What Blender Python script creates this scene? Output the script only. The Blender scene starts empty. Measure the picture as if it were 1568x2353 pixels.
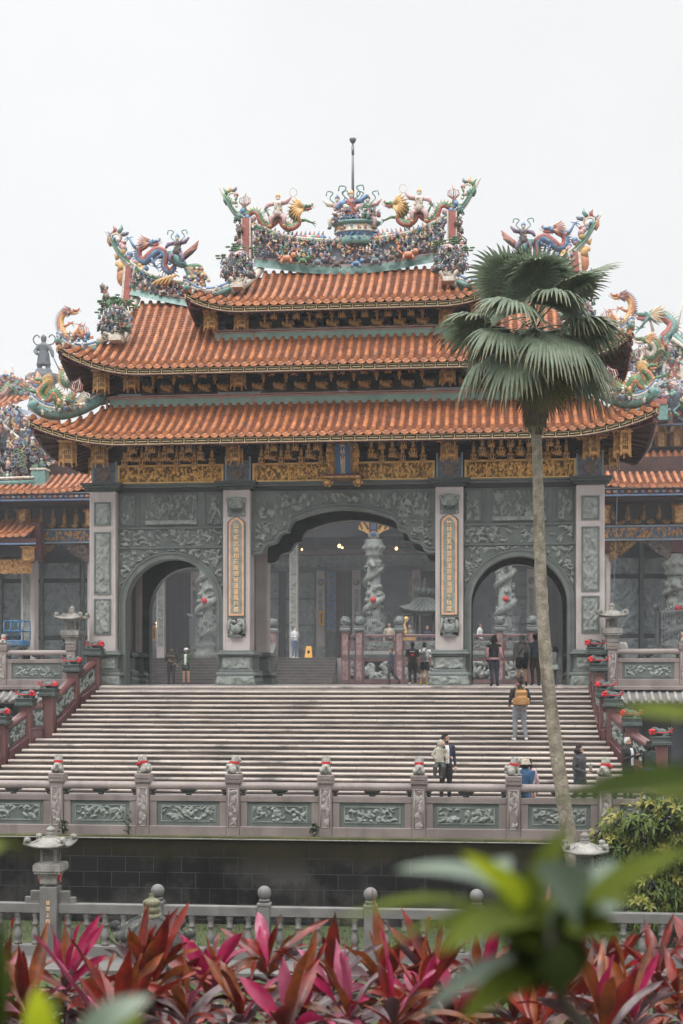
import bpy, math, random
import numpy as np
from mathutils import Vector, Matrix
R = math.radians
PI = math.pi
SC = bpy.context.scene
COL = SC.collection

# ------------------------------------------------------------ camera and survey
TH = R(6.05); ST, CT = math.sin(TH), math.cos(TH)
F = 3267.0
CAM = (4.83, -46.0, 0.12)
def at(u, v, Y):
    """world x, z of the survey sight line (u, v) where it meets the vertical plane y = Y"""
    xr = (u - 784) / F
    t = (Y - CAM[1]) / (CT + xr * ST)
    return CAM[0] + t * (-ST + xr * CT), CAM[2] + t * (1565 - v) / F
def P3(u, v, Y):
    x, z = at(u, v, Y)
    return (x, Y, z)

# ------------------------------------------------------------ materials
def lin(c):
    return tuple(((x / 255) / 12.92 if x / 255 <= 0.04045 else ((x / 255 + 0.055) / 1.055) ** 2.4) for x in c)
MATS = {}
def mat(name, c, c2=None, rough=0.7, scale=3.0, fine=25.0, finev=0.25, metal=0.0, bump=0.0, streak=False, spec=0.4, bscale=30, stain=None, trans=0.0, thr=(0.35, 0.65)):
    """two albedo tones (linear) broken up by noise, with fine grain and optional stains of their own shape"""
    m = bpy.data.materials.new(name); m.use_nodes = True
    nt = m.node_tree; N = nt.nodes; L = nt.links
    b = N['Principled BSDF']
    b.inputs['Roughness'].default_value = rough
    b.inputs['Metallic'].default_value = metal
    b.inputs['Specular IOR Level'].default_value = spec
    tc = N.new('ShaderNodeTexCoord')
    mp = N.new('ShaderNodeMapping'); L.new(tc.outputs['Object'], mp.inputs['Vector'])
    if streak: mp.inputs['Scale'].default_value = (1, 1, 0.12)
    n1 = N.new('ShaderNodeTexNoise'); n1.inputs['Scale'].default_value = scale; n1.inputs['Detail'].default_value = 5
    L.new(mp.outputs[0], n1.inputs['Vector'])
    rp = N.new('ShaderNodeValToRGB'); L.new(n1.outputs['Fac'], rp.inputs[0])
    e = rp.color_ramp.elements
    e[0].position, e[1].position = thr
    e[0].color = (*c, 1); e[1].color = (*(c2 or c), 1)
    out = rp.outputs[0]
    if finev:
        n2 = N.new('ShaderNodeTexNoise'); n2.inputs['Scale'].default_value = fine; n2.inputs['Detail'].default_value = 3
        L.new(tc.outputs['Object'], n2.inputs['Vector'])
        mr = N.new('ShaderNodeMapRange'); L.new(n2.outputs['Fac'], mr.inputs[0])
        mr.inputs[1].default_value = 0.3; mr.inputs[2].default_value = 0.7
        mr.inputs[3].default_value = 1 - finev; mr.inputs[4].default_value = 1 + finev
        mx = N.new('ShaderNodeVectorMath'); mx.operation = 'SCALE'
        L.new(out, mx.inputs[0]); L.new(mr.outputs[0], mx.inputs['Scale']); out = mx.outputs[0]
    if stain:
        sc, lo, hi, colr, amt, stretch = stain
        mp2 = N.new('ShaderNodeMapping'); L.new(tc.outputs['Object'], mp2.inputs['Vector'])
        mp2.inputs['Scale'].default_value = stretch
        n3 = N.new('ShaderNodeTexNoise'); n3.inputs['Scale'].default_value = sc; n3.inputs['Detail'].default_value = 6
        L.new(mp2.outputs[0], n3.inputs['Vector'])
        m3 = N.new('ShaderNodeMapRange'); L.new(n3.outputs['Fac'], m3.inputs[0])
        m3.inputs[1].default_value = lo; m3.inputs[2].default_value = hi; m3.inputs[4].default_value = amt
        mm = N.new('ShaderNodeMix'); mm.data_type = 'RGBA'
        L.new(m3.outputs[0], mm.inputs[0]); L.new(out, mm.inputs[6]); mm.inputs[7].default_value = (*colr, 1)
        out = mm.outputs[2]
    L.new(out, b.inputs['Base Color'])
    if bump:
        n4 = N.new('ShaderNodeTexNoise'); n4.inputs['Scale'].default_value = bscale; n4.inputs['Detail'].default_value = 4
        L.new(tc.outputs['Object'], n4.inputs['Vector'])
        bp = N.new('ShaderNodeBump'); bp.inputs['Strength'].default_value = bump; bp.inputs['Distance'].default_value = 0.03
        L.new(n4.outputs['Fac'], bp.inputs['Height']); L.new(bp.outputs[0], b.inputs['Normal'])
    if trans:
        tr = N.new('ShaderNodeBsdfTranslucent'); L.new(out, tr.inputs['Color'])
        ms = N.new('ShaderNodeMixShader'); ms.inputs[0].default_value = trans
        L.new(b.outputs[0], ms.inputs[1]); L.new(tr.outputs[0], ms.inputs[2])
        L.new(ms.outputs[0], N['Material Output'].inputs['Surface'])
    MATS[name] = m
    return m
def emit(name, c, s):
    m = bpy.data.materials.new(name); m.use_nodes = True
    b = m.node_tree.nodes['Principled BSDF']
    b.inputs['Emission Color'].default_value = (*c, 1); b.inputs['Emission Strength'].default_value = s
    b.inputs['Base Color'].default_value = (*c, 1)
    MATS[name] = m; return m

dk = (0.012, 0.012, 0.012)
M_PINK = mat('pale_granite', (.44, .395, .38), (.36, .315, .30), .55, 1.2, 60, .22, stain=(2.2, .58, .8, (.14, .12, .11), .5, (1, 1, .25)))
M_RAIL = mat('rail_granite', (.235, .192, .176), (.17, .138, .128), .5, 1.5, 70, .3, stain=(3, .55, .8, (.07, .06, .055), .6, (1, 1, .3)), bump=.1)
M_STEP = mat('step_granite', (.44, .38, .335), (.33, .28, .245), .38, .9, 50, .2, stain=(1.3, .52, .72, (.07, .06, .055), .75, (.35, 1, 2.2)), bump=.15)
M_FLOOR = mat('terrace_paving', (.34, .30, .28), (.22, .19, .18), .35, .6, 30, .2)
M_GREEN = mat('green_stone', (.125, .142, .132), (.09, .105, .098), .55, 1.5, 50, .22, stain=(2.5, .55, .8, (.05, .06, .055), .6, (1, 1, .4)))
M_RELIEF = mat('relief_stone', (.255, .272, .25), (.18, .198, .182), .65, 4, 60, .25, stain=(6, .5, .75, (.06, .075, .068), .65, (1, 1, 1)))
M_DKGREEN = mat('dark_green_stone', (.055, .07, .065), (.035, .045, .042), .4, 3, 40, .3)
M_REDSTONE = mat('red_granite', (.135, .058, .055), (.095, .042, .042), .28, 2, 60, .3, spec=.55)
M_TILE = mat('terracotta_tile', (.40, .14, .046), (.26, .086, .034), .45, 1.7, 4.5, .38, spec=.4, stain=(1.1, .55, .78, (.14, .055, .035), .5, (1, 1, 1)), bump=.1)
M_TILE2 = mat('pan_tile', (.24, .078, .032), (.13, .045, .024), .5, 2.5, 12, .4)
M_FASCIA = mat('fascia_dark', (.02, .016, .014), None, .6, 3, 20, .1)
M_CREAM = mat('cream_paint', (.60, .46, .25), (.46, .35, .18), .6, 6, 30, .2)
M_TEAL = mat('teal_glaze', (.27, .40, .335), (.20, .315, .27), .45, 2, 30, .15, stain=(3, .55, .8, (.09, .11, .10), .4, (1, 1, .4)))
M_PALEBLUE = mat('pale_blue_paint', (.33, .40, .44), (.25, .31, .35), .6, 2, 30, .15)
M_PINKLINE = mat('pink_trim', (.48, .30, .25), (.38, .22, .19), .6, 3, 30, .15)
M_DKRED = mat('dark_red_lacquer', (.085, .016, .016), (.055, .012, .013), .4, 3, 30, .2)
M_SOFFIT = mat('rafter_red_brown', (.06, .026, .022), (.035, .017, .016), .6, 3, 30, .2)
M_GOLD = mat('gilded_carving', (.68, .385, .15), (.42, .215, .075), .4, 7, 40, .3, metal=.2, stain=(9, .5, .7, (.10, .045, .018), .8, (1, 1, 1)), bump=.3, bscale=40)
M_GOLDB = mat('bright_gold', (.90, .58, .21), (.70, .40, .12), .38, 5, 40, .2, metal=.15, stain=(14, .55, .75, (.16, .07, .02), .6, (1, 1, 1)))
M_GOLDD = mat('old_gold', (.34, .19, .06), (.16, .085, .032), .42, 6, 40, .35, metal=.4, stain=(7, .45, .7, (.04, .022, .014), .8, (1, 1, 1)))
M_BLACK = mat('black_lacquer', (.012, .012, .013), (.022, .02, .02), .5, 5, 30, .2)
M_BLUE = mat('plaque_blue', (.045, .11, .22), (.06, .14, .27), .6, 8, 60, .2)
M_ORANGEP = mat('orange_frame_paint', (.62, .36, .21), (.52, .27, .15), .6, 4, 40, .15)
M_LETTER = mat('gilt_lettering', (.88, .60, .34), None, .5, 4, 30, .1)
M_HALL = mat('blue_grey_stone', (.15, .172, .182), (.10, .118, .13), .6, 1.2, 20, .25)
M_HALLD = mat('dark_hall', (.05, .056, .065), (.034, .038, .044), .6, 1, 20, .25)
M_IRON = mat('grey_railing', (.17, .18, .19), None, .45, 3, 30, .1, metal=.4)
M_LIONST = mat('pale_lion_stone', (.36, .34, .31), (.24, .225, .2), .7, 9, 60, .3, bump=.3, stain=(10, .55, .75, (.10, .10, .08), .6, (1, 1, 1)))
M_RIBBON = mat('red_ribbon', (.56, .022, .03), (.42, .014, .022), .5, 8, 30, .15)
M_MOSS = mat('wall_moss_kerb', (.10, .10, .04), (.05, .055, .02), .8, 2, 30, .3)
M_LANTERN = mat('lantern_stone', (.30, .285, .26), (.17, .16, .145), .75, 4, 50, .3, bump=.3, stain=(5, .5, .75, (.07, .07, .055), .7, (1, 1, 1)))
M_FENCE = mat('fence_granite', (.165, .156, .148), (.115, .11, .104), .6, 2, 90, .35, stain=(3, .55, .8, (.07, .07, .06), .5, (1, 1, .3)))  # albedo lowered to carry the tree shade over the lower garden
M_GRASS = mat('lawn_grass', (.055, .07, .02), (.03, .04, .014), .9, 3, 60, .4, bump=.6)  # grass darkened too, the same garden shade put into its colour
M_SOIL = mat('garden_soil', (.035, .028, .02), (.02, .018, .014), .9, 3, 30, .3, bump=.5)
M_BARK = mat('palm_bark', (.30, .265, .205), (.17, .145, .108), .9, 6, 40, .3, bump=.8, bscale=22, stain=(3.2, .52, .68, (.07, .055, .038), .75, (1, 1, .5)))
M_GTILE = mat('grey_tile', (.36, .345, .325), (.22, .21, .20), .6, 4, 40, .25)
ORN = [mat('glaze_teal', (0.177, 0.317, 0.282), (0.104, 0.200, 0.182), .35, 9, 40, .2), mat('glaze_blue', (0.170, 0.292, 0.449), (0.098, 0.159, 0.273), .35, 9, 40, .2),  # glazes lightened and greyed, so haze and bloom sit in the colour
       mat('glaze_cream', (0.694, 0.633, 0.537), (0.475, 0.422, 0.361), .5, 9, 40, .2), mat('glaze_red', (0.414, 0.139, 0.112), (0.275, 0.092, 0.079), .4, 9, 40, .2),
       mat('glaze_yellow', (0.689, 0.444, 0.182), (0.523, 0.304, 0.129), .4, 9, 40, .2), mat('glaze_green', (0.131, 0.244, 0.122), (0.083, 0.152, 0.083), .4, 9, 40, .2),
       mat('glaze_orange', (0.567, 0.261, 0.139), (0.436, 0.182, 0.108), .4, 9, 40, .2), mat('glaze_umber', (0.157, 0.122, 0.100), (0.095, 0.077, 0.073), .6, 9, 40, .2),
       mat('glaze_pink', (0.565, 0.372, 0.355), (0.416, 0.259, 0.259), .5, 9, 40, .2), mat('glaze_slate', (0.206, 0.223, 0.258), (0.114, 0.122, 0.149), .5, 9, 40, .2),
       mat('glaze_mauve', (0.237, 0.168, 0.237), (0.130, 0.095, 0.148), .45, 9, 40, .2)]
TEAL, BLU, CRM, RED, YEL, GRN, ORA, UMB, PNK, SLT, MAU = range(11)

# ------------------------------------------------------------ mesh collector
class MB:
    def __init__(s): s.v = []; s.f = []; s.m = []; s.s = []
    def add(s, vs, fs, mi=0, sm=False):
        o = len(s.v); s.v.extend([tuple(map(float, p)) for p in vs])
        for f in fs: s.f.append([i + o for i in f]); s.m.append(mi); s.s.append(sm)
        return s
    def box(s, x0, x1, y0, y1, z0, z1, mi=0, c=0.0):
        """box with optional chamfer c on its vertical and top edges"""
        if c <= 0:
            return s.add([(x0, y0, z0), (x1, y0, z0), (x1, y1, z0), (x0, y1, z0), (x0, y0, z1), (x1, y0, z1), (x1, y1, z1), (x0, y1, z1)],
                  [(3, 2, 1, 0), (4, 5, 6, 7), (0, 1, 5, 4), (1, 2, 6, 5), (2, 3, 7, 6), (3, 0, 4, 7)], mi)
        def ring(d, z): return [(x0 + d + c, y0 + d, z), (x1 - d - c, y0 + d, z), (x1 - d, y0 + d + c, z), (x1 - d, y1 - d - c, z), (x1 - d - c, y1 - d, z), (x0 + d + c, y1 - d, z), (x0 + d, y1 - d - c, z), (x0 + d, y0 + d + c, z)]
        vs = ring(0, z0) + ring(0, z1 - c) + ring(c * .8, z1)
        fs = [tuple(range(7, -1, -1)), tuple(range(16, 24))]
        for k in (0, 8):
            for i in range(8): j = (i + 1) % 8; fs.append((k + i, k + j, k + 8 + j, k + 8 + i))
        return s.add(vs, fs, mi)
    def hexa(s, b, t, mi=0):
        return s.add(list(b) + list(t), [(3, 2, 1, 0), (4, 5, 6, 7), (0, 1, 5, 4), (1, 2, 6, 5), (2, 3, 7, 6), (3, 0, 4, 7)], mi)
    def bar(s, p, q, w, d=None, mi=0, up=(0, 0, 1)):
        p = Vector(p); q = Vector(q); a = (q - p).normalized(); d = d or w
        u = Vector(up)
        if abs(a.dot(u)) > .98: u = Vector((0, 1, 0))
        x = a.cross(u).normalized(); z = x.cross(a)
        c = [x * (i * w / 2) + z * (j * d / 2) for i, j in ((-1, -1), (1, -1), (1, 1), (-1, 1))]
        return s.hexa([p + k for k in c], [q + k for k in c], mi)
    def tube(s, pts, rad, n=7, mi=0, sm=True, sq=1.0, caps=True, up=None):
        """tapered tube through pts; rad may be a number, list or list of (rx, ry)"""
        pts = [Vector(p) for p in pts]; k = len(pts)
        if not isinstance(rad, (list, tuple)): rad = [rad] * k
        vs = []; X = None
        for i, p in enumerate(pts):
            a = (pts[min(i + 1, k - 1)] - pts[max(i - 1, 0)])
            a = a.normalized() if a.length > 1e-9 else Vector((0, 0, 1))
            if X is None:
                u = Vector(up) if up else (Vector((0, 0, 1)) if abs(a.z) < .9 else Vector((0, 1, 0)))
                X = a.cross(u).normalized()
            X = (X - a * X.dot(a)).normalized(); Y = a.cross(X)
            r = rad[i]; rx, ry = (r if isinstance(r, (tuple, list)) else (r, r * sq))
            for j in range(n):
                t = 2 * PI * j / n; vs.append(p + X * (math.cos(t) * rx) + Y * (math.sin(t) * ry))
        fs = []
        for i in range(k - 1):
            for j in range(n):
                j2 = (j + 1) % n; fs.append((i * n + j, i * n + j2, (i + 1) * n + j2, (i + 1) * n + j))
        if caps: fs += [tuple(range(n - 1, -1, -1)), tuple((k - 1) * n + j for j in range(n))]
        return s.add(vs, fs, mi, sm)
    def lathe(s, prof, c=(0, 0, 0), n=12, mi=0, sm=True, sx=1, sy=1, rot=0.0):
        vs = []
        for r, z in prof:
            for j in range(n):
                t = 2 * PI * j / n + rot; vs.append((c[0] + math.cos(t) * r * sx, c[1] + math.sin(t) * r * sy, c[2] + z))
        fs = []; k = len(prof)
        for i in range(k - 1):
            for j in range(n):
                j2 = (j + 1) % n; fs.append((i * n + j, i * n + j2, (i + 1) * n + j2, (i + 1) * n + j))
        fs += [tuple(range(n - 1, -1, -1)), tuple((k - 1) * n + j for j in range(n))]
        return s.add(vs, fs, mi, sm)
    def square(s, prof, c=(0, 0, 0), mi=0):
        """stacked square mouldings: profile of (half width, z)"""
        return s.lathe([(r * 1.41421, z) for r, z in prof], c, 4, mi, False, rot=PI / 4)
    def blob(s, c, r, n=8, k=5, mi=0, M=None, sm=True):
        if not isinstance(r, (tuple, list)): r = (r, r, r)
        vs = [Vector((0, 0, -r[2]))]
        for i in range(1, k):
            t = -PI / 2 + PI * i / k
            for j in range(n):
                a = 2 * PI * j / n; vs.append(Vector((r[0] * math.cos(t) * math.cos(a), r[1] * math.cos(t) * math.sin(a), r[2] * math.sin(t))))
        vs.append(Vector((0, 0, r[2])))
        if M: vs = [M @ p for p in vs]
        c = Vector(c); vs = [p + c for p in vs]
        fs = []
        for j in range(n): j2 = (j + 1) % n; fs.append((0, 1 + j2, 1 + j))
        for i in range(k - 2):
            for j in range(n):
                j2 = (j + 1) % n; o = 1 + i * n; fs.append((o + j, o + j2, o + n + j2, o + n + j))
        o = 1 + (k - 2) * n; e = len(vs) - 1
        for j in range(n): j2 = (j + 1) % n; fs.append((o + j, o + j2, e))
        return s.add(vs, fs, mi, sm)
    def strip(s, A, B, mi=0, sm=False):
        n = len(A); return s.add(list(A) + list(B), [(i, i + 1, n + i + 1, n + i) for i in range(n - 1)], mi, sm)
    def grid(s, pts, nu, nv, mi=0, sm=True, drop=None):
        fs = [(j * nu + i, j * nu + i + 1, (j + 1) * nu + i + 1, (j + 1) * nu + i) for j in range(nv - 1) for i in range(nu - 1) if not (drop and drop(i, j))]
        return s.add(pts, fs, mi, sm)
    def prism(s, poly, y0, y1, mi=0):
        """outline in x-z pushed from y0 to y1"""
        n = len(poly)
        vs = [(x, y0, z) for x, z in poly] + [(x, y1, z) for x, z in poly]
        fs = [tuple(range(n)), tuple(range(2 * n - 1, n - 1, -1))] + [(i, n + i, n + (i + 1) % n, (i + 1) % n) for i in range(n)]
        return s.add(vs, fs, mi)
    def merge(s, o, M=None, off=(0, 0, 0)):
        off = Vector(off)
        vs = [(M @ Vector(p) if M else Vector(p)) + off for p in o.v]
        b = len(s.v); s.v.extend([tuple(p) for p in vs])
        flip = M is not None and M.to_3x3().determinant() < 0
        for f, m_, sm in zip(o.f, o.m, o.s):
            f = [i + b for i in f]
            s.f.append(f[::-1] if flip else f); s.m.append(m_); s.s.append(sm)
        return s
    def build(s, name, mats, parent=None):
        me = bpy.data.meshes.new(name); me.from_pydata(s.v, [], s.f)
        if not isinstance(mats, (list, tuple)): mats = [mats]
        for m_ in mats: me.materials.append(m_)
        me.polygons.foreach_set('material_index', s.m); me.polygons.foreach_set('use_smooth', s.s)
        me.update()
        return link(name, me, parent)
def link(name, me, parent=None):
    o = bpy.data.objects.new(name, me); COL.objects.link(o)
    if parent is not None:
        o.parent = parent; o.matrix_parent_inverse = wmat(parent).inverted()
    return o
def wmat(o):
    m_ = o.matrix_basis.copy()
    return wmat(o.parent) @ o.matrix_parent_inverse @ m_ if o.parent else m_
def tag(o, label=None, cat=None, group=None, kind=None):
    if label: o['label'] = label
    if cat: o['category'] = cat
    if group: o['group'] = group
    if kind: o['kind'] = kind
    return o
def thing(name, label, cat, loc=(0, 0, 0), group=None, rz=0.0):
    o = bpy.data.objects.new(name, None); COL.objects.link(o); o.location = loc; o.rotation_euler = (0, 0, rz)
    o.empty_display_size = .2
    tag(o, label, cat, group)
    bpy_upd = o.matrix_basis  # matrix_basis follows loc/rot at once
    return o
def copy_tree(o, parent=None):
    c = o.copy(); COL.objects.link(c)
    if parent is not None: c.parent = parent
    for ch in list(o.children): copy_tree(ch, c)
    return c
def fuse(mb, voxel, smooth=2):
    """melt overlapping shapes into one continuous skin; returns an MB"""
    me = bpy.data.meshes.new('tmp'); me.from_pydata(mb.v, [], mb.f); me.update()
    o = bpy.data.objects.new('tmp', me); COL.objects.link(o)
    md = o.modifiers.new('r', 'REMESH'); md.mode = 'VOXEL'; md.voxel_size = voxel
    if smooth:
        ms = o.modifiers.new('s', 'SMOOTH'); ms.iterations = smooth; ms.factor = .5
    ev = o.evaluated_get(bpy.context.evaluated_depsgraph_get()); m2 = ev.to_mesh()
    r = MB(); r.v = [tuple(p.co) for p in m2.vertices]; r.f = [list(p.vertices) for p in m2.polygons]
    r.m = [0] * len(r.f); r.s = [True] * len(r.f)
    ev.to_mesh_clear(); bpy.data.objects.remove(o); bpy.data.meshes.remove(me)
    return r

# ------------------------------------------------------------ carved relief (true geometry)
def hfield(nx, nz, w, h, seed, sc, vert=False):
    rg = np.random.RandomState(seed)
    X, Z = np.meshgrid(np.linspace(0, w, nx), np.linspace(0, h, nz))
    H = np.zeros_like(X)
    n = int(w * h / (sc * sc) * 1.6) + 4
    for _ in range(n):
        cx, cz = rg.rand() * w, rg.rand() * h
        a = rg.rand() * PI if not vert else PI / 2 + rg.randn() * .3
        rx, rz = sc * (.35 + .5 * rg.rand()), sc * (.16 + .22 * rg.rand())
        dx = (X - cx) * math.cos(a) + (Z - cz) * math.sin(a); dz = -(X - cx) * math.sin(a) + (Z - cz) * math.cos(a)
        dz = dz + (rg.rand() - .5) * 2.0 * dx * dx / max(rx, .01)
        q = 1 - (dx / rx) ** 2 - (dz / rz) ** 2
        H = np.maximum(H, (.45 + .55 * rg.rand()) * np.sqrt(np.maximum(q, 0)))
    return H
def relief(mb, o, ex, ez, nrm, w, h, depth, seed, sc, res, mi=0, drop=None, vert=False, rim=0.0):
    """relief sheet of width w, height h from corner o along ex, ez, standing out along nrm"""
    nx = max(4, int(w / res) + 1); nz = max(4, int(h / res) + 1)
    H = hfield(nx, nz, w, h, seed, sc, vert)
    H[0, :] = 0; H[-1, :] = 0; H[:, 0] = 0; H[:, -1] = 0
    o = Vector(o); ex = Vector(ex); ez = Vector(ez); nrm = Vector(nrm)
    pts = []
    for j in range(nz):
        for i in range(nx):
            pts.append(o + ex * (w * i / (nx - 1)) + ez * (h * j / (nz - 1)) + nrm * (depth * H[j, i]))
    dr = None
    if drop: dr = lambda i, j: drop(w * (i + .5) / (nx - 1), h * (j + .5) / (nz - 1))
    mb.grid(pts, nx, nz, mi, True, dr)
def reliefxz(mb, x0, x1, z0, z1, y, depth, seed, sc=.22, res=.035, mi=0, drop=None, vert=False):
    dr = None
    if drop: dr = lambda a, b: drop(x0 + a, z0 + b)
    relief(mb, (x0, y, z0), (1, 0, 0), (0, 0, 1), (0, -1, 0), x1 - x0, z1 - z0, depth, seed, sc, res, mi, dr, vert)
def text_mb(txt, size, depth, font_sx=1.0):
    """one string to mesh (x right, y up), centred; from Blender's own built-in font"""
    cu = bpy.data.curves.new('t', 'FONT'); cu.body = txt; cu.size = size; cu.extrude = depth
    cu.align_x = 'CENTER'; cu.align_y = 'CENTER'; cu.resolution_u = 2
    o = bpy.data.objects.new('t', cu); COL.objects.link(o)
    ev = o.evaluated_get(bpy.context.evaluated_depsgraph_get()); m2 = ev.to_mesh()
    r = MB(); r.v = [tuple(p.co) for p in m2.vertices]; r.f = [list(p.vertices) for p in m2.polygons]
    r.m = [0] * len(r.f); r.s = [False] * len(r.f)
    ev.to_mesh_clear(); bpy.data.objects.remove(o); bpy.data.curves.remove(cu)
    return r
XZ = Matrix(((1, 0, 0), (0, 0, -1), (0, 1, 0)))   # text plane (x right, y up) to x-z facing -y
# ------------------------------------------------------------ the gate
rnd = random.Random(7)
GATE = thing('temple_gate', 'ornate three-arched stone temple gate with triple orange tiled roofs at the stair top', 'temple gate', (0, 1.9, 0))
CXI, CXO = 3.46, 7.93
YC = 1.9

def pedestal(mb, x, y0, y1, w, mi=0):
    yc = (y0 + y1) / 2; dy = (y1 - y0) / 2 - w
    def layer(h, z0, z1, c=.02): mb.box(x - h, x + h, yc - h - dy, yc + h + dy, z0, z1, mi, c)
    layer(w * 1.5, 0, .17); layer(w * 1.42, .17, .3, .05); layer(w * 1.5, .3, .42, .06)
    layer(w * 1.28, .42, .5); layer(w * 1.16, .5, .93); layer(w * 1.28, .93, .99); layer(w * 1.45, .99, 1.06, .03); layer(w * 1.3, 1.06, 1.13, .03)
def column(x, outer, seed):
    y0, y1 = -.25, .6
    mb = MB(); w = .45
    mb.box(x - w, x + w, y0, y1, 1.13, 6.38, 0, .035)
    # raised edge fillets of the front face
    for sx in (-1, 1): mb.box(x + sx * (w - .05) - .035, x + sx * (w - .05) + .035, y0 - .015, y0 + .02, 1.15, 6.36, 0)
    col = mb.build('column', [M_PINK], GATE)
    mb = MB(); pedestal(mb, x, y0, y1, w)
    reliefxz(mb, x - .44, x + .44, .53, .9, y0 - .085, .05, seed, .2, .03, 1)
    reliefxz(mb, x - .62, x + .62, .03, .29, y0 - .23, .04, seed + 1, .2, .03, 1)
    mb.build('pedestal', [M_GREEN, M_RELIEF], col)
    mb = MB()
    for k, (h, z0, z1) in enumerate(((.50, 6.38, 6.42), (.56, 6.42, 6.48), (.64, 6.48, 6.56), (.69, 6.56, 6.63))):
        mb.box(x - h, x + h, y0 - (h - w), y1, z0, z1, 0, .012)
    mb.build('capital', [M_DKGREEN], col)
    if outer:
        for k, (z0, z1) in enumerate(((5.25, 6.02), (2.98, 5.04), (1.66, 2.84))):
            mb = MB(); p = .285
            for a, b, c, d in ((x - p, x + p, z0, z0 + .05), (x - p, x + p, z1 - .05, z1), (x - p, x - p + .05, z0 + .05, z1 - .05), (x + p - .05, x + p, z0 + .05, z1 - .05)):
                mb.box(a, b, y0 - .035, y0 + .01, c, d, 0)
            mb.box(x - p + .04, x + p - .04, y0 - .012, y0 + .005, z0 + .04, z1 - .04, 0)
            reliefxz(mb, x - p + .06, x + p - .06, z0 + .06, z1 - .06, y0 - .014, .045, seed + 7 * k, .17, .025, 1, vert=True)
            mb.build('carved_panel', [M_GREEN, M_RELIEF], col)
    else:
        # lion mask at the head of the couplet board
        mb = MB(); zc = 5.86
        mb.box(x - .3, x + .3, y0 - .03, y0 + .01, 5.5, 6.08, 0, .02)
        mb.blob((x, y0 - .04, zc + .04), (.27, .13, .2), 12, 8, 1)
        for sx in (-1, 1):
            mb.blob((x + sx * .12, y0 - .13, zc + .08), (.07, .06, .05), 8, 5, 1); mb.blob((x + sx * .27, y0 - .05, zc + .16), (.07, .05, .09), 8, 5, 1)
            mb.blob((x + sx * .13, y0 - .12, zc - .06), (.1, .06, .06), 8, 5, 1); mb.blob((x + sx * .25, y0 - .05, zc - .3), (.05, .05, .07), 8, 5, 1)
        mb.blob((x, y0 - .17, zc + .01), (.07, .06, .06), 8, 5, 1); mb.blob((x, y0 - .09, zc + .2), (.24, .07, .07), 10, 5, 1)
        mb.blob((x, y0 - .1, zc - .17), (.17, .05, .05), 10, 5, 2)
        mb.build('lion_mask', [M_GREEN, M_RELIEF, M_DKGREEN], col)
        # couplet board
        mb = MB(); z0, z1 = 2.2, 5.5; yb = y0 - .035
        def outl(h, zt, zb):
            pts = [(x - h, zb), (x + h, zb), (x + h, zt - .2), (x + h * .72, zt - .1)]
            pts += [(x + h * .5 * math.cos(a), zt - .12 + .12 * math.sin(a)) for a in (.5, 1.0, 1.57, 2.14, 2.64)]
            return pts + [(x - h * .72, zt - .1), (x - h, zt - .2)]
        mb.prism(outl(.30, z1, z0), yb, y0 + .01, 2)
        mb.prism(outl(.25, z1 - .04, z0 + .06), yb - .03, yb + .005, 0)
        mb.prism(outl(.185, z1 - .11, z0 + .12), yb - .034, yb + .005, 1)
        b = mb.build('couplet_board', [M_ORANGEP, M_RELIEF, M_GREEN], col)
        txt = '山寺貳武佛相莊嚴德被逢臺萬戶春' if x < 0 else '竹林寫氣神靈赫濯恩覃海國千秋度'
        mb = MB(); n = len(txt)
        for i, ch in enumerate(txt):
            mb.merge(text_mb(ch, .19, .016), XZ, (x, yb - .045, z1 - .3 - i * (z1 - z0 - .56) / (n - 1) - .018))
        mb.build('lettering', [M_LETTER], b)
        mb = MB()
        reliefxz(mb, x - .29, x + .29, 1.6, 2.16, y0 - .03, .06, seed + 3, .16, .025, 1)
        mb.box(x - .3, x + .3, y0 - .03, y0 + .01, 1.58, 2.17, 0)
        mb.blob((x, y0 - .06, 1.82), (.19, .1, .15), 12, 7, 1); mb.box(x - .2, x + .2, y0 - .13, y0, 1.56, 1.62, 0)
        for sx in (-1, 1): mb.tube([(x + sx * .22, y0 - .06, 2.1), (x + sx * .27, y0 - .08, 1.9), (x + sx * .24, y0 - .06, 1.68)], [.04, .06, .03], 7, 1)
        mb.build('carved_vase', [M_GREEN, M_RELIEF], col)
    return col
for k, x in enumerate((-CXO, -CXI, CXI, CXO)): column(x, k in (0, 3), 20 + 31 * k)

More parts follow.
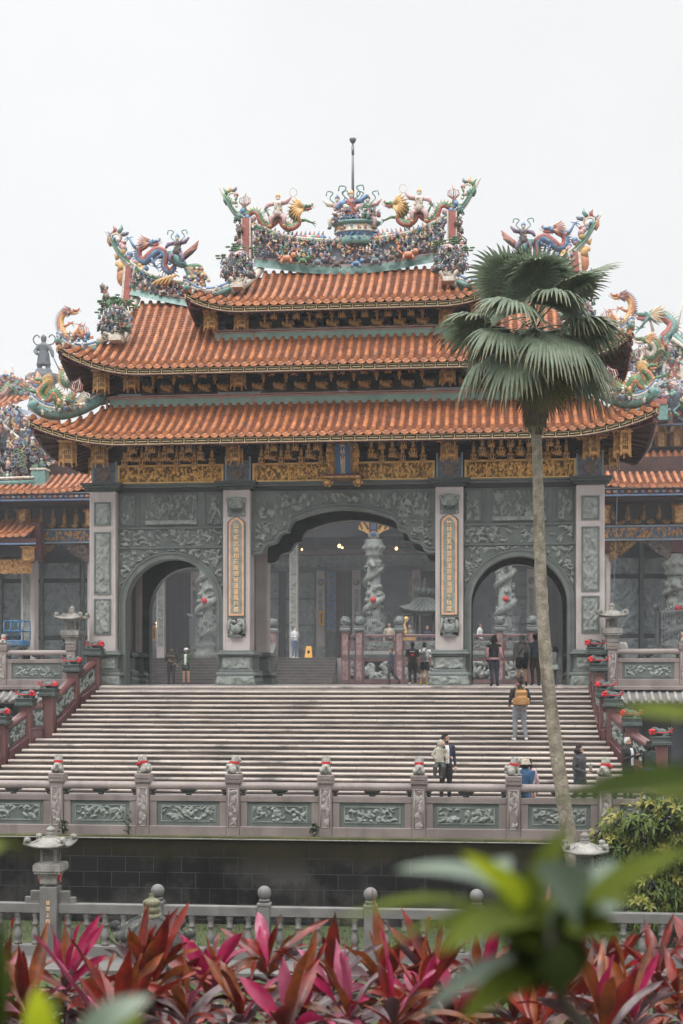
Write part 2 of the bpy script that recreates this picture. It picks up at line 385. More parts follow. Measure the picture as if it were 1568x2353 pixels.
# openings -----------------------------------------------------------------
def arch_curve(xc, hw, zs, n=28):
    return [(xc - hw, 0)] + [(xc - hw * math.cos(PI * i / n), zs + hw * math.sin(PI * i / n)) for i in range(n + 1)] + [(xc + hw, 0)]
HALF = [(3.0, 4.28), (2.86, 4.27), (2.73, 4.29), (2.62, 4.38), (2.57, 4.50), (2.48, 4.60), (2.32, 4.63), (2.2, 4.68), (2.13, 4.80), (2.06, 4.93), (1.95, 4.98), (1.80, 5.0), (1.78, 5.12), (1.72, 5.27), (1.6, 5.40), (1.42, 5.46), (1.2, 5.54), (.8, 5.65), (.4, 5.71), (0, 5.73)]
FOIL = [(-x, z) for x, z in HALF] + [(x, z) for x, z in HALF[-2::-1]]
def wall_over(mb, curve, x0, x1, ztop, y0, y1, mi=0):
    """wall pierced by an opening whose head is the curve (left to right)"""
    top = [(min(max(x, x0), x1), ztop) for x, z in curve]
    for y, fl in ((y0, 0), (y1, 1)):
        A = [(x, y, z) for x, z in curve]; B = [(x, y, z) for x, z in top]
        mb.strip(A, B, mi) if not fl else mb.strip(B, A, mi)
    mb.strip([(x, y1, z) for x, z in curve], [(x, y0, z) for x, z in curve], mi)
    mb.strip([(x, y0, z) for x, z in top], [(x, y1, z) for x, z in top], mi)
    if curve[0][1] > 1:
      for xx, zz in (curve[0], curve[-1]): mb.add([(xx, y0, zz), (xx, y1, zz), (xx, y1, ztop), (xx, y0, ztop)], [(0, 1, 2, 3)], mi)
def band(mb, curve, wid, y0, y1, mi=0, outward=True):
    """raised moulding that follows an opening, wid metres broad"""
    n = len(curve); off = []
    for i in range(n):
        a = Vector(curve[max(i - 1, 0)]); b = Vector(curve[min(i + 1, n - 1)]); d = (b - a).normalized()
        off.append((curve[i][0] - d.y * wid, curve[i][1] + d.x * wid))
    A = [(x, y0, z) for x, z in curve]; B = [(x, y0, z) for x, z in off]
    mb.strip(A, B, mi); mb.strip(B, [(x, y1, z) for x, z in off], mi); mb.strip([(x, y1, z) for x, z in curve], A, mi)
for s in (-1, 1):
    xc = s * 5.69; hw, zs = 1.53, 2.62
    xa, xb = xc - 1.81, xc + 1.81
    cv = arch_curve(xc, hw, zs)
    full = [(xa, 0)] + cv + [(xb, 0)]
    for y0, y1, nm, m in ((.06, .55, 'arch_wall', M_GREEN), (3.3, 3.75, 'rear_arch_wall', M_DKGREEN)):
        mb = MB()
        wall_over(mb, cv, xa, xb, 6.36, y0, y1)
        for q in ((xa, xc - hw), (xc + hw, xb)):
            mb.box(q[0], q[1], y0 + .003, y1 - .003, 0, .02)
            mb.add([(q[0], y0, 0), (q[1], y0, 0), (q[1], y0, 6.36), (q[0], y0, 6.36)], [(0, 1, 2, 3)], 0)
            mb.add([(q[0], y1, 0), (q[0], y1, 6.36), (q[1], y1, 6.36), (q[1], y1, 0)], [(0, 1, 2, 3)], 0)
        aw = mb.build(nm, [m], GATE)
        if y0 > 1: continue
        mb = MB()
        band(mb, cv, .10, y0 - .10, y0 + .02); band(mb, [(xc - (hw + .1), 0)] + arch_curve(xc, hw + .1, zs)[1:-1] + [(xc + hw + .1, 0)], .07, y0 - .07, y0 + .02)
        band(mb, arch_curve(xc, hw + .17, zs), .06, y0 - .10, y0 + .02)
        mb.build('arch_moulding', [M_GREEN], aw)
        mb = MB(); rr = hw + .26
        reliefxz(mb, xa + .06, xb - .06, 2.9, 4.48, y0 + .03, .15, 5 + s, .2, .022, 0,
                 lambda x, z: (x - xc) ** 2 + (z - zs) ** 2 < rr * rr)
        mb.build('spandrel_relief', [M_RELIEF], aw)
        mb = MB(); z0, z1 = 4.56, 5.14
        mb.box(xa, xb, y0 - .06, y0 + .01, z0 - .06, z0, 0); mb.box(xa, xb, y0 - .06, y0 + .01, z1, z1 + .06, 0)
        mb.box(xa + .02, xa + .08, y0 - .05, y0 + .01, z0, z1, 0); mb.box(xb - .08, xb - .02, y0 - .05, y0 + .01, z0, z1, 0)
        reliefxz(mb, xa + .08, xb - .08, z0, z1, y0 + .035, .16, 11 + s, .2, .02, 1)
        mb.build('dragon_frieze', [M_GREEN, M_RELIEF], aw)
        for (p, q, sd) in ((xa + .08, xa + .6, 1), (xa + .92, xb - .92, 2), (xb - .6, xb - .08, 3)):
            mb = MB()
            mb.box(p, q, y0 - .03, y0 + .01, 5.26, 6.3, 0, .015)
            reliefxz(mb, p + .03, q - .03, 5.29, 6.27, y0 + .01, .17, 40 + sd + s * 5, .2, .02, 1, vert=True)
            if sd == 2: mb.box(p + .02, q - .02, y0 - .11, y0 - .02, 5.29, 5.42, 1, .02)
            mb.build('scene_panel', [M_GREEN, M_RELIEF], aw)
        for xx in (xa + .7, xb - .7): 
            mb = MB(); mb.box(xx - .035, xx + .035, y0 - .04, y0 + .01, 5.26, 6.3, 0, .01); mb.build('fillet', [M_GREEN], aw)
mb = MB(); wall_over(mb, FOIL, -3.0, 3.0, 6.36, .06, .55)
aw = mb.build('centre_lintel', [M_GREEN], GATE)
mb = MB(); band(mb, FOIL, .07, .06 - .09, .08); band(mb, [(x * 1.0, z + .07) for x, z in FOIL], .06, .06 - .05, .08); band(mb, [(x * 1.0, z + .13) for x, z in FOIL], .05, .06 - .1, .08)
mb.build('opening_moulding', [M_GREEN], aw)
def foil_z(x):
    ax = abs(x)
    for (a, za), (b, zb) in zip(HALF, HALF[1:]):
        if b <= ax <= a: return za + (zb - za) * ((a - ax) / (a - b) if a > b else 0)
    return 5.73
mb = MB(); reliefxz(mb, -2.85, 2.85, 5.2, 6.26, .10, .18, 77, .22, .021, 0, lambda x, z: z < foil_z(x) + .22 or (z < 5.45 and abs(x) > 1.3), vert=True)
mb.build('lintel_relief', [M_RELIEF], aw)
mb = MB(); reliefxz(mb, -2.9, -1.35, 4.4, 5.36, .10, .17, 78, .18, .02, 0, lambda x, z: z < foil_z(x) + .22)
reliefxz(mb, 1.35, 2.9, 4.4, 5.36, .10, .17, 79, .18, .02, 0, lambda x, z: z < foil_z(x) + .22)
mb.build('corbel_relief', [M_RELIEF], aw)
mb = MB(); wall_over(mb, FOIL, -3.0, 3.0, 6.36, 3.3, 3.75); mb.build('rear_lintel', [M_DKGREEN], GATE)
# inner columns, rear piers, ceiling
for x in (-CXO, -CXI, CXI, CXO):
    mb = MB(); mb.box(x - .46, x + .46, 3.1, 3.95, 1.1, 6.38, 0, .03); c = mb.build('rear_column', [M_PINK], GATE)
    mb = MB(); pedestal(mb, x, 3.1, 3.95, .46); mb.build('pedestal', [M_GREEN], c)
    xi = x * .985 if abs(x) > 5 else x
    mb = MB(); mb.lathe([(.30, 1.1), (.29, 3), (.27, 6.3)], (xi, 1.9, 0), 16); c = mb.build('inner_column', [M_RAIL], GATE)
    mb = MB(); mb.square([(.46, 0), (.46, .2), (.4, .26), (.45, .36), (.45, .46), (.34, .52), (.34, .92), (.44, .98), (.44, 1.08), (.34, 1.12)], (xi, 1.9, 0)); mb.build('pedestal', [M_GREEN], c)
for x in (-CXO, CXO):
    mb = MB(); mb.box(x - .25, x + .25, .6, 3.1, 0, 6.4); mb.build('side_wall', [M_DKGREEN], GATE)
mb = MB(); mb.box(-8.1, 8.1, .0, 3.9, 6.36, 6.50); 
for x in (-5.7, -3.46, 0, 3.46, 5.7): mb.box(x - .12, x + .12, .58, 3.28, 6.12, 6.36)
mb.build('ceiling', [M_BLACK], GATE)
mb = MB()
mb.box(-8.2, 8.2, -.04, 3.9, 6.502, 6.575, 0, .01); mb.box(-8.25, 8.25, -.1, 3.95, 6.578, 6.64, 0, .015)
mb.build('cornice', [M_GREEN], GATE)

# core walls behind the brackets
mb = MB(); mb.box(-7.85, 7.85, .12, 3.7, 6.64, 9.3); mb.box(-7.35, 7.35, .42, 3.4, 9.3, 10.9); mb.box(-4.2, 4.2, .6, 3.2, 10.9, 13.0)
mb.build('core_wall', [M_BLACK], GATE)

# gold friezes and painted column heads ---------------------------------------
for k, (a, b) in enumerate(((-7.5, -3.94), (-2.98, 2.98), (3.94, 7.5))):
    mb = MB(); y = .05
    mb.box(a, b, y, .13, 6.642, 7.26, 0)
    for c in ((a, b, 6.645, 6.70), (a, b, 7.20, 7.258)): mb.box(c[0], c[1], y - .05, y + .01, c[2], c[3], 1)
    for xx in (a, b - .07): mb.box(xx, xx + .07, y - .05, y + .01, 6.70, 7.20, 1)
    for q in (a + (b - a) * .2, a + (b - a) * .8): mb.box(q - .02, q + .02, y - .03, y + .01, 6.7, 7.2, 1)
    reliefxz(mb, a + .07, b - .07, 6.70, 7.20, y + .022, .13, 300 + k, .12, .015, 1, vert=True)
    mb.build('gilded_frieze', [M_GOLDD, M_GOLDB], GATE)
for x in (-CXO, -CXI, CXI, CXO):
    mb = MB(); s = x
    mb.box(x - .43, x + .43, -.02, .12, 6.642, 7.5, 0)
    for d in (-1, 1): mb.box(x + d * .40 - .03, x + d * .40 + .03, -.045, 0, 6.645, 7.5, 1)
    reliefxz(mb, x - .36, x + .36, 6.66, 7.35, -.03, .035, int(900 + x * 10), .16, .03, 2)
    mb.tube([(x, -.1, 6.93), (x, -.04, 6.93)], .19, 20, 3, False); mb.tube([(x, -.115, 6.93), (x, -.06, 6.93)], .15, 20, 2, False)
    for a in range(4): mb.bar((x - .14 * math.cos(a * PI / 4), -.12, 6.93 - .14 * math.sin(a * PI / 4)), (x + .14 * math.cos(a * PI / 4), -.12, 6.93 + .14 * math.sin(a * PI / 4)), .022, .02, 3)
    mb.build('painted_post_head', [M_DKRED, M_PALEBLUE, ORN[SLT], M_GOLDD], GATE)

# tiled roof slopes -------------------------------------------------------------
def roof_slope(name, mp, D, z0, z1, S, lift, sa, So, mats, bow=.35, tilew=.285, t0=0.0, zfun=None, parent=None, fascia=True):
    """s runs along the eave, t from the top (0) to the eave (1); mp turns (s, distance, z) into the world"""
    def zz(s, t):
        l = lift * max(0.0, (abs(s) - sa) / (So - sa)) ** 2.1
        return z0 + (z1 - z0) * (t + bow * t * (1 - t)) + l * t ** 1.5
    n = int(So / tilew); mb = MB()
    L = math.hypot(D, z0 - z1)
    def tstart(s):
        s = abs(s)
        if s <= S[0][1]: return S[0][0]
        for (ta, a), (tb, b) in zip(S, S[1:]):
            if a <= s <= b: return ta + (tb - ta) * (s - a) / max(b - a, 1e-6)
        return 1.0
    rr = random.Random(int(D * 1000 + So * 10))
    for k in range(-n, n + 1):
        s = k * tilew; ts = tstart(s)
        if ts > .97: continue
        nt = max(2, int(L * (1 - ts) / .34)); vs = []; r = .072
        for i in range(nt):
            for e in (0, 1):
                t = ts + (1 - ts) * (i + e * .985) / nt
                q = r * (1.0 if e == 0 else 1.1) * (1 + rr.uniform(-.03, .03))
                ds = rr.uniform(-.006, .006)
                for j in range(6):
                    a = PI * j / 5
                    vs.append(mp(s + ds - q * math.cos(a), D * t, zz(s, t) + q * math.sin(a) * 1.05 + .02))
        m_ = len(vs) // 6
        mb.add(vs, [(i * 6 + j, i * 6 + j + 1, (i + 1) * 6 + j + 1, (i + 1) * 6 + j) for i in range(m_ - 1) for j in range(5)], 0, True)
        # round tile end
        a = mp(s, D + .045, zz(s, 1) + .045); b = mp(s, D - .05, zz(s, 1) + .05)
        mb.tube([b, a], .09, 10, 0, False)
        mb.tube([a, mp(s, D + .06, zz(s, 1) + .045)], .06, 8, 0, False)
    for k in range(-n, n):
        s = (k + .5) * tilew; ts = max(tstart(s - tilew / 2), tstart(s + tilew / 2))
        if ts > .97: ts = .9
        nt = max(2, int(L * (1 - ts) / .135)); vs = []
        for i in range(nt):
            for e in (0, 1):
                t = ts + (1 - ts) * (i + e) / nt
                dz = .0 if e == 0 else .045
                for j, w in ((0, -.5), (1, 0), (2, .5)):
                    vs.append(mp(s + w * tilew, D * t, zz(s + w * tilew, t) + dz - (.02 if j == 1 else 0)))
        m_ = len(vs) // 3
        mb.add(vs, [(i * 3 + j, i * 3 + j + 1, (i + 1) * 3 + j + 1, (i + 1) * 3 + j) for i in range(m_ - 1) for j in range(2)], 1, False)
        # scalloped drip tile
        z = zz(s, 1) - .01; w = tilew * .5
        pf = [mp(s - w, D + .02, z + .03), mp(s + w, D + .02, z + .03)] + [mp(s + w * math.cos(a), D + .055, z - .02 - .105 * math.sin(a)) for a in (.25, .7, 1.15, 1.57, 2.0, 2.45, 2.9)]
        pb = [mp(s - w, D - .02, z + .03), mp(s + w, D - .02, z + .03)] + [mp(s + w * math.cos(a), D + .025, z - .02 - .105 * math.sin(a)) for a in (.25, .7, 1.15, 1.57, 2.0, 2.45, 2.9)]
        q = len(pf); mb.add(pf + pb, [tuple(range(q)), tuple(range(2 * q - 1, q - 1, -1))] + [(i, q + i, q + (i + 1) % q, (i + 1) % q) for i in range(q)], 0)
    o = mb.build(name, mats, parent)
    if fascia:
        mb = MB(); st = .19; n2 = int(So / st)
        ss = [k * So / n2 for k in range(-n2, n2 + 1)]
        e = [zz(s, 1) - .13 for s in ss]; d = D - .06
        h = .2
        mb.strip([mp(s, d, z - h) for s, z in zip(ss, e)], [mp(s, d, z + .03) for s, z in zip(ss, e)], 0)
        mb.strip([mp(s, d - .1, z - h) for s, z in zip(ss, e)], [mp(s, d, z - h) for s, z in zip(ss, e)], 0)
        def rail(za, zb, dd, mi): 
            mb.strip([mp(s, d + dd, z + za) for s, z in zip(ss, e)], [mp(s, d + dd, z + zb) for s, z in zip(ss, e)], mi)
            mb.strip([mp(s, d + dd, z + zb) for s, z in zip(ss, e)], [mp(s, d, z + zb) for s, z in zip(ss, e)], mi)
            mb.strip([mp(s, d, z + za) for s, z in zip(ss, e)], [mp(s, d + dd, z + za) for s, z in zip(ss, e)], mi)
        rail(-.015, .008, .02, 1); rail(-.165, -.135, .02, 1); rail(-.2, -.172, .03, 2)
        for i in range(len(ss) - 1):
            s, z = ss[i], e[i]
            if i % 2 == 0:
                mb.bar(mp(s, d + .015, z - .14), mp(s, d + .015, z - .012), .026, .03, 1, (1, 0, 0))
                s2, z2 = ss[i + 1], e[i + 1]
            a = .075 if i % 2 == 0 else .0; b = 0 if i % 2 == 0 else .075
            mb.bar(mp(s + a * .7, d + .015, z - .075 + (e[i + 1] - z) * .3), mp(ss[i + 1] - b * .7, d + .015, e[i + 1] - .075), .04, .03, 1)
            mb.blob(mp(s, d + .05, z - .165), .028, 6, 4, 3)
        mb.build('eave_fascia', [M_FASCIA, M_CREAM, M_DKRED, M_PINKLINE], o)
    return o, zz
def front(y0): return lambda s, d, z: (s, y0 - d, z)
def back(y0): return lambda s, d, z: (-s, y0 + d, z)
def right(x0): return lambda s, d, z: (x0 + d, YC + s, z)
def left(x0): return lambda s, d, z: (-x0 - d, YC - s, z)
TM = [M_TILE, M_TILE2]
# lowest tier: a skirt round the core
T1 = dict(D=2.0, z0=9.21, z1=7.9, lift=.66, sa=6.7, So=9.85)
o1, zz1 = roof_slope('lower_roof', front(0.0), S=((0, 7.9), (1, 9.85)), mats=TM, parent=GATE, **T1)
roof_slope('lower_roof', back(3.8), S=((0, 7.9), (1, 9.85)), mats=TM, parent=GATE, fascia=False, **T1)
for f in (right(7.9), left(7.9)): roof_slope('lower_roof', f, 1.95, 9.12, 7.9, ((0, 1.9), (1, 3.9)), .66, 1.2, 3.9, TM, parent=GATE)
# middle tier: hipped gable, its centre hidden by the top tier
T2 = dict(D=3.2, z0=13.12, z1=10.27, lift=.80, sa=6.3, So=9.15, bow=.29)
S2 = ((0, 7.35), (.72, 8.1), (1, 9.15))
o2, zz2 = roof_slope('middle_roof', front(YC), S=S2, mats=TM, parent=GATE, **T2)
roof_slope('middle_roof', back(YC), S=S2, mats=TM, parent=GATE, fascia=False, **T2)
zm = zz2(0, .72)
for f in (right(8.1), left(8.1)): roof_slope('middle_roof', f, 1.05, zm, 10.27, ((0, 2.3), (1, 3.2)), .80, .9, 3.2, TM, parent=GATE)
# top tier
T3 = dict(D=2.7, z0=14.02, z1=12.33, lift=.46, sa=3.2, So=5.05, bow=.35)
S3 = ((0, 3.05), (.7, 3.75), (1, 5.05))
o3, zz3 = roof_slope('top_roof', front(YC), S=S3, mats=TM, parent=GATE, **T3)
roof_slope('top_roof', back(YC), S=S3, mats=TM, parent=GATE, fascia=False, **T3)
zm3 = zz3(0, .7)
for f in (right(3.75), left(3.75)): roof_slope('top_roof', f, 1.3, zm3, 12.33, ((0, 1.89), (1, 2.7)), .46, .8, 2.7, TM, parent=GATE)
# gable walls
mb = MB()
for s in (-1, 1):
    for xg, zr, zl, hy in ((7.45, 13.0, zm, 2.3), (3.2, 14.0, zm3, 1.89)):
        x = s * xg; mb.prism([(0, 0)] * 3, 0, 0) if 0 else None
        mb.add([(x, YC - hy, zl), (x, YC + hy, zl), (x, YC + hy * .4, zl + (zr - zl) * .42), (x, YC, zr), (x, YC - hy * .4, zl + (zr - zl) * .42)], [(0, 1, 2, 3, 4)], 0)
mb.build('gable_wall', [M_DKRED], GATE)
# soffits and rafters
def soffit(D, So, zz, ywall, zwall, xwall, y_eave):
    mb = MB(); n = 40
    ss = [So * (k / n * 2 - 1) * .995 for k in range(n + 1)]
    A = [(s, y_eave + .12, zz(s, 1) - .32) for s in ss]; B = [(max(-xwall, min(xwall, s)), ywall, zwall + (zz(s, 1) - zz(0, 1)) * .2) for s in ss]
    mb.strip(A, B, 0)
    for k in range(n + 1):
        a, b = Vector(A[k]), Vector(B[k]); mb.bar(a + Vector((0, .03, -.02)), b + Vector((0, 0, -.05)), .07, .08, 0)
    for sg in (-1, 1):   # sides
        dep = So - xwall; hy = YC - y_eave
        ys = [YC - hy + 2 * hy * k / 16 for k in range(17)]
        zc = zz(0, 1)
        A = [(sg * (So - .12), y, zc - .32 + (zz(So, 1) - zc) * max(0, (abs(y - YC) - hy * .3) / (hy * .7)) ** 2) for y in ys]
        B = [(sg * xwall, min(max(y, ywall), 2 * YC - ywall), zwall) for y in ys]
        mb.strip(A, B, 0)
        for k in range(17): mb.bar(Vector(A[k]) + Vector((0, 0, -.03)), Vector(B[k]) + Vector((0, 0, -.05)), .06, .08, 0)
        # raking corner beam
        mb.bar((sg * xwall, ywall, zwall - .25), (sg * (So - .1), y_eave + .1, zz(So, 1) - .42), .16, .26, 1)
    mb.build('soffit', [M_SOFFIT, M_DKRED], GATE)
soffit(2.0, 9.85, zz1, .1, 8.15, 7.8, -2.0)
soffit(1.7, 9.15, zz2, .4, 10.62, 7.3, -1.3)
soffit(1.4, 5.05, zz3, .55, 12.72, 4.15, -.8)

# teal base bands with pink lines at the foot of the two upper walls
mb = MB()
mb.box(-7.75, 7.75, -.06, .2, 9.1, 9.42, 0); mb.box(-7.78, 7.78, -.1, .2, 9.42, 9.475, 1); mb.box(-7.78, 7.78, -.08, .2, 9.50, 9.54, 1)
for x in (-CXO + .1, -6.95, -4.0, -2.95, 2.95, 4.0, 6.95, CXO - .1): mb.box(x - .035, x + .035, -.085, -.05, 9.1, 9.5, 1)
mb.box(-7.5, 7.5, .06, .42, 9.5, 9.62, 2); mb.box(-7.45, 7.45, .16, .42, 9.62, 9.645, 2)
for a, b in ((-6.7, -4.15), (-2.7, -.15), (.15, 2.7), (4.15, 6.7)): mb.box(a, b, .02, .05, 9.545, 9.615, 3)
mb.build('wall_base_band', [M_TEAL, M_PINKLINE, M_PALEBLUE, M_BLACK], GATE)
mb = MB()
mb.box(-4.25, 4.25, .12, .5, 11.2, 11.56, 0); mb.box(-4.28, 4.28, .09, .5, 11.56, 11.60, 1); mb.box(-4.28, 4.28, .1, .5, 11.63, 11.665, 1)
mb.box(-4.15, 4.15, .3, .6, 11.66, 11.73, 2)
for x in (-4.1, -2.95, 2.95, 4.1): mb.box(x - .03, x + .03, .09, .13, 11.2, 11.6, 1)
for a, b in ((-2.9, -1.9), (-1.7, .0), (.2, 1.7), (1.9, 2.9)): mb.box(a, b, .27, .31, 11.67, 11.70, 3)
mb.build('wall_base_band', [M_TEAL, M_PINKLINE, M_PALEBLUE, M_BLACK], GATE)
# ------------------------------------------------------------ brackets, hanging lanterns, plaque
def hex_lantern(name):
    """gilded open-work hexagonal lantern that ends a hanging post"""
    mb = MB()
    mb.lathe([(.10, .46), (.16, .42), (.33, .40), (.35, .33), (.27, .30), (.25, .27)], n=6, sm=False, mi=0)
    mb.lathe([(.17, .28), (.17, -.30)], n=6, sm=False, mi=1)
    for j in range(6):
        a = 2 * PI * j / 6; b = 2 * PI * (j + 1) / 6; r0, r1 = .25, .235
        p = lambda q, r, z: (r * math.cos(q), r * math.sin(q), z)
        mb.bar(p(a, r0, .28), p(a, r1 + .02, -.38), .055, .055, 0)
        mb.blob(p(a, r1 + .03, -.40), (.035, .035, .06), 6, 4, 0)
        for k in range(1, 4):
            q = k / 4; u = Vector(p(a, r0, 0)).lerp(Vector(p(b, r0, 0)), q)
            mb.bar((u.x * .96, u.y * .96, .26), (u.x * .93, u.y * .93, -.26), .022, .03, 0)
        for z in (.2, .06, -.1, -.25): mb.bar(p(a, r0 * .97, z), p(b, r0 * .97, z), .03, .03, 0)
    mb.lathe([(.24, -.25), (.26, -.28), (.24, -.32), (.1, -.33)], n=6, sm=False, mi=0)
    return mb.build(name, [M_GOLD, M_GOLDD], None)
def pendant(name):
    """small hanging post end: carved neck over a little lantern"""
    mb = MB()
    mb.lathe([(.03, .52), (.05, .40), (.04, .34), (.075, .26), (.05, .2), (.085, .12), (.06, .06), (.11, .02)], n=8, mi=0)
    mb.lathe([(.12, .03), (.135, .0), (.1, -.03), (.095, -.2), (.13, -.22), (.125, -.25), (.04, -.26)], n=6, sm=False, mi=0)
    for j in range(6):
        a = 2 * PI * j / 6; mb.bar((.11 * math.cos(a), .11 * math.sin(a), .0), (.12 * math.cos(a), .12 * math.sin(a), -.30), .026, .026, 0)
        a += PI / 6; mb.box(.092 * math.cos(a) - .025, .092 * math.cos(a) + .025, .092 * math.sin(a) - .025, .092 * math.sin(a) + .025, -.15, -.06, 1)
    return mb.build(name, [M_GOLD, M_BLACK], None)
def figure(name):
    """standing robed figure carved on a bracket"""
    mb = MB()
    mb.lathe([(.03, -.46), (.07, -.36), (.035, -.28), (.10, -.24), (.13, -.2), (.09, -.05), (.1, .08), (.12, .16), (.06, .24), (.03, .26)], n=9, mi=0)
    mb.blob((0, -.01, .31), (.06, .06, .075), 8, 5, 0); mb.blob((0, 0, .39), (.04, .04, .05), 6, 4, 0)
    for s in (-1, 1): mb.tube([(s * .1, 0, .17), (s * .15, -.06, .05), (s * .05, -.12, .03)], [.045, .05, .03], 6, 0)
    return mb.build(name, [M_GOLD], None)
def block(name, seed):
    """carved beam-end block with a crouching beast"""
    mb = MB(); r = random.Random(seed)
    mb.box(-.22, .22, .0, .16, -.14, .10, 1, .02)
    mb.blob((-.02, -.03, .0), (.17, .09, .11), 9, 6, 0); mb.blob((.15, -.07, .05), (.09, .08, .08), 8, 5, 0); mb.blob((-.17, -.05, .06), (.06, .06, .09), 7, 5, 0)
    for _ in range(8): mb.blob((r.uniform(-.2, .2), -.05, r.uniform(-.12, .1)), (r.uniform(.03, .06),) * 3, 6, 4, 0)
    return mb.build(name, [M_GOLD, M_GOLDD], None)
def place(proto, first, x, y, z, s=1.0, rz=0, sx=None):
    o = proto if first else proto.copy()
    if first: pass
    else: COL.objects.link(o)
    o.parent = GATE; o.matrix_parent_inverse = GATE.matrix_basis.inverted()
    o.location = (x, y, z); o.rotation_euler = (0, 0, rz); o.scale = (sx or s, s, s)
    return o
HL = hex_lantern('hexagonal_lantern'); PD = pendant('hanging_pendant'); FG = figure('bracket_figure'); BK = block('carved_block', 1)
used = {}
def put(p, *a, **k):
    place(p, p.name not in used, *a, **k); used[p.name] = 1
# post-end lanterns
for x in (-CXO, -CXI, CXI, CXO): put(HL, x, -.62, 7.58, 1.0, .26)
for s in (-1, 1): put(HL, s * 8.85, -1.1, 7.55, 1.02, .26); put(HL, s * 8.75, 1.9, 7.6, 1.0, .2)
for x in (-6.95, -3.4, 3.4, 6.95): put(HL, x, -.3, 9.98 + .06, .92, .2)
for s in (-1, 1): put(HL, s * 7.9, -.55, 9.95, .95, .3)
for x in (-3.35, 3.35): put(HL, x, .0, 11.98, .85, .2)
for s in (-1, 1): put(HL, s * 4.35, -.1, 11.95, .82, .3)
# three staggered rows of pendants on the lowest tier
def rows(a, b, n):
    for i in range(n): yield a + (b - a) * (i + .5) / n
for a, b, n in ((-7.45, -3.95, 6), (-2.95, 2.95, 9), (3.95, 7.45, 6)):
    for x in rows(a, b, n):
        if abs(x - .07) < .72: continue
        put(PD, x, -.40, 7.36, .86)
    for x in rows(a + .28, b - .28, n - 1):
        if abs(x - .07) < .72: continue
        put(PD, x, -.9, 7.49, .86)
    for x in rows(a + .55, b - .55, n - 2):
        if abs(x - .07) < .72: continue
        put(PD, x, -1.4, 7.66, .84)
    for x in rows(a + .3, b - .3, n - 1):
        if abs(x - .07) < .75: continue
        put(BK, x, .0, 7.46, .8)
for a, b, n in ((-6.6, -3.85, 4), (-2.95, 2.95, 8), (3.85, 6.6, 4)):
    for x in rows(a, b, n): put(FG, x, -.15, 10.12, .6)
    for x in rows(a + .3, b - .3, n - 1): put(PD, x, -.6, 10.24, .9)
    for x in rows(a - .2, b + .2, n + (1 if n < 8 else 1)): put(BK, x, .1, 9.79, .95)
for x in rows(-2.95, 2.95, 8):
    put(FG, x, .05, 12.1, .52)
    put(BK, x, .3, 11.84, .95)
for x in rows(-2.6, 2.6, 7): put(PD, x, -.3, 12.12, .86)
# dark interlaced bracket arms, and gilded wing braces beside the posts
for nm, zs, yw, ye, segs in (('bracket_arms', (7.45, 7.72, 7.95), .1, -1.25, ((-7.6, 7.6, 46),)), ('bracket_arms', (10.05, 10.28, 10.5), .4, -.55, ((-7.1, 7.1, 40),)), ('bracket_arms', (12.0, 12.22, 12.45), .58, -.25, ((-4.1, 4.1, 24),))):
    mb = MB()
    for a, b, n in segs:
        for i, x in enumerate(rows(a, b, n)):
            k = i % 3; z = zs[k]
            mb.bar((x, yw + .05, z - .1), (x, yw + (ye - yw) * (k + 1) / 3, z), .07, .11, 0)
            mb.bar((x - .17, yw + (ye - yw) * (k + 1) / 3 + .05, z - .05), (x + .17, yw + (ye - yw) * (k + 1) / 3 + .05, z - .05), .07, .08, 0)
    for k, z in enumerate(zs):
        y = yw + (ye - yw) * (k + 1) / 3
        mb.box(segs[0][0], segs[0][1], y + .02, y + .07, z + .08, z + .13, 0)
    mb.build(nm, [M_BLACK, M_DKRED], GATE)
def wing(x, z, y, w, h, seed, dr):
    mb = MB()
    def drop(a, b): return b < h * (a / w) ** 1.6 if dr > 0 else b < h * (1 - a / w) ** 1.6
    x0 = x if dr > 0 else x - w
    relief(mb, (x0, y, z), (1, 0, 0), (0, 0, 1), (0, -1, 0), w, h, .1, seed, .17, .028, 0, drop)
    relief(mb, (x0 + w, y + .06, z), (-1, 0, 0), (0, 0, 1), (0, 1, 0), w, h, .08, seed + 1, .17, .05, 0, (lambda a, b: drop(w - a, b)))
    mb.build('wing_brace', [M_GOLD], GATE)
for i, x in enumerate((-CXO, -CXI, CXI, CXO)):
    for d in (-1, 1): wing(x + d * .22, 7.72, -.72, .95 if abs(x) < 5 or d * x < 0 else .6, .34, 500 + i * 2 + d, d)
for i, x in enumerate((-6.95, -3.4, 3.4, 6.95)):
    for d in (-1, 1): wing(x + d * .2, 10.2, -.42, .85, .32, 520 + i * 2 + d, d)
for i, x in enumerate((-3.35, 3.35)):
    for d in (-1, 1): wing(x + d * .18, 12.12, -.1, .75, .3, 540 + i * 2 + d, d)
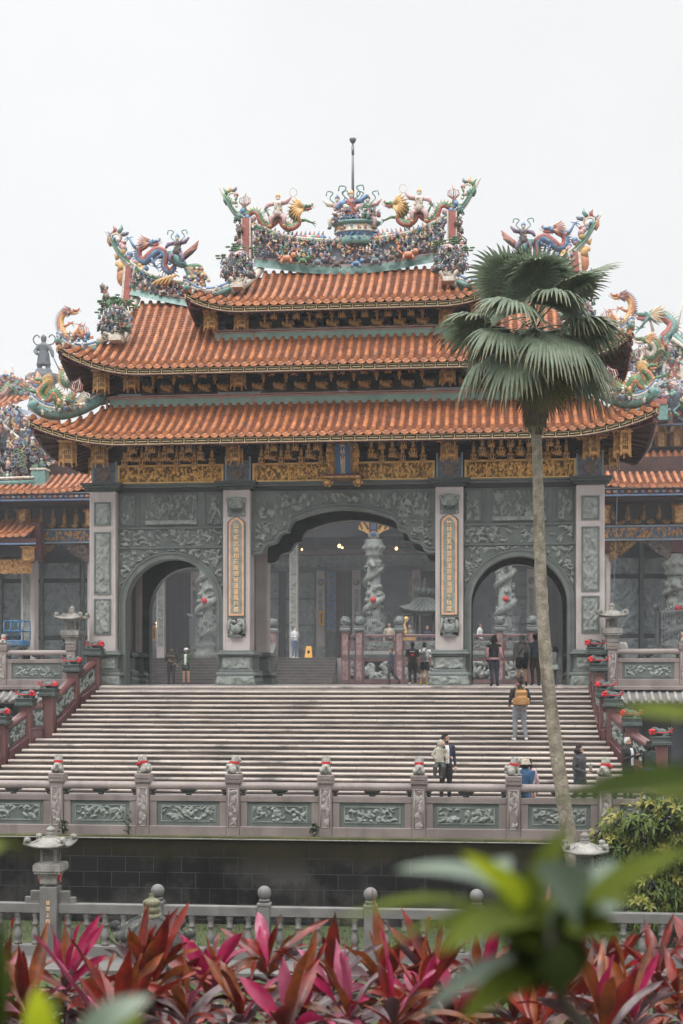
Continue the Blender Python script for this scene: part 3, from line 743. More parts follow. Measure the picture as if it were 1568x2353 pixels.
for i, (x, y, z, s) in enumerate([(q, -.62, 8.02, 1) for q in (-CXO, -CXI, CXI, CXO)] + [(q, -.3, 10.5, .9) for q in (-6.95, -3.4, 3.4, 6.95)] + [(q, 0, 12.36, .8) for q in (-3.35, 3.35)] + [(q * 8.85, -1.1, 8.0, 1) for q in (-1, 1)] + [(q * 7.9, -.55, 10.38, .9) for q in (-1, 1)] + [(q * 4.35, -.1, 12.35, .75) for q in (-1, 1)]):
    mb = MB(); mb.box(x - .1, x + .1, y - .02, y + .18, z - .06, z + .5 * s, 1)
    r = random.Random(i)
    for d in (-1, 1):
        mb.lathe([(.04, -.05), (.09 * s, .02), (.06, .15), (.08, .24), (.03, .3)], (x + d * .12, y - .06, z), 8, 0); mb.blob((x + d * .12, y - .07, z + .34), .05, 7, 5, 0)
    for _ in range(7): mb.blob((x + r.uniform(-.22, .22), y - .04, z + r.uniform(-.02, .42) * s), (.06, .05, .06), 6, 4, 0)
    mb.build('post_carving', [M_GOLD, M_DKRED], GATE)

# the name board, leaning out above the middle opening
PR = MB()
mb = MB(); mb.box(-.27, .27, -.03, .03, 0, 1.10, 0); bd = None
def tilt(m, ang=-13):
    M = Matrix.Translation((.07, -.55, 6.74)) @ Matrix.Rotation(R(-ang), 4, 'X') @ Matrix.Scale(.9, 4)
    r = MB(); r.merge(m, M); return r
board = tilt(mb).build('name_board', [M_BLUE], GATE)
mb = MB()
for a, b, c, d in ((-.35, -.27, -.03, 1.2), (.27, .35, -.03, 1.2), (-.27, .27, 1.10, 1.2), (-.27, .27, -.06, 0)): mb.box(a, b, -.07, .04, c, d, 0)
tilt(mb).build('board_frame', [M_GOLDD], board)
mb = MB()
for s in (-1, 1):
    relief(mb, (s * .35 if s > 0 else -.60, -.02, -.04), (1, 0, 0), (0, 0, 1), (0, -1, 0), .25, 1.2, .12, 600 + s, .1, .02, 0, (lambda a, b, s=s: (a if s > 0 else .25 - a) > .17 + .075 * math.sin(b * 3.2 - .9)))
    mb.box(min(s * .35, s * .5), max(s * .35, s * .5), -.018, .03, 0, 1.1, 1)
relief(mb, (-.56, -.03, 1.18), (1, 0, 0), (0, 0, 1), (0, -1, 0), 1.12, .2, .13, 611, .11, .02, 0)
mb.box(-.5, .5, -.028, .03, 1.18, 1.34, 1)
for s in (-1, 1): mb.blob((s * .55, -.06, 1.27), (.12, .08, .07), 8, 5, 0)
tilt(mb).build('carved_surround', [M_GOLD, M_GOLDD], board)
mb = MB()
for i, ch in enumerate('竹林山觀音寺'): mb.merge(text_mb(ch, .20, .012), XZ, (0, -.045, 1.0 - i * .182))
tilt(mb).build('lettering', [M_LETTER], board)
mb = MB(); X0 = .07
mb.box(X0 - .62, X0 + .62, -.78, .04, 6.70, 6.76, 0, .01); mb.box(X0 - .56, X0 + .56, -.7, .04, 6.62, 6.70, 1); mb.box(X0 - .6, X0 + .6, -.74, -.7, 6.655, 6.71, 2)
for s in (-1, 1):
    mb.blob((X0 + s * .48, -.55, 6.5), (.15, .14, .12), 9, 6, 1); mb.blob((X0 + s * .5, -.68, 6.53), (.09, .08, .09), 8, 5, 2)
    for k in range(6): mb.blob((X0 + s * .48 + .12 * math.cos(k), -.6, 6.5 + .1 * math.sin(k)), .05, 6, 4, 2)
mb.build('board_shelf', [M_DKRED, M_GOLDD, M_GOLD], board)

# ------------------------------------------------------------ roof ornaments in coloured ceramic
def clutter(mb, pts, size, seed, pal, flat=1.0):
    """many small modelled figures, clouds and flowers"""
    r = random.Random(seed)
    for p in pts:
        s = size * r.uniform(.55, 1.25); c = r.choice(pal); k = r.random(); x, y, z = p
        if k < .42:
            h = s * 1.7; c2 = r.choice(pal)
            mb.lathe([(s * .42, -h * .4), (s * .3, -h * .05), (s * .36, h * .16), (s * .16, h * .28)], p, 7, c); mb.blob((x, y, z + h * .4), s * .2, 6, 4, CRM if r.random() < .6 else c2)
            a = r.uniform(-1, 1); mb.tube([(x - s * .35, y - s * .1, z + h * .15), (x, y - s * .3, z), (x + s * .5, y - s * .2, z + h * .2 * a)], s * .1, 5, c2)
            if r.random() < .35: mb.tube([(x + s * .4, y - s * .2, z - h * .1), (x + s * .7 * a, y - s * .2, z + h * .6)], [s * .05, s * .02], 4, r.choice(pal))
        elif k < .62:
            for q in range(4): mb.blob((x + r.uniform(-.5, .5) * s, y + r.uniform(-.3, .2) * s, z + r.uniform(-.4, .4) * s), s * r.uniform(.2, .38), 6, 4, c)
        elif k < .8:
            for q in range(6):
                a = q * PI / 3 + r.random(); mb.blob((x + math.cos(a) * s * .3, y - s * .1, z + math.sin(a) * s * .3), (s * .2, s * .1, s * .2), 5, 3, c)
            mb.blob((x, y - s * .18, z), s * .14, 5, 3, YEL)
        else:
            n = r.randint(3, 5); pl = [(x + math.sin(i * 1.3 + k * 9) * s * .35, y + r.uniform(-.2, .1) * s, z + (i / n - .4) * s * 1.5) for i in range(n + 1)]
            mb.tube(pl, [s * .2 * (1 - i / (n + .6)) + .01 for i in range(n + 1)], 5, c)
ALLP = [TEAL, BLU, CRM, CRM, RED, YEL, GRN, ORA, UMB, PNK, SLT, SLT, MAU, BLU, UMB]
def interp(pts, t):
    n = len(pts) - 1; f = min(max(t, 0), 1) * n; i = min(int(f), n - 1); a = f - i
    p0 = pts[max(i - 1, 0)]; p1 = pts[i]; p2 = pts[i + 1]; p3 = pts[min(i + 2, n)]
    return tuple(.5 * (2 * p1[k] + (p2[k] - p0[k]) * a + (2 * p0[k] - 5 * p1[k] + 4 * p2[k] - p3[k]) * a * a + (3 * p1[k] - p0[k] - 3 * p2[k] + p3[k]) * a ** 3) for k in range(len(p1)))
def dense(pts, n): return [interp(pts, i / (n - 1)) for i in range(n)]
def swirl(mb, c, r, mi, turns=1.3, th=.04, a0=0, y=0, dr=1):
    pl = []
    for i in range(14):
        q = i / 13; a = a0 + dr * turns * 2 * PI * q; rr = r * (1 - .75 * q); pl.append((c[0] + rr * math.cos(a), y, c[1] + rr * math.sin(a)))
    mb.tube(pl, [th * (1 - .5 * i / 13) for i in range(14)], 6, mi)
def dragon(mb, pts, y, r0, body, belly, spine, flame, hd=1, legs=((.3, -.35, -.15), (.62, .4, -.2)), head_scale=1.0, wob=.12):
    """pts (x, z) from tail to neck; hd = +1 if the head looks towards +x"""
    n = 46; cp = [(p[0], y + wob * math.sin(i * 1.1), p[1]) for i, p in enumerate(pts)]; dp = dense(cp, n)
    rad = [r0 * (.30 + .7 * math.sin(PI * min(1, .12 + .75 * i / (n - 1))) ** .8) for i in range(n)]
    mb.tube(dp, rad, 9, body)
    bp = []
    for i, p in enumerate(dp):
        a = Vector(dp[min(i + 1, n - 1)]) - Vector(dp[max(i - 1, 0)]); nn = Vector((a.z, 0, -a.x)).normalized() * hd
        q = Vector(p); bp.append(q + nn * rad[i] * .42 + Vector((0, -rad[i] * .25, 0)))
        if i % 1 == 0 and i > 1:
            s = q - nn * rad[i] * .8; t = q - nn * (rad[i] + r0 * .85) - a.normalized() * r0 * .3
            mb.tube([s, t], [r0 * .24, .004], 4, spine)
    mb.tube(bp, [r * .8 for r in rad], 7, belly)
    for i in range(3, n, 3):
        p = Vector(dp[i]); mb.blob(p + Vector((0, -rad[i] * .8, 0)), (rad[i] * .3, rad[i] * .25, rad[i] * .3), 5, 3, CRM if i % 2 else spine)
    # tail flame
    tp = Vector(dp[0]); ta = (Vector(dp[0]) - Vector(dp[3])).normalized(); up = Vector((0, 0, 1))
    d = (ta * .4 + up).normalized(); sd = Vector((d.z, 0, -d.x))
    for k in range(-3, 4):
        q = tp + sd * k * r0 * .45
        mb.tube([tp, tp + sd * k * r0 * .55 + d * r0 * 1.3, tp + sd * k * r0 * .5 + d * r0 * 2.6, tp + sd * (k * .12 + .3) * r0 + d * r0 * (4.4 - abs(k) * .5)], [r0 * .22, r0 * .17, r0 * .13, .005], 5, (RED, CRM, PNK)[k % 3])
    # head
    h = r0 * 1.25 * head_scale; hp = Vector(dp[-1]) + Vector((hd * h * .5, 0, h * .15))
    def H(x, yy, z): return hp + Vector((hd * x * h, yy * h, z * h))
    mb.blob(H(0, 0, 0), (h * .95, h * .7, h * .75), 9, 6, body)
    mb.tube([H(.3, 0, .2), H(1.2, 0, .32), H(2.0, 0, .42), H(2.4, 0, .72)], [(h * .5, h * .5), (h * .4, h * .36), (h * .36, h * .3), (h * .14, h * .2)], 8, body)
    mb.tube([H(.2, 0, -.35), H(1.1, 0, -.48), H(1.9, 0, -.35), H(2.2, 0, -.15)], [h * .4, h * .3, h * .24, h * .1], 8, belly)
    mb.tube([H(.4, 0, -.08), H(1.9, 0, .0)], [h * .25, h * .12], 6, RED)
    mb.blob(H(2.2, 0, .78), h * .25, 6, 4, RED)
    for s in (-1, 1):
        mb.blob(H(.75, s * .42, .55), h * .2, 6, 4, CRM); mb.blob(H(.86, s * .55, .57), h * .09, 5, 3, UMB)
        mb.tube([H(.1, s * .3, .6), H(-.8, s * .4, 1.25), H(-1.7, s * .5, 1.35)], [h * .16, h * .12, .01], 5, CRM)
        mb.tube([H(2.0, s * .3, .3), H(2.6, s * .5, -.1), H(2.9, s * .5, .5)], [h * .06, h * .05, .006], 4, flame)
        for k in range(7):
            a = 2.2 + k * .3
            mb.tube([H(.0, s * .5, 0), H(math.cos(a) * 1.1, s * .65, math.sin(a) * 1.0), H(math.cos(a + .12) * 2.3 - .25, s * .5, math.sin(a + .1) * 2.0 + .2)], [h * .22, h * .2, .01], 5, flame if k % 2 else spine)
    for k in range(5): mb.tube([H(.2 + k * .3, 0, -.5), H(.1 + k * .3, 0, -1.0)], [h * .13, .01], 4, flame)
    # legs with claws
    for tt, dx, dz in legs:
        p = Vector(interp(cp, tt)); k = p + Vector((dx * .55, -r0 * .7, dz * .15 + .02)); f = p + Vector((dx, -r0 * .7, dz))
        mb.tube([p, k, f], [r0 * .55, r0 * .42, r0 * .25], 6, body)
        mb.tube([p + Vector((0, -.02, 0)), p + Vector((dx * .3, -r0 * .6, 0))], [r0 * .62, r0 * .5], 6, spine)
        for a in (-.7, 0, .7, 2.6):
            g = Vector((math.cos(a) * (1 if dx > 0 else -1), 0, math.sin(a) - .2)); mb.tube([f, f + g * r0 * .9, f + g * r0 * 1.3 + Vector((0, 0, -r0 * .3))], [r0 * .18, r0 * .12, .005], 4, body)
def rider(mb, x, y, z, s, pal, arm=1, staff=None):
    """armoured figure"""
    a, b, c = pal
    mb.lathe([(.2 * s, 0), (.27 * s, .12 * s), (.16 * s, .35 * s), (.2 * s, .5 * s), (.22 * s, .62 * s), (.08 * s, .72 * s)], (x, y, z), 9, a)
    mb.blob((x, y - .02, z + .83 * s), (.1 * s, .1 * s, .13 * s), 8, 6, CRM); mb.lathe([(.12 * s, .88 * s), (.1 * s, .97 * s), (.02, 1.1 * s)], (x, y, z), 8, c)
    mb.tube([(x + arm * .18 * s, y, z + .6 * s), (x + arm * .42 * s, y - .08, z + .62 * s), (x + arm * .62 * s, y - .08, z + .84 * s)], [.1 * s, .11 * s, .05 * s], 7, b)
    mb.tube([(x - arm * .18 * s, y, z + .6 * s), (x - arm * .45 * s, y - .1, z + .5 * s), (x - arm * .55 * s, y - .15, z + .3 * s)], [.1 * s, .11 * s, .06 * s], 7, b)
    for d in (-1, 1): mb.tube([(x + d * .1 * s, y, z + .1 * s), (x + d * .32 * s, y - .15, z - .12 * s), (x + d * .3 * s, y - .15, z - .5 * s)], [.14 * s, .12 * s, .07 * s], 7, b); mb.blob((x + d * .33 * s, y - .22, z - .52 * s), (.1 * s, .14 * s, .06 * s), 6, 4, c)
    for k in range(6): mb.blob((x + random.Random(k).uniform(-.2, .2) * s, y - .18 * s, z + (.1 + k * .09) * s), (.07 * s, .05 * s, .06 * s), 5, 3, (a, b, c, CRM)[k % 4])
    if staff == 'ring':
        cx, cz = x + arm * .72 * s, z + 1.05 * s
        mb.tube([(cx + .17 * s * math.cos(t), y - .08, cz + .2 * s * math.sin(t)) for t in [i * 2 * PI / 14 for i in range(15)]], .016 * s, 5, CRM)
    if staff == 'scarf':
        for d in (-1, 1): mb.tube(dense([(x + d * .1 * s, y + .05, z + .7 * s), (x + d * .35 * s, y + .05, z + .95 * s), (x + d * .2 * s, y + .05, z + 1.2 * s), (x + d * .45 * s, y, z + 1.25 * s), (x + d * .5 * s, y, z + 1.05 * s)], 14), .028 * s, 5, TEAL)
def ridge(lo, hi, y, name, seed, tip=None, th=.34):
    """ridge wall between two curves in x-z with coping, figures on its face"""
    n = 60; A = dense(lo, n); B = dense(hi, n); mb = MB(); w = th / 2
    fv = lambda C, yy: [(p[0], yy, p[1]) for p in C]
    mb.strip(fv(A, y - w), fv(B, y - w), SLT); mb.strip(fv(B, y + w), fv(A, y + w), SLT); mb.strip(fv(B, y - w), fv(B, y + w), SLT)
    for e in (0, n - 1): mb.add([(A[e][0], y - w, A[e][1]), (A[e][0], y + w, A[e][1]), (B[e][0], y + w, B[e][1]), (B[e][0], y - w, B[e][1])], [(0, 1, 2, 3)], RED)
    for dz, r, m_ in ((.0, .06, GRN), (.07, .045, CRM), (-.08, .04, TEAL)): mb.tube([(p[0], y - w - .02, p[1] + dz) for p in B], r, 6, m_)
    mb.tube([(p[0], y - w - .01, p[1] + .02) for p in A], .05, 6, PNK)
    r = random.Random(seed)
    return mb, A, B
for s in (-1, 1): pass
def mx(u, v, Y=YC):      # survey point on the left half
    return at(u, v, Y)
# --- top ridge
lo = [mx(585, 598), mx(640, 604), mx(700, 612)]; lo = lo + [(0, mx(790, 616)[1])] + [(-x, z) for x, z in lo[::-1]]
hi = [mx(585, 521), mx(640, 545), mx(700, 556)]; hi = hi + [(0, mx(790, 560)[1])] + [(-x, z) for x, z in hi[::-1]]
mb, A, B = ridge(lo, hi, YC, 'top_ridge', 3)
mb.strip([(p[0], YC - .3, p[1] - .30) for p in A], [(p[0], YC - .22, p[1] + .01) for p in A], TEAL)
r = random.Random(31); pts = []
for i in range(620):
    t = r.random(); a = interp(A, t); b = interp(B, t); q = r.random() ** .9; z = a[1] + (b[1] - a[1]) * q
    pts.append((a[0], YC - .2 - .28 * (1 - q) * r.random() - .06, z + .05))
clutter(mb, pts, .125, 32, ALLP)
def beastlet(x, y, z, c, k):
    mb.blob((x, y, z), (.17 * k, .1 * k, .1 * k), 8, 5, c); mb.blob((x + .2 * k, y - .03, z + .08 * k), .09 * k, 7, 5, c); mb.tube([(x - .16 * k, y, z + .03), (x - .28 * k, y, z + .14 * k)], [.04 * k, .015], 5, c)
    for q in (-.12, .12): mb.tube([(x + q * k, y - .04, z - .02), (x + q * 1.2 * k, y - .05, z - .16 * k)], [.045 * k, .035 * k], 5, c)
for x, c, k in ((-2.05, ORA, 1.2), (2.05, ORA, 1.2), (-1.0, SLT, 1.0), (-.35, UMB, .9), (.3, BLU, 1.0), (.95, SLT, 1.0), (-1.5, GRN, .9), (1.5, UMB, .9)): beastlet(x, YC - .5, interp(A, .5 + x / 5.9)[1] - .02, c, k)
RIDGE = mb.build('top_ridge', ORN, GATE)
for s in (-1, 1):
    mb = MB(); M = Matrix.Scale(s * -1, 4, (1, 0, 0)) if s > 0 else Matrix.Identity(4)
    # swallow-tail horn and its scroll
    hp = [mx(600, 528), mx(570, 515), mx(542, 494), mx(520, 462), mx(503, 428)]
    d = dense([(p[0], YC, p[1]) for p in hp], 16)
    mb.tube(d, [(.17 * (1 - i / 16) + .012, .13 * (1 - i / 16.5) + .012) for i in range(16)], 7, CRM)
    mb.tube([(p[0], p[1] - .1, p[2] + .09) for p in d[:13]], .045, 5, GRN); mb.tube([(p[0], p[1] - .12, p[2] - .02) for p in d[:13]], .035, 5, TEAL)
    r = random.Random(5)
    for i in range(15): p = interp(d, r.random() * .7); mb.blob((p[0] + r.uniform(0, .2), YC - .1, p[2] + r.uniform(.08, .22)), r.uniform(.06, .12), 6, 4, r.choice([BLU, CRM, PNK, TEAL]))
    c = mx(532, 455); swirl(mb, c, .28, GRN, 1.2, .055, -2.2, YC, -1); swirl(mb, (c[0] + .04, c[1] + .02), .2, CRM, 1.1, .04, -2.2, YC - .03, -1)
    for (u, v, u2, v2, k) in ((520, 448, 512, 432, GRN), (526, 442, 525, 426, YEL), (533, 441, 543, 428, SLT), (538, 448, 548, 449, RED), (536, 462, 543, 475, GRN)):
        a = mx(u, v); b = mx(u2, v2); m_ = ((a[0] + b[0]) / 2 + .05, (a[1] + b[1]) / 2)
        mb.tube([(a[0], YC, a[1]), (m_[0], YC, m_[1]), (b[0], YC, b[1])], [.07, .06, .006], 5, k)
    # pillar stack at the ridge end
    a = mx(566, 600); b = mx(562, 508)
    mb.box(a[0] - .12, a[0] + .12, YC - .2, YC + .2, a[1], b[1] + .05, RED); 
    for q in (-.16, .13): mb.box(a[0] + q, a[0] + q + .05, YC - .22, YC + .22, a[1] - .1, b[1] + .05, CRM)
    clutter(mb, [(mx(545 + r.uniform(-8, 12), 0)[0], YC - .2 + r.uniform(-.15, .1), mx(545, r.uniform(500, 600))[1]) for _ in range(34)], .2, 8, [GRN, CRM, UMB, UMB, RED, TEAL, SLT])
    o = MB().merge(mb, M); o.build('ridge_horn', ORN, GATE)
    mb = MB()
    pl = [(563, 478), (561, 487), (570, 494), (582, 488), (594, 492), (602, 512), (614, 522), (630, 512), (643, 500), (654, 520), (668, 527), (684, 517), (682, 504), (671, 497), (670, 486), (681, 480), (692, 482)]
    dragon(mb, [mx(u, v) for u, v in pl], YC - .1, .115, GRN, RED, YEL, YEL, 1, ((.45, -.3, .35), (.72, .5, -.1), (.55, .15, -.3)), 1.0, .06)
    c = mx(697, 485)
    for k in range(9):
        a = 2.0 + k * .28; mb.tube([(c[0], YC - .25, c[1]), (c[0] + .25 * math.cos(a), YC - .3, c[1] + .25 * math.sin(a)), (c[0] + .52 * math.cos(a + .15), YC - .22, c[1] + .5 * math.sin(a + .15))], [.06, .06, .008], 5, YEL)
    o = MB().merge(mb, M); o.build('ridge_dragon', ORN, GATE)
    mb = MB(); c = mx(640, 502); rider(mb, c[0], YC - .2, c[1], .74, (CRM, PNK, YEL), 1, 'ring')
    o = MB().merge(mb, M); o.build('armoured_rider', ORN, GATE)
    mb = MB(); r = random.Random(12)
    for i in range(16):
        u = 590 + i * 10; p = mx(u, 545 - max(0, (640 - u)) * .35 if u < 640 else 549); mb.blob((p[0], YC - .1, p[1]), (.16, .12, .11), 7, 5, (BLU, RED, CRM, TEAL, RED)[i % 5]); mb.tube([(p[0], YC - .1, p[1]), (p[0] + .05, YC - .1, p[1] + .24)], [.08, .01], 5, (RED, ORA, BLU)[i % 3])
    o = MB().merge(mb, M); o.build('wave_crest', ORN, GATE)
# centre group: drum pedestal, three deities with scarves
mb = MB(); zc = mx(790, 560)[1]; x0 = .25
def ov(prof, mi): mb.lathe(prof, (x0, YC, zc), 20, mi, True, 1.0, .55)
ov([(.72, -.1), (.7, .1), (.62, .2)], TEAL); ov([(.62, .12), (.66, .28), (.72, .32)], BLU); ov([(.74, .32), (.76, .36), (.7, .4), (.68, .58)], CRM); ov([(.72, .56), (.84, .62), (.85, .68), (.6, .72)], TEAL)
clutter(mb, [(x0 + .7 * math.cos(a), YC - .42 * math.sin(a), zc + .48) for a in [i * PI / 9 for i in range(10)]], .1, 4, [GRN, CRM, ORA, BLU])
clutter(mb, [(x0 + .62 * math.cos(a), YC - .36 * math.sin(a), zc + .15) for a in [i * PI / 9 for i in range(10)]], .13, 5, [CRM, BLU, CRM, PNK])
mb.build('finial_pedestal', ORN, GATE)
for k, (u, v, s, pal) in enumerate(((775, 503, .95, (PNK, CRM, SLT)), (807, 500, 1.1, (RED, BLU, YEL)), (845, 503, .95, (GRN, PNK, UMB)))):
    mb = MB(); x, z = at(u, v, YC); rider(mb, x, YC - .1, z - .02, s * .78, pal, 1 if k != 0 else -1, 'scarf'); mb.build('ridge_deity', ORN, GATE)
mb = MB(); r = random.Random(99); clutter(mb, [(x0 + r.uniform(-.8, .8), YC - .2 + r.uniform(-.2, .15), zc + .75 + r.random() * .35) for _ in range(46)], .17, 41, [PNK, BLU, SLT, RED, CRM, TEAL]); mb.build('deity_base', ORN, GATE)
mb = MB(); x, z = at(810, 430, YC); zt = at(810, 322, YC)[1]
mb.tube([(x, YC, z - .6), (x, YC, z + .4), (x, YC, zt)], [.05, .045, .028], 8, 0); mb.lathe([(.03, zt - .12), (.09, zt - .06), (.11, zt), (.12, zt + .05), (.02, zt + .07)], (x, YC, 0), 10, 0); mb.lathe([(.045, zt - .5), (.05, zt - .2)], (x, YC, 0), 8, 0)
mb.build('lightning_rod', [M_IRON], GATE)

# --- the two side ridges of the middle tier, mirrored
def basket(mb, u, v, Y, w, h, seed, pine=True):
    """cliff-like cluster of tiny figures, trees and pavilions on a roof spur"""
    r = random.Random(seed); x, z = at(u, v, Y); pts = []
    lob = [(0, -.12, .40, .34), (-.26, .0, .26, .26), (.26, .04, .25, .28), (-.08, .26, .22, .24), (.16, .3, .16, .2), (-.33, -.16, .18, .16), (.34, -.2, .16, .15)]
    for lx, lz, rx, rz in lob: mb.blob((x + lx * w, Y, z + lz * h), (rx * w * .75, .2, rz * h * .75), 7, 5, SLT)
    for _ in range(270):
        lx, lz, rx, rz = lob[r.randrange(7) if r.random() < .7 else 0]; a = r.uniform(0, 2 * PI); e = r.uniform(-1, 1); q = math.sqrt(1 - e * e) * r.uniform(.8, 1.15)
        pts.append((x + w * (lx + rx * q * math.cos(a)), Y - abs(math.sin(a)) * .3 * q - .04, z + h * (lz + rz * e * 1.05)))
    clutter(mb, pts, .105, seed + 1, [UMB, SLT, CRM, GRN, TEAL, BLU, PNK, RED, MAU, SLT, UMB, CRM])
    for k in range(12): mb.tube([(x + r.uniform(-.4, .4) * w, Y - r.uniform(0, .3), z - h * .35), (x + r.uniform(-.4, .4) * w, Y - .2, z - h * .62)], [.07, .01], 4, CRM)
    for k in range(7):
        px = x + r.uniform(-.55, .55) * w; pz = z + h * r.uniform(.15, .45); t = r.uniform(.25, .5)
        mb.tube([(px, Y, pz), (px + r.uniform(-.1, .1), Y, pz + t)], [.03, .015], 4, UMB)
        for _ in range(5): mb.blob((px + r.uniform(-.14, .14), Y + r.uniform(-.1, .1), pz + t * r.uniform(.6, 1.1)), (.1, .08, .03), 6, 3, GRN)
for s in (-1, 1):
    M = Matrix.Scale(-1, 4, (1, 0, 0)) if s > 0 else Matrix.Identity(4)
    Y = YC
    lo = [mx(302, 665), mx(340, 672), mx(385, 682), mx(425, 690), mx(470, 697)]; hi = [mx(302, 610), mx(335, 632), mx(375, 646), mx(418, 655), mx(470, 662)]
    mb, A, B = ridge(lo, hi, Y, 'side_ridge', 5)
    mb.strip([(p[0], Y - .3, p[1] - .26) for p in A], [(p[0], Y - .2, p[1] + .01) for p in A], TEAL)
    r = random.Random(61); pts = []
    for i in range(190):
        t = r.random(); a = interp(A, t); b = interp(B, t); q = r.random(); pts.append((a[0], Y - .22 - .1 * r.random(), a[1] + (b[1] - a[1]) * q + .02))
    clutter(mb, pts, .11, 62, [CRM, UMB, RED, ORA, BLU, TEAL, MAU, SLT, CRM])
    for k in range(5): mb.tube(dense([(mx(355 + k * 9, 668)[0], Y - .36, mx(0, 672)[1]), (mx(366 + k * 10, 660)[0], Y - .4, mx(0, 664 - k * 3)[1]), (mx(385 + k * 8, 652)[0], Y - .36, mx(0, 655)[1])], 6), [.05, .045, .04, .04, .03, .02], 5, YEL)
    o = MB().merge(mb, M); o.build('side_ridge', ORN, GATE)
    mb = MB()
    hp = [mx(330, 633), mx(300, 612), mx(277, 588), mx(260, 562), mx(240, 527)]; d = dense([(p[0], Y, p[1]) for p in hp], 16)
    mb.tube(d, [(.19 * (1 - i / 16) + .012, .14 * (1 - i / 16.5) + .012) for i in range(16)], 7, CRM)
    mb.tube([(p[0], p[1] - .1, p[2] + .1) for p in d[:13]], .05, 5, GRN); mb.tube([(p[0], p[1] - .12, p[2] - .02) for p in d[:13]], .035, 5, TEAL)
    for i in range(18): p = interp(d, r.random() * .75); mb.blob((p[0] + r.uniform(.02, .24), Y - .1, p[2] + r.uniform(.1, .24)), r.uniform(.07, .13), 6, 4, r.choice([BLU, BLU, CRM, YEL, PNK]))
    c = mx(266, 548); swirl(mb, c, .3, ORA, 1.2, .06, -2.2, Y, -1); swirl(mb, (c[0] + .03, c[1]), .22, CRM, 1.1, .045, -2.2, Y - .04, -1)
    for (u, v, u2, v2, k) in ((256, 545, 246, 532, BLU), (262, 535, 259, 518, RED), (272, 535, 279, 515, TEAL), (280, 540, 296, 533, SLT), (278, 560, 290, 556, RED), (284, 565, 284, 585, TEAL)):
        a = mx(u, v); b = mx(u2, v2); mb.tube([(a[0], Y, a[1]), ((a[0] + b[0]) / 2 + .06, Y, (a[1] + b[1]) / 2), (b[0], Y, b[1])], [.08, .07, .006], 5, k)
    o = MB().merge(mb, M); o.build('ridge_horn', ORN, GATE)
    # red end pillar and the gilded fish behind it
    mb = MB(); b_, t_ = mx(296, 705), mx(303, 615)
    for (q0, q1, m_) in ((-.16, .1, RED), (-.24, -.16, CRM), (.1, .17, CRM), (.2, .25, GRN)):
        mb.hexa([(b_[0] + q0, Y - .25, b_[1]), (b_[0] + q1, Y - .25, b_[1]), (b_[0] + q1, Y + .2, b_[1]), (b_[0] + q0, Y + .2, b_[1])], [(t_[0] + q0, Y - .25, t_[1]), (t_[0] + q1, Y - .25, t_[1]), (t_[0] + q1, Y + .2, t_[1]), (t_[0] + q0, Y + .2, t_[1])], m_)
    c = mx(284, 635); mb.blob((c[0], Y, c[1]), (.26, .2, .36), 10, 7, ORA); mb.tube([(c[0] - .05, Y, c[1] + .2), (mx(276, 610)[0], Y, mx(276, 606)[1]), (mx(265, 606)[0], Y, mx(265, 606)[1])], [.2, .13, .07], 7, YEL); mb.tube([(mx(270, 603)[0], Y, mx(0, 603)[1]), (mx(262, 590)[0], Y, mx(0, 592)[1])], [.1, .02], 5, YEL)
    o = MB().merge(mb, M); o.build('ridge_pillar', ORN, GATE)
    mb = MB()
    pl = [(284, 552), (296, 566), (310, 577), (318, 592), (333, 600), (350, 586), (366, 579), (380, 592), (377, 612), (392, 626), (404, 612)]
    pl2 = [(404, 614), (390, 626), (377, 612), (381, 590), (366, 579), (349, 590), (334, 602), (320, 596), (318, 580), (328, 568), (340, 563)]
    dragon(mb, [mx(u, v) for u, v in pl2], Y - .1, .135, BLU, RED, ORA, PNK, 1, ((.55, .28, -.3), (.85, -.35, .35), (.3, -.25, -.1)), .95, .05)
    o = MB().merge(mb, M); o.build('ridge_dragon', ORN, GATE)
    # phoenix with a seated rider
    mb = MB(); q = lambda u, v, yy=0: (mx(u, v)[0], Y - .15 + yy, mx(u, v)[1])
    mb.tube(dense([q(383, 585), q(398, 588), q(412, 602), (q(428, 615))], 10), [.05, .09, .12, .16, .19, .2, .2, .18, .14, .08], 8, TEAL); mb.blob(q(381, 584), (.12, .09, .09), 7, 5, ORA); mb.tube([q(378, 584), q(370, 588)], [.05, .008], 5, YEL)
    for k in range(6):
        f = k / 5; mb.tube([q(418, 600), q(432 + f * 8, 585 - f * 4), q(458 - f * 4, 556 + f * 18)], [.09, .1, .02], 6, (RED, ORA, UMB)[k % 3])
    for k, (u, v, m_) in enumerate(((462, 668, BLU), (474, 662, ORA), (484, 650, YEL), (476, 640, CRM), (468, 622, GRN), (445, 664, YEL), (424, 664, TEAL))):
        mb.tube(dense([q(430, 618), q((430 + u) / 2 + 8, (618 + v) / 2 - 6), q(u, v)], 8), [.1, .1, .1, .09, .08, .07, .05, .02], 6, m_)
        for j in range(4): mb.blob(q(430 + (u - 430) * (.5 + j * .15), 618 + (v - 618) * (.5 + j * .15), -.06), .07, 6, 4, (GRN, CRM, MAU, ORA)[(j + k) % 4])
    o = MB().merge(mb, M); o.build('ridge_phoenix', ORN, GATE)
    mb = MB(); c = mx(410, 590); rider(mb, c[0], Y - .2, c[1], .68, (UMB, MAU, BLU), 1, 'scarf'); o = MB().merge(mb, M); o.build('phoenix_rider', ORN, GATE)
    # figure groups on the spurs
    mb = MB(); basket(mb, 265, 742, -.2, 1.15, 1.05, 71); 
    clutter(mb, [(mx(r.uniform(268, 282), 0)[0], -.1, at(275, r.uniform(650, 705), -.2)[1]) for _ in range(22)], .17, 75, [RED, GRN, UMB, CRM, TEAL])
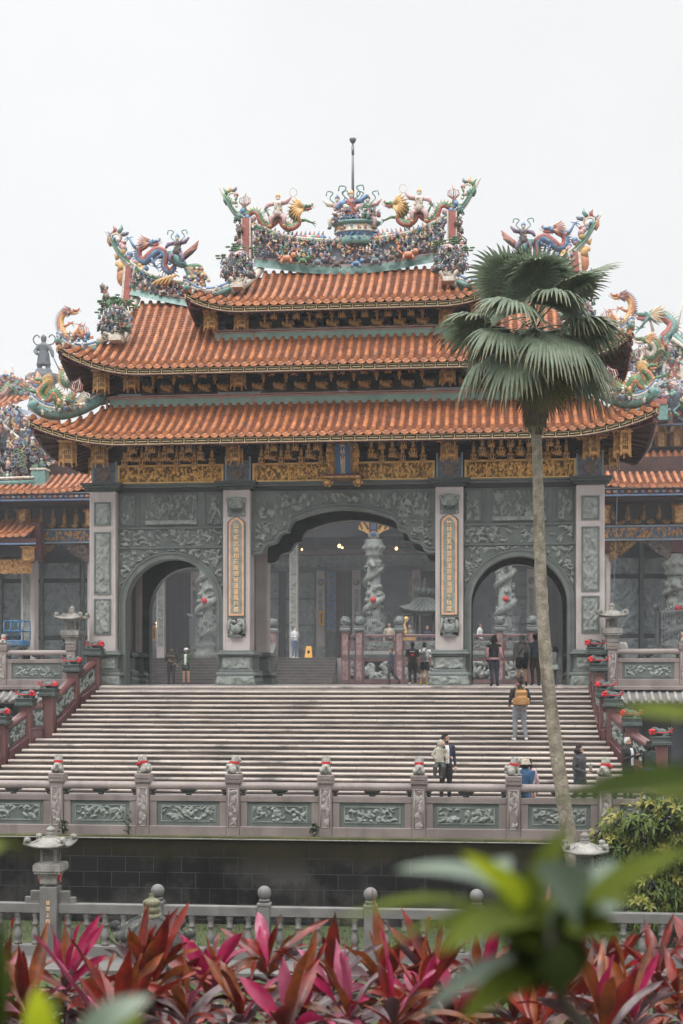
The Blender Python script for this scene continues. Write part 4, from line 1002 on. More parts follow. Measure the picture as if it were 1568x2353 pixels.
    for k in range(9): x, z = at(262 + r.uniform(-18, 22), 705 + r.uniform(-8, 10), -.2); mb.tube([(x, -.2, z), (x + r.uniform(-.15, .15), -.25, z + .18)], [.1, .02], 5, GRN)
    x, z = at(268, 782, -.5); mb.box(x - .2, x + .2, -.8, -.3, z - .05, z + .12, CRM)
    o = MB().merge(mb, M); o.build('figure_group', ORN, GATE)
    mb = MB(); basket(mb, 547, 618, .2, 1.12, 1.0, 81); x, z = at(547, 660, -.1); mb.box(x - .18, x + .18, -.35, .1, z - .05, z + .1, CRM)
    x, z = at(553, 580, .2); mb.lathe([(.3, z - .12), (.26, z - .04), (.12, z + .04), (.05, z + .16)], (x, .2, 0), 6, PNK, False)
    o = MB().merge(mb, M); o.build('figure_group', ORN, GATE)
    # descending ridges of the gables
    for zzf, pts in ((zz2, [(7.3, .0), (7.5, .2), (7.75, .45), (8.02, .70)]), (zz3, [(3.0, .0), (3.15, .2), (3.4, .45), (3.7, .66)])):
        D, y0 = (3.2, YC) if zzf is zz2 else (2.7, YC)
        mb = MB(); pl = [(-x, y0 - D * t, zzf(x, t) + .16) for x, t in pts]
        mb.tube(dense(pl, 12), (.13), 6, CRM); mb.tube([(p[0] - .1, p[1], p[2] - .12) for p in dense(pl, 12)], .14, 6, TEAL)
        o = MB().merge(mb, M); o.build('descending_ridge', ORN, GATE)
    # hips with their end dragons
    def hip(pl, wid, hh, nm):
        mb = MB(); d = dense(pl, 14)
        A = [Vector(p) for p in d]
        mb.tube([(p.x, p.y, p.z + .06) for p in A], [(wid, hh)] * 14, 8, TEAL, up=(0, 0, 1))
        mb.tube([(p.x, p.y - .02, p.z + hh + .08) for p in A], .06, 6, CRM); mb.tube([(p.x, p.y - .02, p.z + hh + .16) for p in A], .05, 6, BLU)
        rr = random.Random(17); clutter(mb, [tuple(A[rr.randint(2, 11)] + Vector((rr.uniform(-.1, .1), -.22, .1 + rr.uniform(-.1, .12)))) for _ in range(22)], .11, 18, [ORA, CRM, BLU, UMB, RED])
        return mb
    mb = hip([(-7.95, -.05, 9.45), (-8.5, -.6, 8.98), (-9.0, -1.1, 8.72), (-9.45, -1.6, 8.68), (-9.82, -1.95, 8.95)], .16, .18, 'hip')
    MB().merge(mb, M).build('hip_ridge', ORN, GATE)
    mb = hip([(-8.1, -.45, 10.98), (-8.5, -.75, 10.82), (-8.85, -1.05, 10.88), (-9.15, -1.3, 11.12)], .12, .1, 'hip')
    MB().merge(mb, M).build('hip_ridge', ORN, GATE)
    mb = hip([(-3.75, .05, 12.95), (-4.2, -.2, 12.72), (-4.7, -.5, 12.66), (-5.05, -.8, 12.83)], .12, .1, 'hip')
    MB().merge(mb, M).build('hip_ridge', ORN, GATE)
    mb = MB(); Yh = -1.3; g = lambda u, v: at(u, v, Yh)
    dragon(mb, [g(u, v) for u, v in ((172, 903), (160, 912), (147, 924), (137, 915), (130, 902), (120, 903), (112, 914), (101, 917), (93, 905), (98, 893), (106, 884), (104, 876))], Yh, .125, GRN, ORA, YEL, YEL, -1, ((.75, -.45, .12), (.5, .2, -.3)), .85, .05)
    clutter(mb, [(g(r.uniform(90, 200), 0)[0], Yh - .1 + r.uniform(-.1, .1), g(0, r.uniform(920, 942))[1]) for _ in range(34)], .16, 91, [BLU, CRM, PNK, YEL, GRN, CRM])
    for k in range(10): a = g(165 + k * 3.5, 925 - k * 2); swirl(mb, a, .16, CRM, 1.1, .03, k, Yh + .1)
    MB().merge(mb, M).build('hip_dragon', ORN, GATE)
    mb = MB(); Yh = -.9; g = lambda u, v: at(u, v, Yh)
    dragon(mb, [g(u, v) for u, v in ((188, 772), (182, 760), (172, 768), (166, 778), (156, 776), (147, 768), (140, 752), (137, 736), (143, 722), (152, 716), (160, 718))], Yh, .11, ORA, YEL, MAU, ORA, 1, ((.2, .15, .3), (.6, .35, .12)), .85, .04)
    clutter(mb, [(g(r.uniform(135, 215), 0)[0], Yh - .1, g(0, r.uniform(770, 786))[1]) for _ in range(26)], .15, 93, [BLU, CRM, RED, ORA, BLU])
    MB().merge(mb, M).build('hip_dragon', ORN, GATE)
# ------------------------------------------------------------ ground, stairs, balustrades, walls, stone lanterns
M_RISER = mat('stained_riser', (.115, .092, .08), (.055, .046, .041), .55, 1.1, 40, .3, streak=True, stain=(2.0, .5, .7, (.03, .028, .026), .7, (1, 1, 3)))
M_STEP2 = mat('wet_step_stone', (.42, .365, .325), (.28, .235, .205), .3, .7, 40, .22, stain=(.55, .55, .68, (.05, .046, .043), .8, (1.6, 1, .6)), bump=.12)
M_FLOWER = mat('flower_granite', (.33, .295, .28), (.25, .22, .21), .6, 3, 60, .25)
# masonry of the black retaining wall
m = bpy.data.materials.new('blackened_masonry'); m.use_nodes = True; nt = m.node_tree; b = nt.nodes['Principled BSDF']; b.inputs['Roughness'].default_value = .7; b.inputs['Specular IOR Level'].default_value = .06
tc = nt.nodes.new('ShaderNodeTexCoord'); mp = nt.nodes.new('ShaderNodeMapping'); mp.inputs['Rotation'].default_value = (R(90), 0, 0); nt.links.new(tc.outputs['Object'], mp.inputs[0])
br = nt.nodes.new('ShaderNodeTexBrick'); nt.links.new(mp.outputs[0], br.inputs[0])
br.inputs['Color1'].default_value = (.009, .0085, .0085, 1); br.inputs['Color2'].default_value = (.014, .0135, .0135, 1); br.inputs['Mortar'].default_value = (.075, .072, .07, 1)
br.inputs['Scale'].default_value = 1; br.inputs['Mortar Size'].default_value = .006; br.inputs['Brick Width'].default_value = .62; br.inputs['Row Height'].default_value = .335; br.inputs['Mortar Smooth'].default_value = .4
n1 = nt.nodes.new('ShaderNodeTexNoise'); n1.inputs['Scale'].default_value = .8; n1.inputs['Detail'].default_value = 8; n1.inputs['Roughness'].default_value = .65; nt.links.new(tc.outputs['Object'], n1.inputs[0])
mr = nt.nodes.new('ShaderNodeMapRange'); nt.links.new(n1.outputs[0], mr.inputs[0]); mr.inputs[1].default_value = .47; mr.inputs[2].default_value = .66
x1 = nt.nodes.new('ShaderNodeMix'); x1.data_type = 'RGBA'; nt.links.new(mr.outputs[0], x1.inputs[0]); nt.links.new(br.outputs[0], x1.inputs[6]); x1.inputs[7].default_value = (.058, .054, .052, 1)
mp2 = nt.nodes.new('ShaderNodeMapping'); mp2.inputs['Scale'].default_value = (1, 1, .25); nt.links.new(tc.outputs['Object'], mp2.inputs[0])
n2 = nt.nodes.new('ShaderNodeTexNoise'); n2.inputs['Scale'].default_value = 2.2; n2.inputs['Detail'].default_value = 6; nt.links.new(mp2.outputs[0], n2.inputs[0])
mr2 = nt.nodes.new('ShaderNodeMapRange'); nt.links.new(n2.outputs[0], mr2.inputs[0]); mr2.inputs[1].default_value = .5; mr2.inputs[2].default_value = .66; mr2.inputs[4].default_value = .85
x2 = nt.nodes.new('ShaderNodeMix'); x2.data_type = 'RGBA'; nt.links.new(mr2.outputs[0], x2.inputs[0]); nt.links.new(x1.outputs[2], x2.inputs[6]); x2.inputs[7].default_value = (.006, .0058, .0055, 1)
# damp moss hangs down from the top of the wall
sp = nt.nodes.new('ShaderNodeSeparateXYZ'); nt.links.new(tc.outputs['Object'], sp.inputs[0])
ad = nt.nodes.new('ShaderNodeMath'); ad.operation = 'MULTIPLY_ADD'; nt.links.new(n1.outputs[0], ad.inputs[0]); ad.inputs[1].default_value = 1.6; nt.links.new(sp.outputs['Z'], ad.inputs[2])
mr3 = nt.nodes.new('ShaderNodeMapRange'); nt.links.new(ad.outputs[0], mr3.inputs[0]); mr3.inputs[1].default_value = -3.12; mr3.inputs[2].default_value = -2.72; mr3.inputs[4].default_value = .9
x3 = nt.nodes.new('ShaderNodeMix'); x3.data_type = 'RGBA'; nt.links.new(mr3.outputs[0], x3.inputs[0]); nt.links.new(x2.outputs[2], x3.inputs[6]); x3.inputs[7].default_value = (.02, .017, .006, 1)
nt.links.new(x3.outputs[2], b.inputs['Base Color']); M_WALL = m

# --- ground sheets
mb = MB(); mb.box(-60, 60, -1.02, 26.05, -.6, -.035, 0); g = mb.build('gate_terrace', [M_FLOOR]); tag(g, kind='structure')
mb = MB(); mb.box(-60, 60, -15.62, -.9, -3.6, -3.03, 0); g = mb.build('courtyard', [M_FLOOR]); tag(g, kind='structure')
def gz(y):
    pr = [(-17, -5.18), (-27, -5.15), (-31, -4.1), (-35.5, -2.55), (-39, -2.2), (-43, -1.6), (-80, -1.55)]
    if y >= -17: return -5.18
    for (a, za), (b, zb) in zip(pr, pr[1:]):
        if b <= y <= a: return za + (zb - za) * (a - y) / (a - b)
    return -1.55
mb = MB(); ys = [-14.9, -17, -19, -21, -23, -25, -27, -28, -29, -30, -31, -32, -33, -34, -35, -36, -37, -38, -39, -40, -41, -42, -43, -46, -52, -80]; xs = [-400, -60, -20] + [i * 1.0 for i in range(-14, 26)] + [60, 400]
rg = random.Random(4); pts = [(x, y, gz(y) + (rg.uniform(-.05, .05) if -30 > y > -50 else 0)) for y in ys[::-1] for x in xs]
mb.grid(pts, len(xs), len(ys), 0, True); g = mb.build('garden_ground', [M_SOIL]); tag(g, kind='structure')
mb = MB(); mb.box(-30, 40, -27, -15.8, -5.3, -5.11, 0); g = mb.build('lawn', [M_GRASS]); tag(g, kind='structure')
mb = MB(); mb.box(-30, 40, -21.3, -19.3, -5.3, -5.02, 0); g = mb.build('garden_path', [M_FENCE]); tag(g, kind='structure')
mb = MB(); mb.box(-900, 900, -1, 900, -6, -3.2, 0); g = mb.build('far_ground', [M_SOIL]); tag(g, kind='structure')
# tufts on the lawn
mb = MB(); rg = random.Random(8)
for _ in range(2600):
    x, y = rg.uniform(-8, 10), rg.uniform(-19.1, -15.9); h = rg.uniform(.04, .11); a = rg.uniform(0, PI); w_ = .012
    mb.add([(x - w_ * math.cos(a), y - w_ * math.sin(a), -5.12), (x + w_ * math.cos(a), y + w_ * math.sin(a), -5.12), (x + rg.uniform(-.05, .05), y + rg.uniform(-.05, .05), -5.11 + h)], [(0, 1, 2)], 0)
g = mb.build('grass', [M_GRASS]); tag(g, kind='stuff')

# --- the long flight of steps
RISE, RUN = .1435, .29
def stepY(k): return -1.0 - RUN * k
def stepZ(k): return -.03 - RISE * k
def ul(k): return 235 - 11.05 * k if k < 10.5 else 86 - 15.6 * (k - 11)
def ur(k): return 1345 + 2.6 * k if k < 10.5 else 1387 + 8.6 * (k - 11)
def edgeX(k, s):
    v = 1565 + (.12 - stepZ(k)) * F / (stepY(k) + 46); return at(ul(k) if s < 0 else ur(k), v, stepY(k))[0]
mb = MB()
for k in range(21):
    y, z = stepY(k), stepZ(k); xa, xb = edgeX(k, -1) - .06, edgeX(k, 1) + .06
    rg = random.Random(k); cuts = [xa]; x = xa + ((k * .37) % 1) * 2.4 + .6
    while x < xb - .6: cuts.append(x); x += 2.55 + rg.uniform(-.04, .04)
    cuts.append(xb); prof = [(y + RUN + .12, z - .01), (y + .03, z), (y - .012, z - .004), (y - .034, z - .018), (y - .044, z - .042), (y - .038, z - .064), (y - .012, z - .075)]
    for i, (a, b) in enumerate(zip(cuts, cuts[1:])):
        a += .004; b -= .004; dz = rg.uniform(-.004, .004)
        A = [(a, p, q + dz) for p, q in prof]; B = [(b, p, q + dz) for p, q in prof]
        mb.strip(A, B, 0 if k % 3 else 2, True)
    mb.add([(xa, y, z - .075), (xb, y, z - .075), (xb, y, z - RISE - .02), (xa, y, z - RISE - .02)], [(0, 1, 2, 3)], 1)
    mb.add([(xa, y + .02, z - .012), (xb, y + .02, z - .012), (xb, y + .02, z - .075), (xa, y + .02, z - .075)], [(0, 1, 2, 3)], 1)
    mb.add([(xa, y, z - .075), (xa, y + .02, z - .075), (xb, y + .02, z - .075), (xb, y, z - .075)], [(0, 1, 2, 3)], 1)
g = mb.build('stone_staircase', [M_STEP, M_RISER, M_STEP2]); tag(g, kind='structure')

# --- lions ------------------------------------------------------------------
def lion_mesh(kind):
    """seated guardian lion, .40 m tall, looking along -y"""
    m0 = MB()
    if kind == 'seated':
        m0.blob((0, .06, .12), (.095, .12, .12), 12, 8); m0.tube([(0, .05, .13), (0, -.03, .23), (0, -.05, .30)], [.1, .085, .08], 10)
        m0.blob((0, -.06, .32), (.085, .085, .08), 12, 8); m0.blob((0, -.135, .30), (.055, .05, .045), 10, 6); m0.blob((0, -.15, .275), (.045, .035, .025), 8, 5)
        for s in (-1, 1):
            m0.tube([(s * .06, -.05, .2), (s * .065, -.09, .1), (s * .065, -.1, .02)], [.04, .034, .032], 8); m0.blob((s * .065, -.125, .022), (.034, .045, .024), 8, 5)
            m0.blob((s * .09, .07, .085), (.05, .09, .08), 9, 6); m0.blob((s * .1, -.01, .025), (.035, .06, .026), 8, 5)
            m0.blob((s * .075, -.05, .385), (.025, .02, .03), 7, 5); m0.blob((s * .035, -.13, .345), (.02, .02, .018), 6, 4)
        for i in range(5):
            for s in (-1, 1): m0.tube([(0, .02 + .012 * i, .40 - .032 * i), (s * .05, .0 + .01 * i, .385 - .034 * i), (s * .09, -.03, .35 - .036 * i)], [.018, .02, .018], 6)
        m0.tube([(0, .15, .05), (.03, .19, .1), (-.02, .18, .19), (.02, .15, .23)], [.035, .03, .035, .015], 7)
        return fuse(m0, .009, 1)
    # crouching beast on the dark caps
    m0.blob((0, 0, .10), (.17, .11, .10), 12, 7); m0.blob((-.17, -.03, .13), (.085, .085, .085), 10, 7); m0.blob((-.24, -.05, .11), (.05, .05, .04), 8, 5)
    for i in range(9): a = i * .7; m0.blob((-.13 + .05 * math.cos(a), .0 + .05 * math.sin(a * 2), .17 + .03 * math.sin(a)), .04, 7, 5)
    for s in (-1, 1):
        m0.tube([(-.12, s * .09, .08), (-.2, s * .11, .03)], [.045, .035], 7); m0.blob((.12, s * .1, .06), (.08, .05, .06), 8, 5); m0.tube([(.1, s * .12, .03), (.02, s * .14, .02)], [.035, .03], 7)
    m0.tube([(.17, 0, .1), (.22, 0, .16), (.17, .02, .21)], [.045, .04, .02], 7)
    return fuse(m0, .012, 1)
LION = lion_mesh('seated'); BEAST = lion_mesh('crouch')
def lion(loc, rz, label, group, s=1.0, seed=0, bow=1):
    t = thing('stone_lion', label, 'stone lion', loc, group)
    M = Matrix.Translation(loc) @ Matrix.Rotation(rz, 4, 'Z') @ Matrix.Scale(s, 4)
    MB().merge(LION, M).build('lion_body', [M_LIONST], t)
    mb = MB(); n = 18; vs = []
    for i in range(n):
        a = 2 * PI * i / n; rx, ry = .104, .112
        for dz, q in ((-.022, 1.0), (.028, .97)): vs.append((rx * q * math.cos(a), -.02 + ry * q * math.sin(a), .245 + dz - .12 * (math.sin(a) * -.12)))
    mb.add(vs, [(2 * i, 2 * ((i + 1) % n), 2 * ((i + 1) % n) + 1, 2 * i + 1) for i in range(n)], 0, True)
    if bow:
        for d in (-1, 1): mb.tube([(.1 * bow, -.02, .245), (.13 * bow, -.03 + d * .05, .23 + .04 * d), (.12 * bow, -.03 + d * .03, .16)], [.018, .03, .012], 6)
        mb.blob((.115 * bow, -.02, .245), .028, 7, 5)
    MB().merge(mb, M).build('ribbon', [M_RIBBON], t)
    return t
def beast(loc, rz, flip, label, s=1.0):
    t = thing('guardian_beast', label, 'stone beast', loc, 'ribboned dark beasts on the stair post caps')
    M = Matrix.Translation(loc) @ Matrix.Rotation(rz, 4, 'Z') @ Matrix.Scale(s, 4) @ Matrix.Scale(flip, 4, (1, 0, 0))
    MB().merge(BEAST, M).build('beast_body', [M_DKGREEN], t)
    mb = MB(); mb.tube(dense([(-.22, -.09, .12), (-.1, -.13, .11), (.05, -.14, .10), (.17, -.12, .12), (.21, -.1, .15)], 10), .011, 6)
    rr = random.Random(int(loc[1] * 100))
    for _ in range(14): mb.blob((-.21 + rr.uniform(-.045, .045), -.13 + rr.uniform(-.03, .03), .13 + rr.uniform(-.045, .045)), .036, 6, 4)
    for d in (-1, 1): mb.tube([(.2, -.1, .13), (.25, -.12, .15 + d * .04), (.22, -.12, .16 + d * .07)], [.012, .018, .008], 5)
    MB().merge(mb, M).build('ribbon', [M_RIBBON], t)

# --- red granite balustrades that flank the steps
KP = [0, 3.7, 9, 11, 14.6, 18]
UP = {-1: [218, 168, 112, 60, 2, -58], 1: [1367, 1374, 1390, 1407, 1450, 1517]}
for s in (-1, 1):
    nm = 'left' if s < 0 else 'right'
    bal = thing('stair_balustrade', 'sloping red granite parapet with dark caps %s' % ('left of the long steps' if s < 0 else 'right of the long steps, beyond the palm trunk'), 'balustrade', (s * 8.6, -4, -3.03), 'sloping red granite stair parapets')
    P = []
    for k, u in zip(KP, UP[s]):
        y, z = stepY(k) + .1, stepZ(k); v = 1565 + (.12 - z) * F / (y + 46); P.append(Vector((at(u, v, y)[0], y, z)))
    for i, p in enumerate(P):
        h = .175; mb = MB()
        mb.box(p.x - h, p.x + h, p.y - h, p.y + h, min(p.z - .6, -3.03 if i > 3 else p.z - .6), p.z + .97, 0, .02)
        po = mb.build('post', [M_REDSTONE], bal)
        mb = MB(); mb.square([(.2, .94), (.26, .98), (.285, 1.02), (.285, 1.06), (.25, 1.09), (.25, 1.16), (.27, 1.18), (.27, 1.21), (.2, 1.23)], (p.x, p.y, p.z))
        for q in range(9): mb.blob((p.x - .25 + q * .0625, p.y - .285, p.z + 1.0), .03, 6, 4)
        mb.build('cap', [M_DKGREEN], po)
        lab = ['topmost', 'second', 'third', 'fourth', 'fifth', 'lowest'][i]
        beast((p.x, p.y, p.z + 1.2), 0, -1 if s < 0 else 1, s=1.2, label= 'dark ribboned beast on the %s post of the %s stair parapet' % (lab, nm))
    for i, (p, q) in enumerate(zip(P, P[1:])):
        d = q - p; dh = Vector((d.x, d.y, 0)).normalized(); a = p + dh * .16; b = q - dh * .16
        f = .16 / Vector((d.x, d.y, 0)).length; a.z = p.z + d.z * f; b.z = q.z - d.z * f
        nn = Vector((dh.y, -dh.x, 0)); nn = nn if nn.x * s < 0 else -nn
        if i == 2: nn = Vector((0, -1, 0)) if abs(dh.y) < .9 else nn; b.z = a.z = min(a.z, b.z) + .12
        def slab(z0, z1, w, nm_, m_, ex=0):
            mb = MB(); o = nn * w
            mb.hexa([a + o + Vector((0, 0, z0)), b + o + Vector((0, 0, z0)), b - o + Vector((0, 0, z0)), a - o + Vector((0, 0, z0))], [a + o + Vector((0, 0, z1)), b + o + Vector((0, 0, z1)), b - o + Vector((0, 0, z1)), a - o + Vector((0, 0, z1))], 0)
            return mb
        mb = slab(-.7, .12, .2, '', 0); mb.merge(slab(.12, .17, .15, '', 0))
        mb.tube([a + nn * .2 + Vector((0, 0, .1)), b + nn * .2 + Vector((0, 0, .1))], .03, 7, 0)
        mb.build('stringer', [M_REDSTONE], bal)
        mb = slab(.17, .70, .09, '', 0)
        L = (b - a).length; ex = (b - a).normalized()
        relief(mb, a + nn * .075 + Vector((0, 0, .19)), ex, (0, 0, 1), nn, L, .49, .07, 70 + i, .15, .022, 1)
        relief(mb, b - nn * .095 + Vector((0, 0, .19)), -ex, (0, 0, 1), -nn, L, .49, .05, 170 + i, .15, .04, 1)
        mb.build('relief_panel', [M_DKGREEN, M_RELIEF], bal)
        mb = MB(); pr = [(-.11, .70), (-.15, .74), (-.16, .80), (-.12, .86), (-.05, .895), (.05, .895), (.12, .86), (.16, .80), (.15, .74), (.11, .70)]
        mb.strip([a + nn * u_ + Vector((0, 0, w_)) for u_, w_ in pr + pr[:1]], [b + nn * u_ + Vector((0, 0, w_)) for u_, w_ in pr + pr[:1]], 0, True)
        mb.build('handrail', [M_REDSTONE], bal)

# --- granite balustrade builder (terrace and front)
def rail_run(root, xs, y, zb, seed, fancy=True, skip_first=False, posts=True, back=True):
    """posts at xs; zb is the foot of the plinth"""
    rg = random.Random(seed)
    for i, x in enumerate(xs):
        if posts and not (skip_first and i == 0):
            mb = MB(); h = .145
            mb.box(x - h, x + h, y - h, y + h, zb, zb + 1.12, 0, .012)
            po = mb.build('post', [M_RAIL], root)
            mb = MB(); mb.box(x - h - .01, x + h + .01, y - h - .01, y + h + .01, zb + 1.12, zb + 1.15, 0); mb.box(x - h - .03, x + h + .03, y - h - .03, y + h + .03, zb + 1.15, zb + 1.33, 0, .015)
            for q in range(4): mb.tube([(x - .13 + q * .07, y - h - .032, zb + 1.22), (x - .095 + q * .07, y - h - .036, zb + 1.25), (x - .06 + q * .07, y - h - .032, zb + 1.22)], .008, 5, 0)
            mb.build('post_cap', [M_RAIL], po)
            mb = MB(); w = .095
            reliefxz(mb, x - w, x + w, zb + .22, zb + 1.0, y - h + .008, .035, seed + i, .13, .016, 0, vert=True)
            for sx in (-1, 1): mb.tube([(x + sx * w, y - h - .002, zb + .2), (x + sx * w, y - h - .002, zb + 1.02)], .011, 5, 0)
            mb.tube([(x - w, y - h - .002, zb + 1.02), (x + w, y - h - .002, zb + 1.02)], .011, 5, 0); mb.tube([(x - w, y - h - .002, zb + .2), (x + w, y - h - .002, zb + .2)], .011, 5, 0)
            mb.build('flower_relief', [M_FLOWER], po)
        if i == len(xs) - 1: break
        a, b = x + .147, xs[i + 1] - .147
        mb = MB(); mb.box(a, b, y - .13, y + .13, zb, zb + .2, 0, .012); mb.build('plinth', [M_RAIL], root)
        mb = MB(); mb.box(a, b, y - .10, y + .10, zb + .74, zb + .86, 0, .01); mb.build('mid_rail', [M_RAIL], root)
        for c, d in ((a, a + .16), (b - .16, b)):
            mb = MB(); mb.box(c, d, y - .085, y + .085, zb + .2, zb + .738, 0, .008); mb.build('panel_stile', [M_RAIL], root)
        mb = MB(); c, d = a + .162, b - .162
        mb.box(c, d, y - .05, y + .05, zb + .2, zb + .739, 0)
        e = .11
        for p, q, r_, t in ((c + e, d - e, zb + .2 + e - .02, zb + .2 + e), (c + e, d - e, zb + .739 - e, zb + .739 - e + .02), (c + e - .02, c + e, zb + .2 + e - .02, zb + .759 - e), (d - e, d - e + .02, zb + .2 + e - .02, zb + .759 - e)):
            mb.box(p, q, y - .068, y - .045, r_, t, 1)
        reliefxz(mb, c + e, d - e, zb + .2 + e, zb + .739 - e, y - .045, .06, seed * 3 + i, .115, .014, 1)
        mb.build('carved_panel', [M_GREEN, M_RELIEF], root)
        mb = MB(); pr = [(-.10, 0), (-.125, .03), (-.125, .10), (-.09, .15), (0, .17), (.09, .15), (.125, .10), (.125, .03), (.10, 0)]
        z0 = zb + .985
        mb.strip([(a, y + p, z0 + q) for p, q in pr + pr[:1]], [(b, y + p, z0 + q) for p, q in pr + pr[:1]], 0, True)
        for xx, fl in ((a, 1), (b, 0)): mb.add([(xx, y + p, z0 + q) for p, q in pr], [tuple(range(9))], 0)
        mb.build('handrail', [M_RAIL], root)
        for q, fr in ((.5, 1), (0, .5), (1, .5)):
            cx = a + (b - a) * q; mb = MB()
            l = .17 if fr == 1 else .12; x0, x1 = (cx - l, cx + l) if fr == 1 else ((a, a + l) if q == 0 else (b - l, b))
            cm = (x0 + x1) / 2
            mb.box(x0, x1, y - .08, y + .08, zb + .955, zb + .984, 0); mb.hexa([(x0 + .05, y - .05, zb + .92), (x1 - .05, y - .05, zb + .92), (x1 - .05, y + .05, zb + .92), (x0 + .05, y + .05, zb + .92)], [(x0 + .01, y - .07, zb + .955), (x1 - .01, y - .07, zb + .955), (x1 - .01, y + .07, zb + .955), (x0 + .01, y + .07, zb + .955)], 0)
            mb.blob((cm, y, zb + .89), (.075 if fr == 1 else .05, .06, .035), 10, 6, 0)
            mb.build('rail_bracket', [M_DKGREEN], root)
FB = thing('front_balustrade', 'long pale granite balustrade with green carved panels along the top of the black wall', 'balustrade', (1.26, -15.5, -3.22))
FX = [-8.7, -6.7, -4.68, -2.75, -.75, 1.26, 3.27, 5.28, 7.2, 9.2, 11.2, 13.2]
rail_run(FB, FX, -15.5, -3.22, 12)
lab = {-4.68: ('white stone lion seen from behind, above the small weed at its post', PI), -2.75: ('white stone lion turned right with a red bow, on the front rail left half', -2.2), -.75: ('white stone lion looking to the side with a curly back, left of the middle lion', 2.3),
       1.26: ('white stone lion seen squarely from behind at the middle of the front rail', PI), 3.27: ('white stone lion from behind, beside the man carrying a child', PI), 5.28: ('mossy stone lion on the post beside the person in the beige bucket hat', 1.9), 7.2: ('stone lion with large red bow standing beside the woman with a cup', 2.6)}
for x, (l, rz) in lab.items(): lion((x, -15.5, -3.22 + 1.33), rz, l, 'lions on the front balustrade posts', .98, bow=0 if rz == PI else (1 if x != 7.2 else -1))
RW = thing('retaining_wall', 'blackened stone block retaining wall streaked with moss under the front balustrade', 'wall', (1, -15.8, -5.2))
mb = MB(); mb.box(-30, 40, -15.74, -15.3, -5.4, -3.3, 0); mb.build('masonry', [M_WALL], RW)
mb = MB(); mb.box(-30, 40, -15.78, -15.3, -3.3, -3.222, 0, .01); mb.build('mossy_kerb', [M_MOSS], RW)
mb = MB(); mb.tube([(-30, -15.8, -3.27), (-4, -15.8, -3.275), (6, -15.8, -3.29), (40, -15.8, -3.28)], .011, 6, 0); mb.build('white_pipe', [M_LIONST], RW)

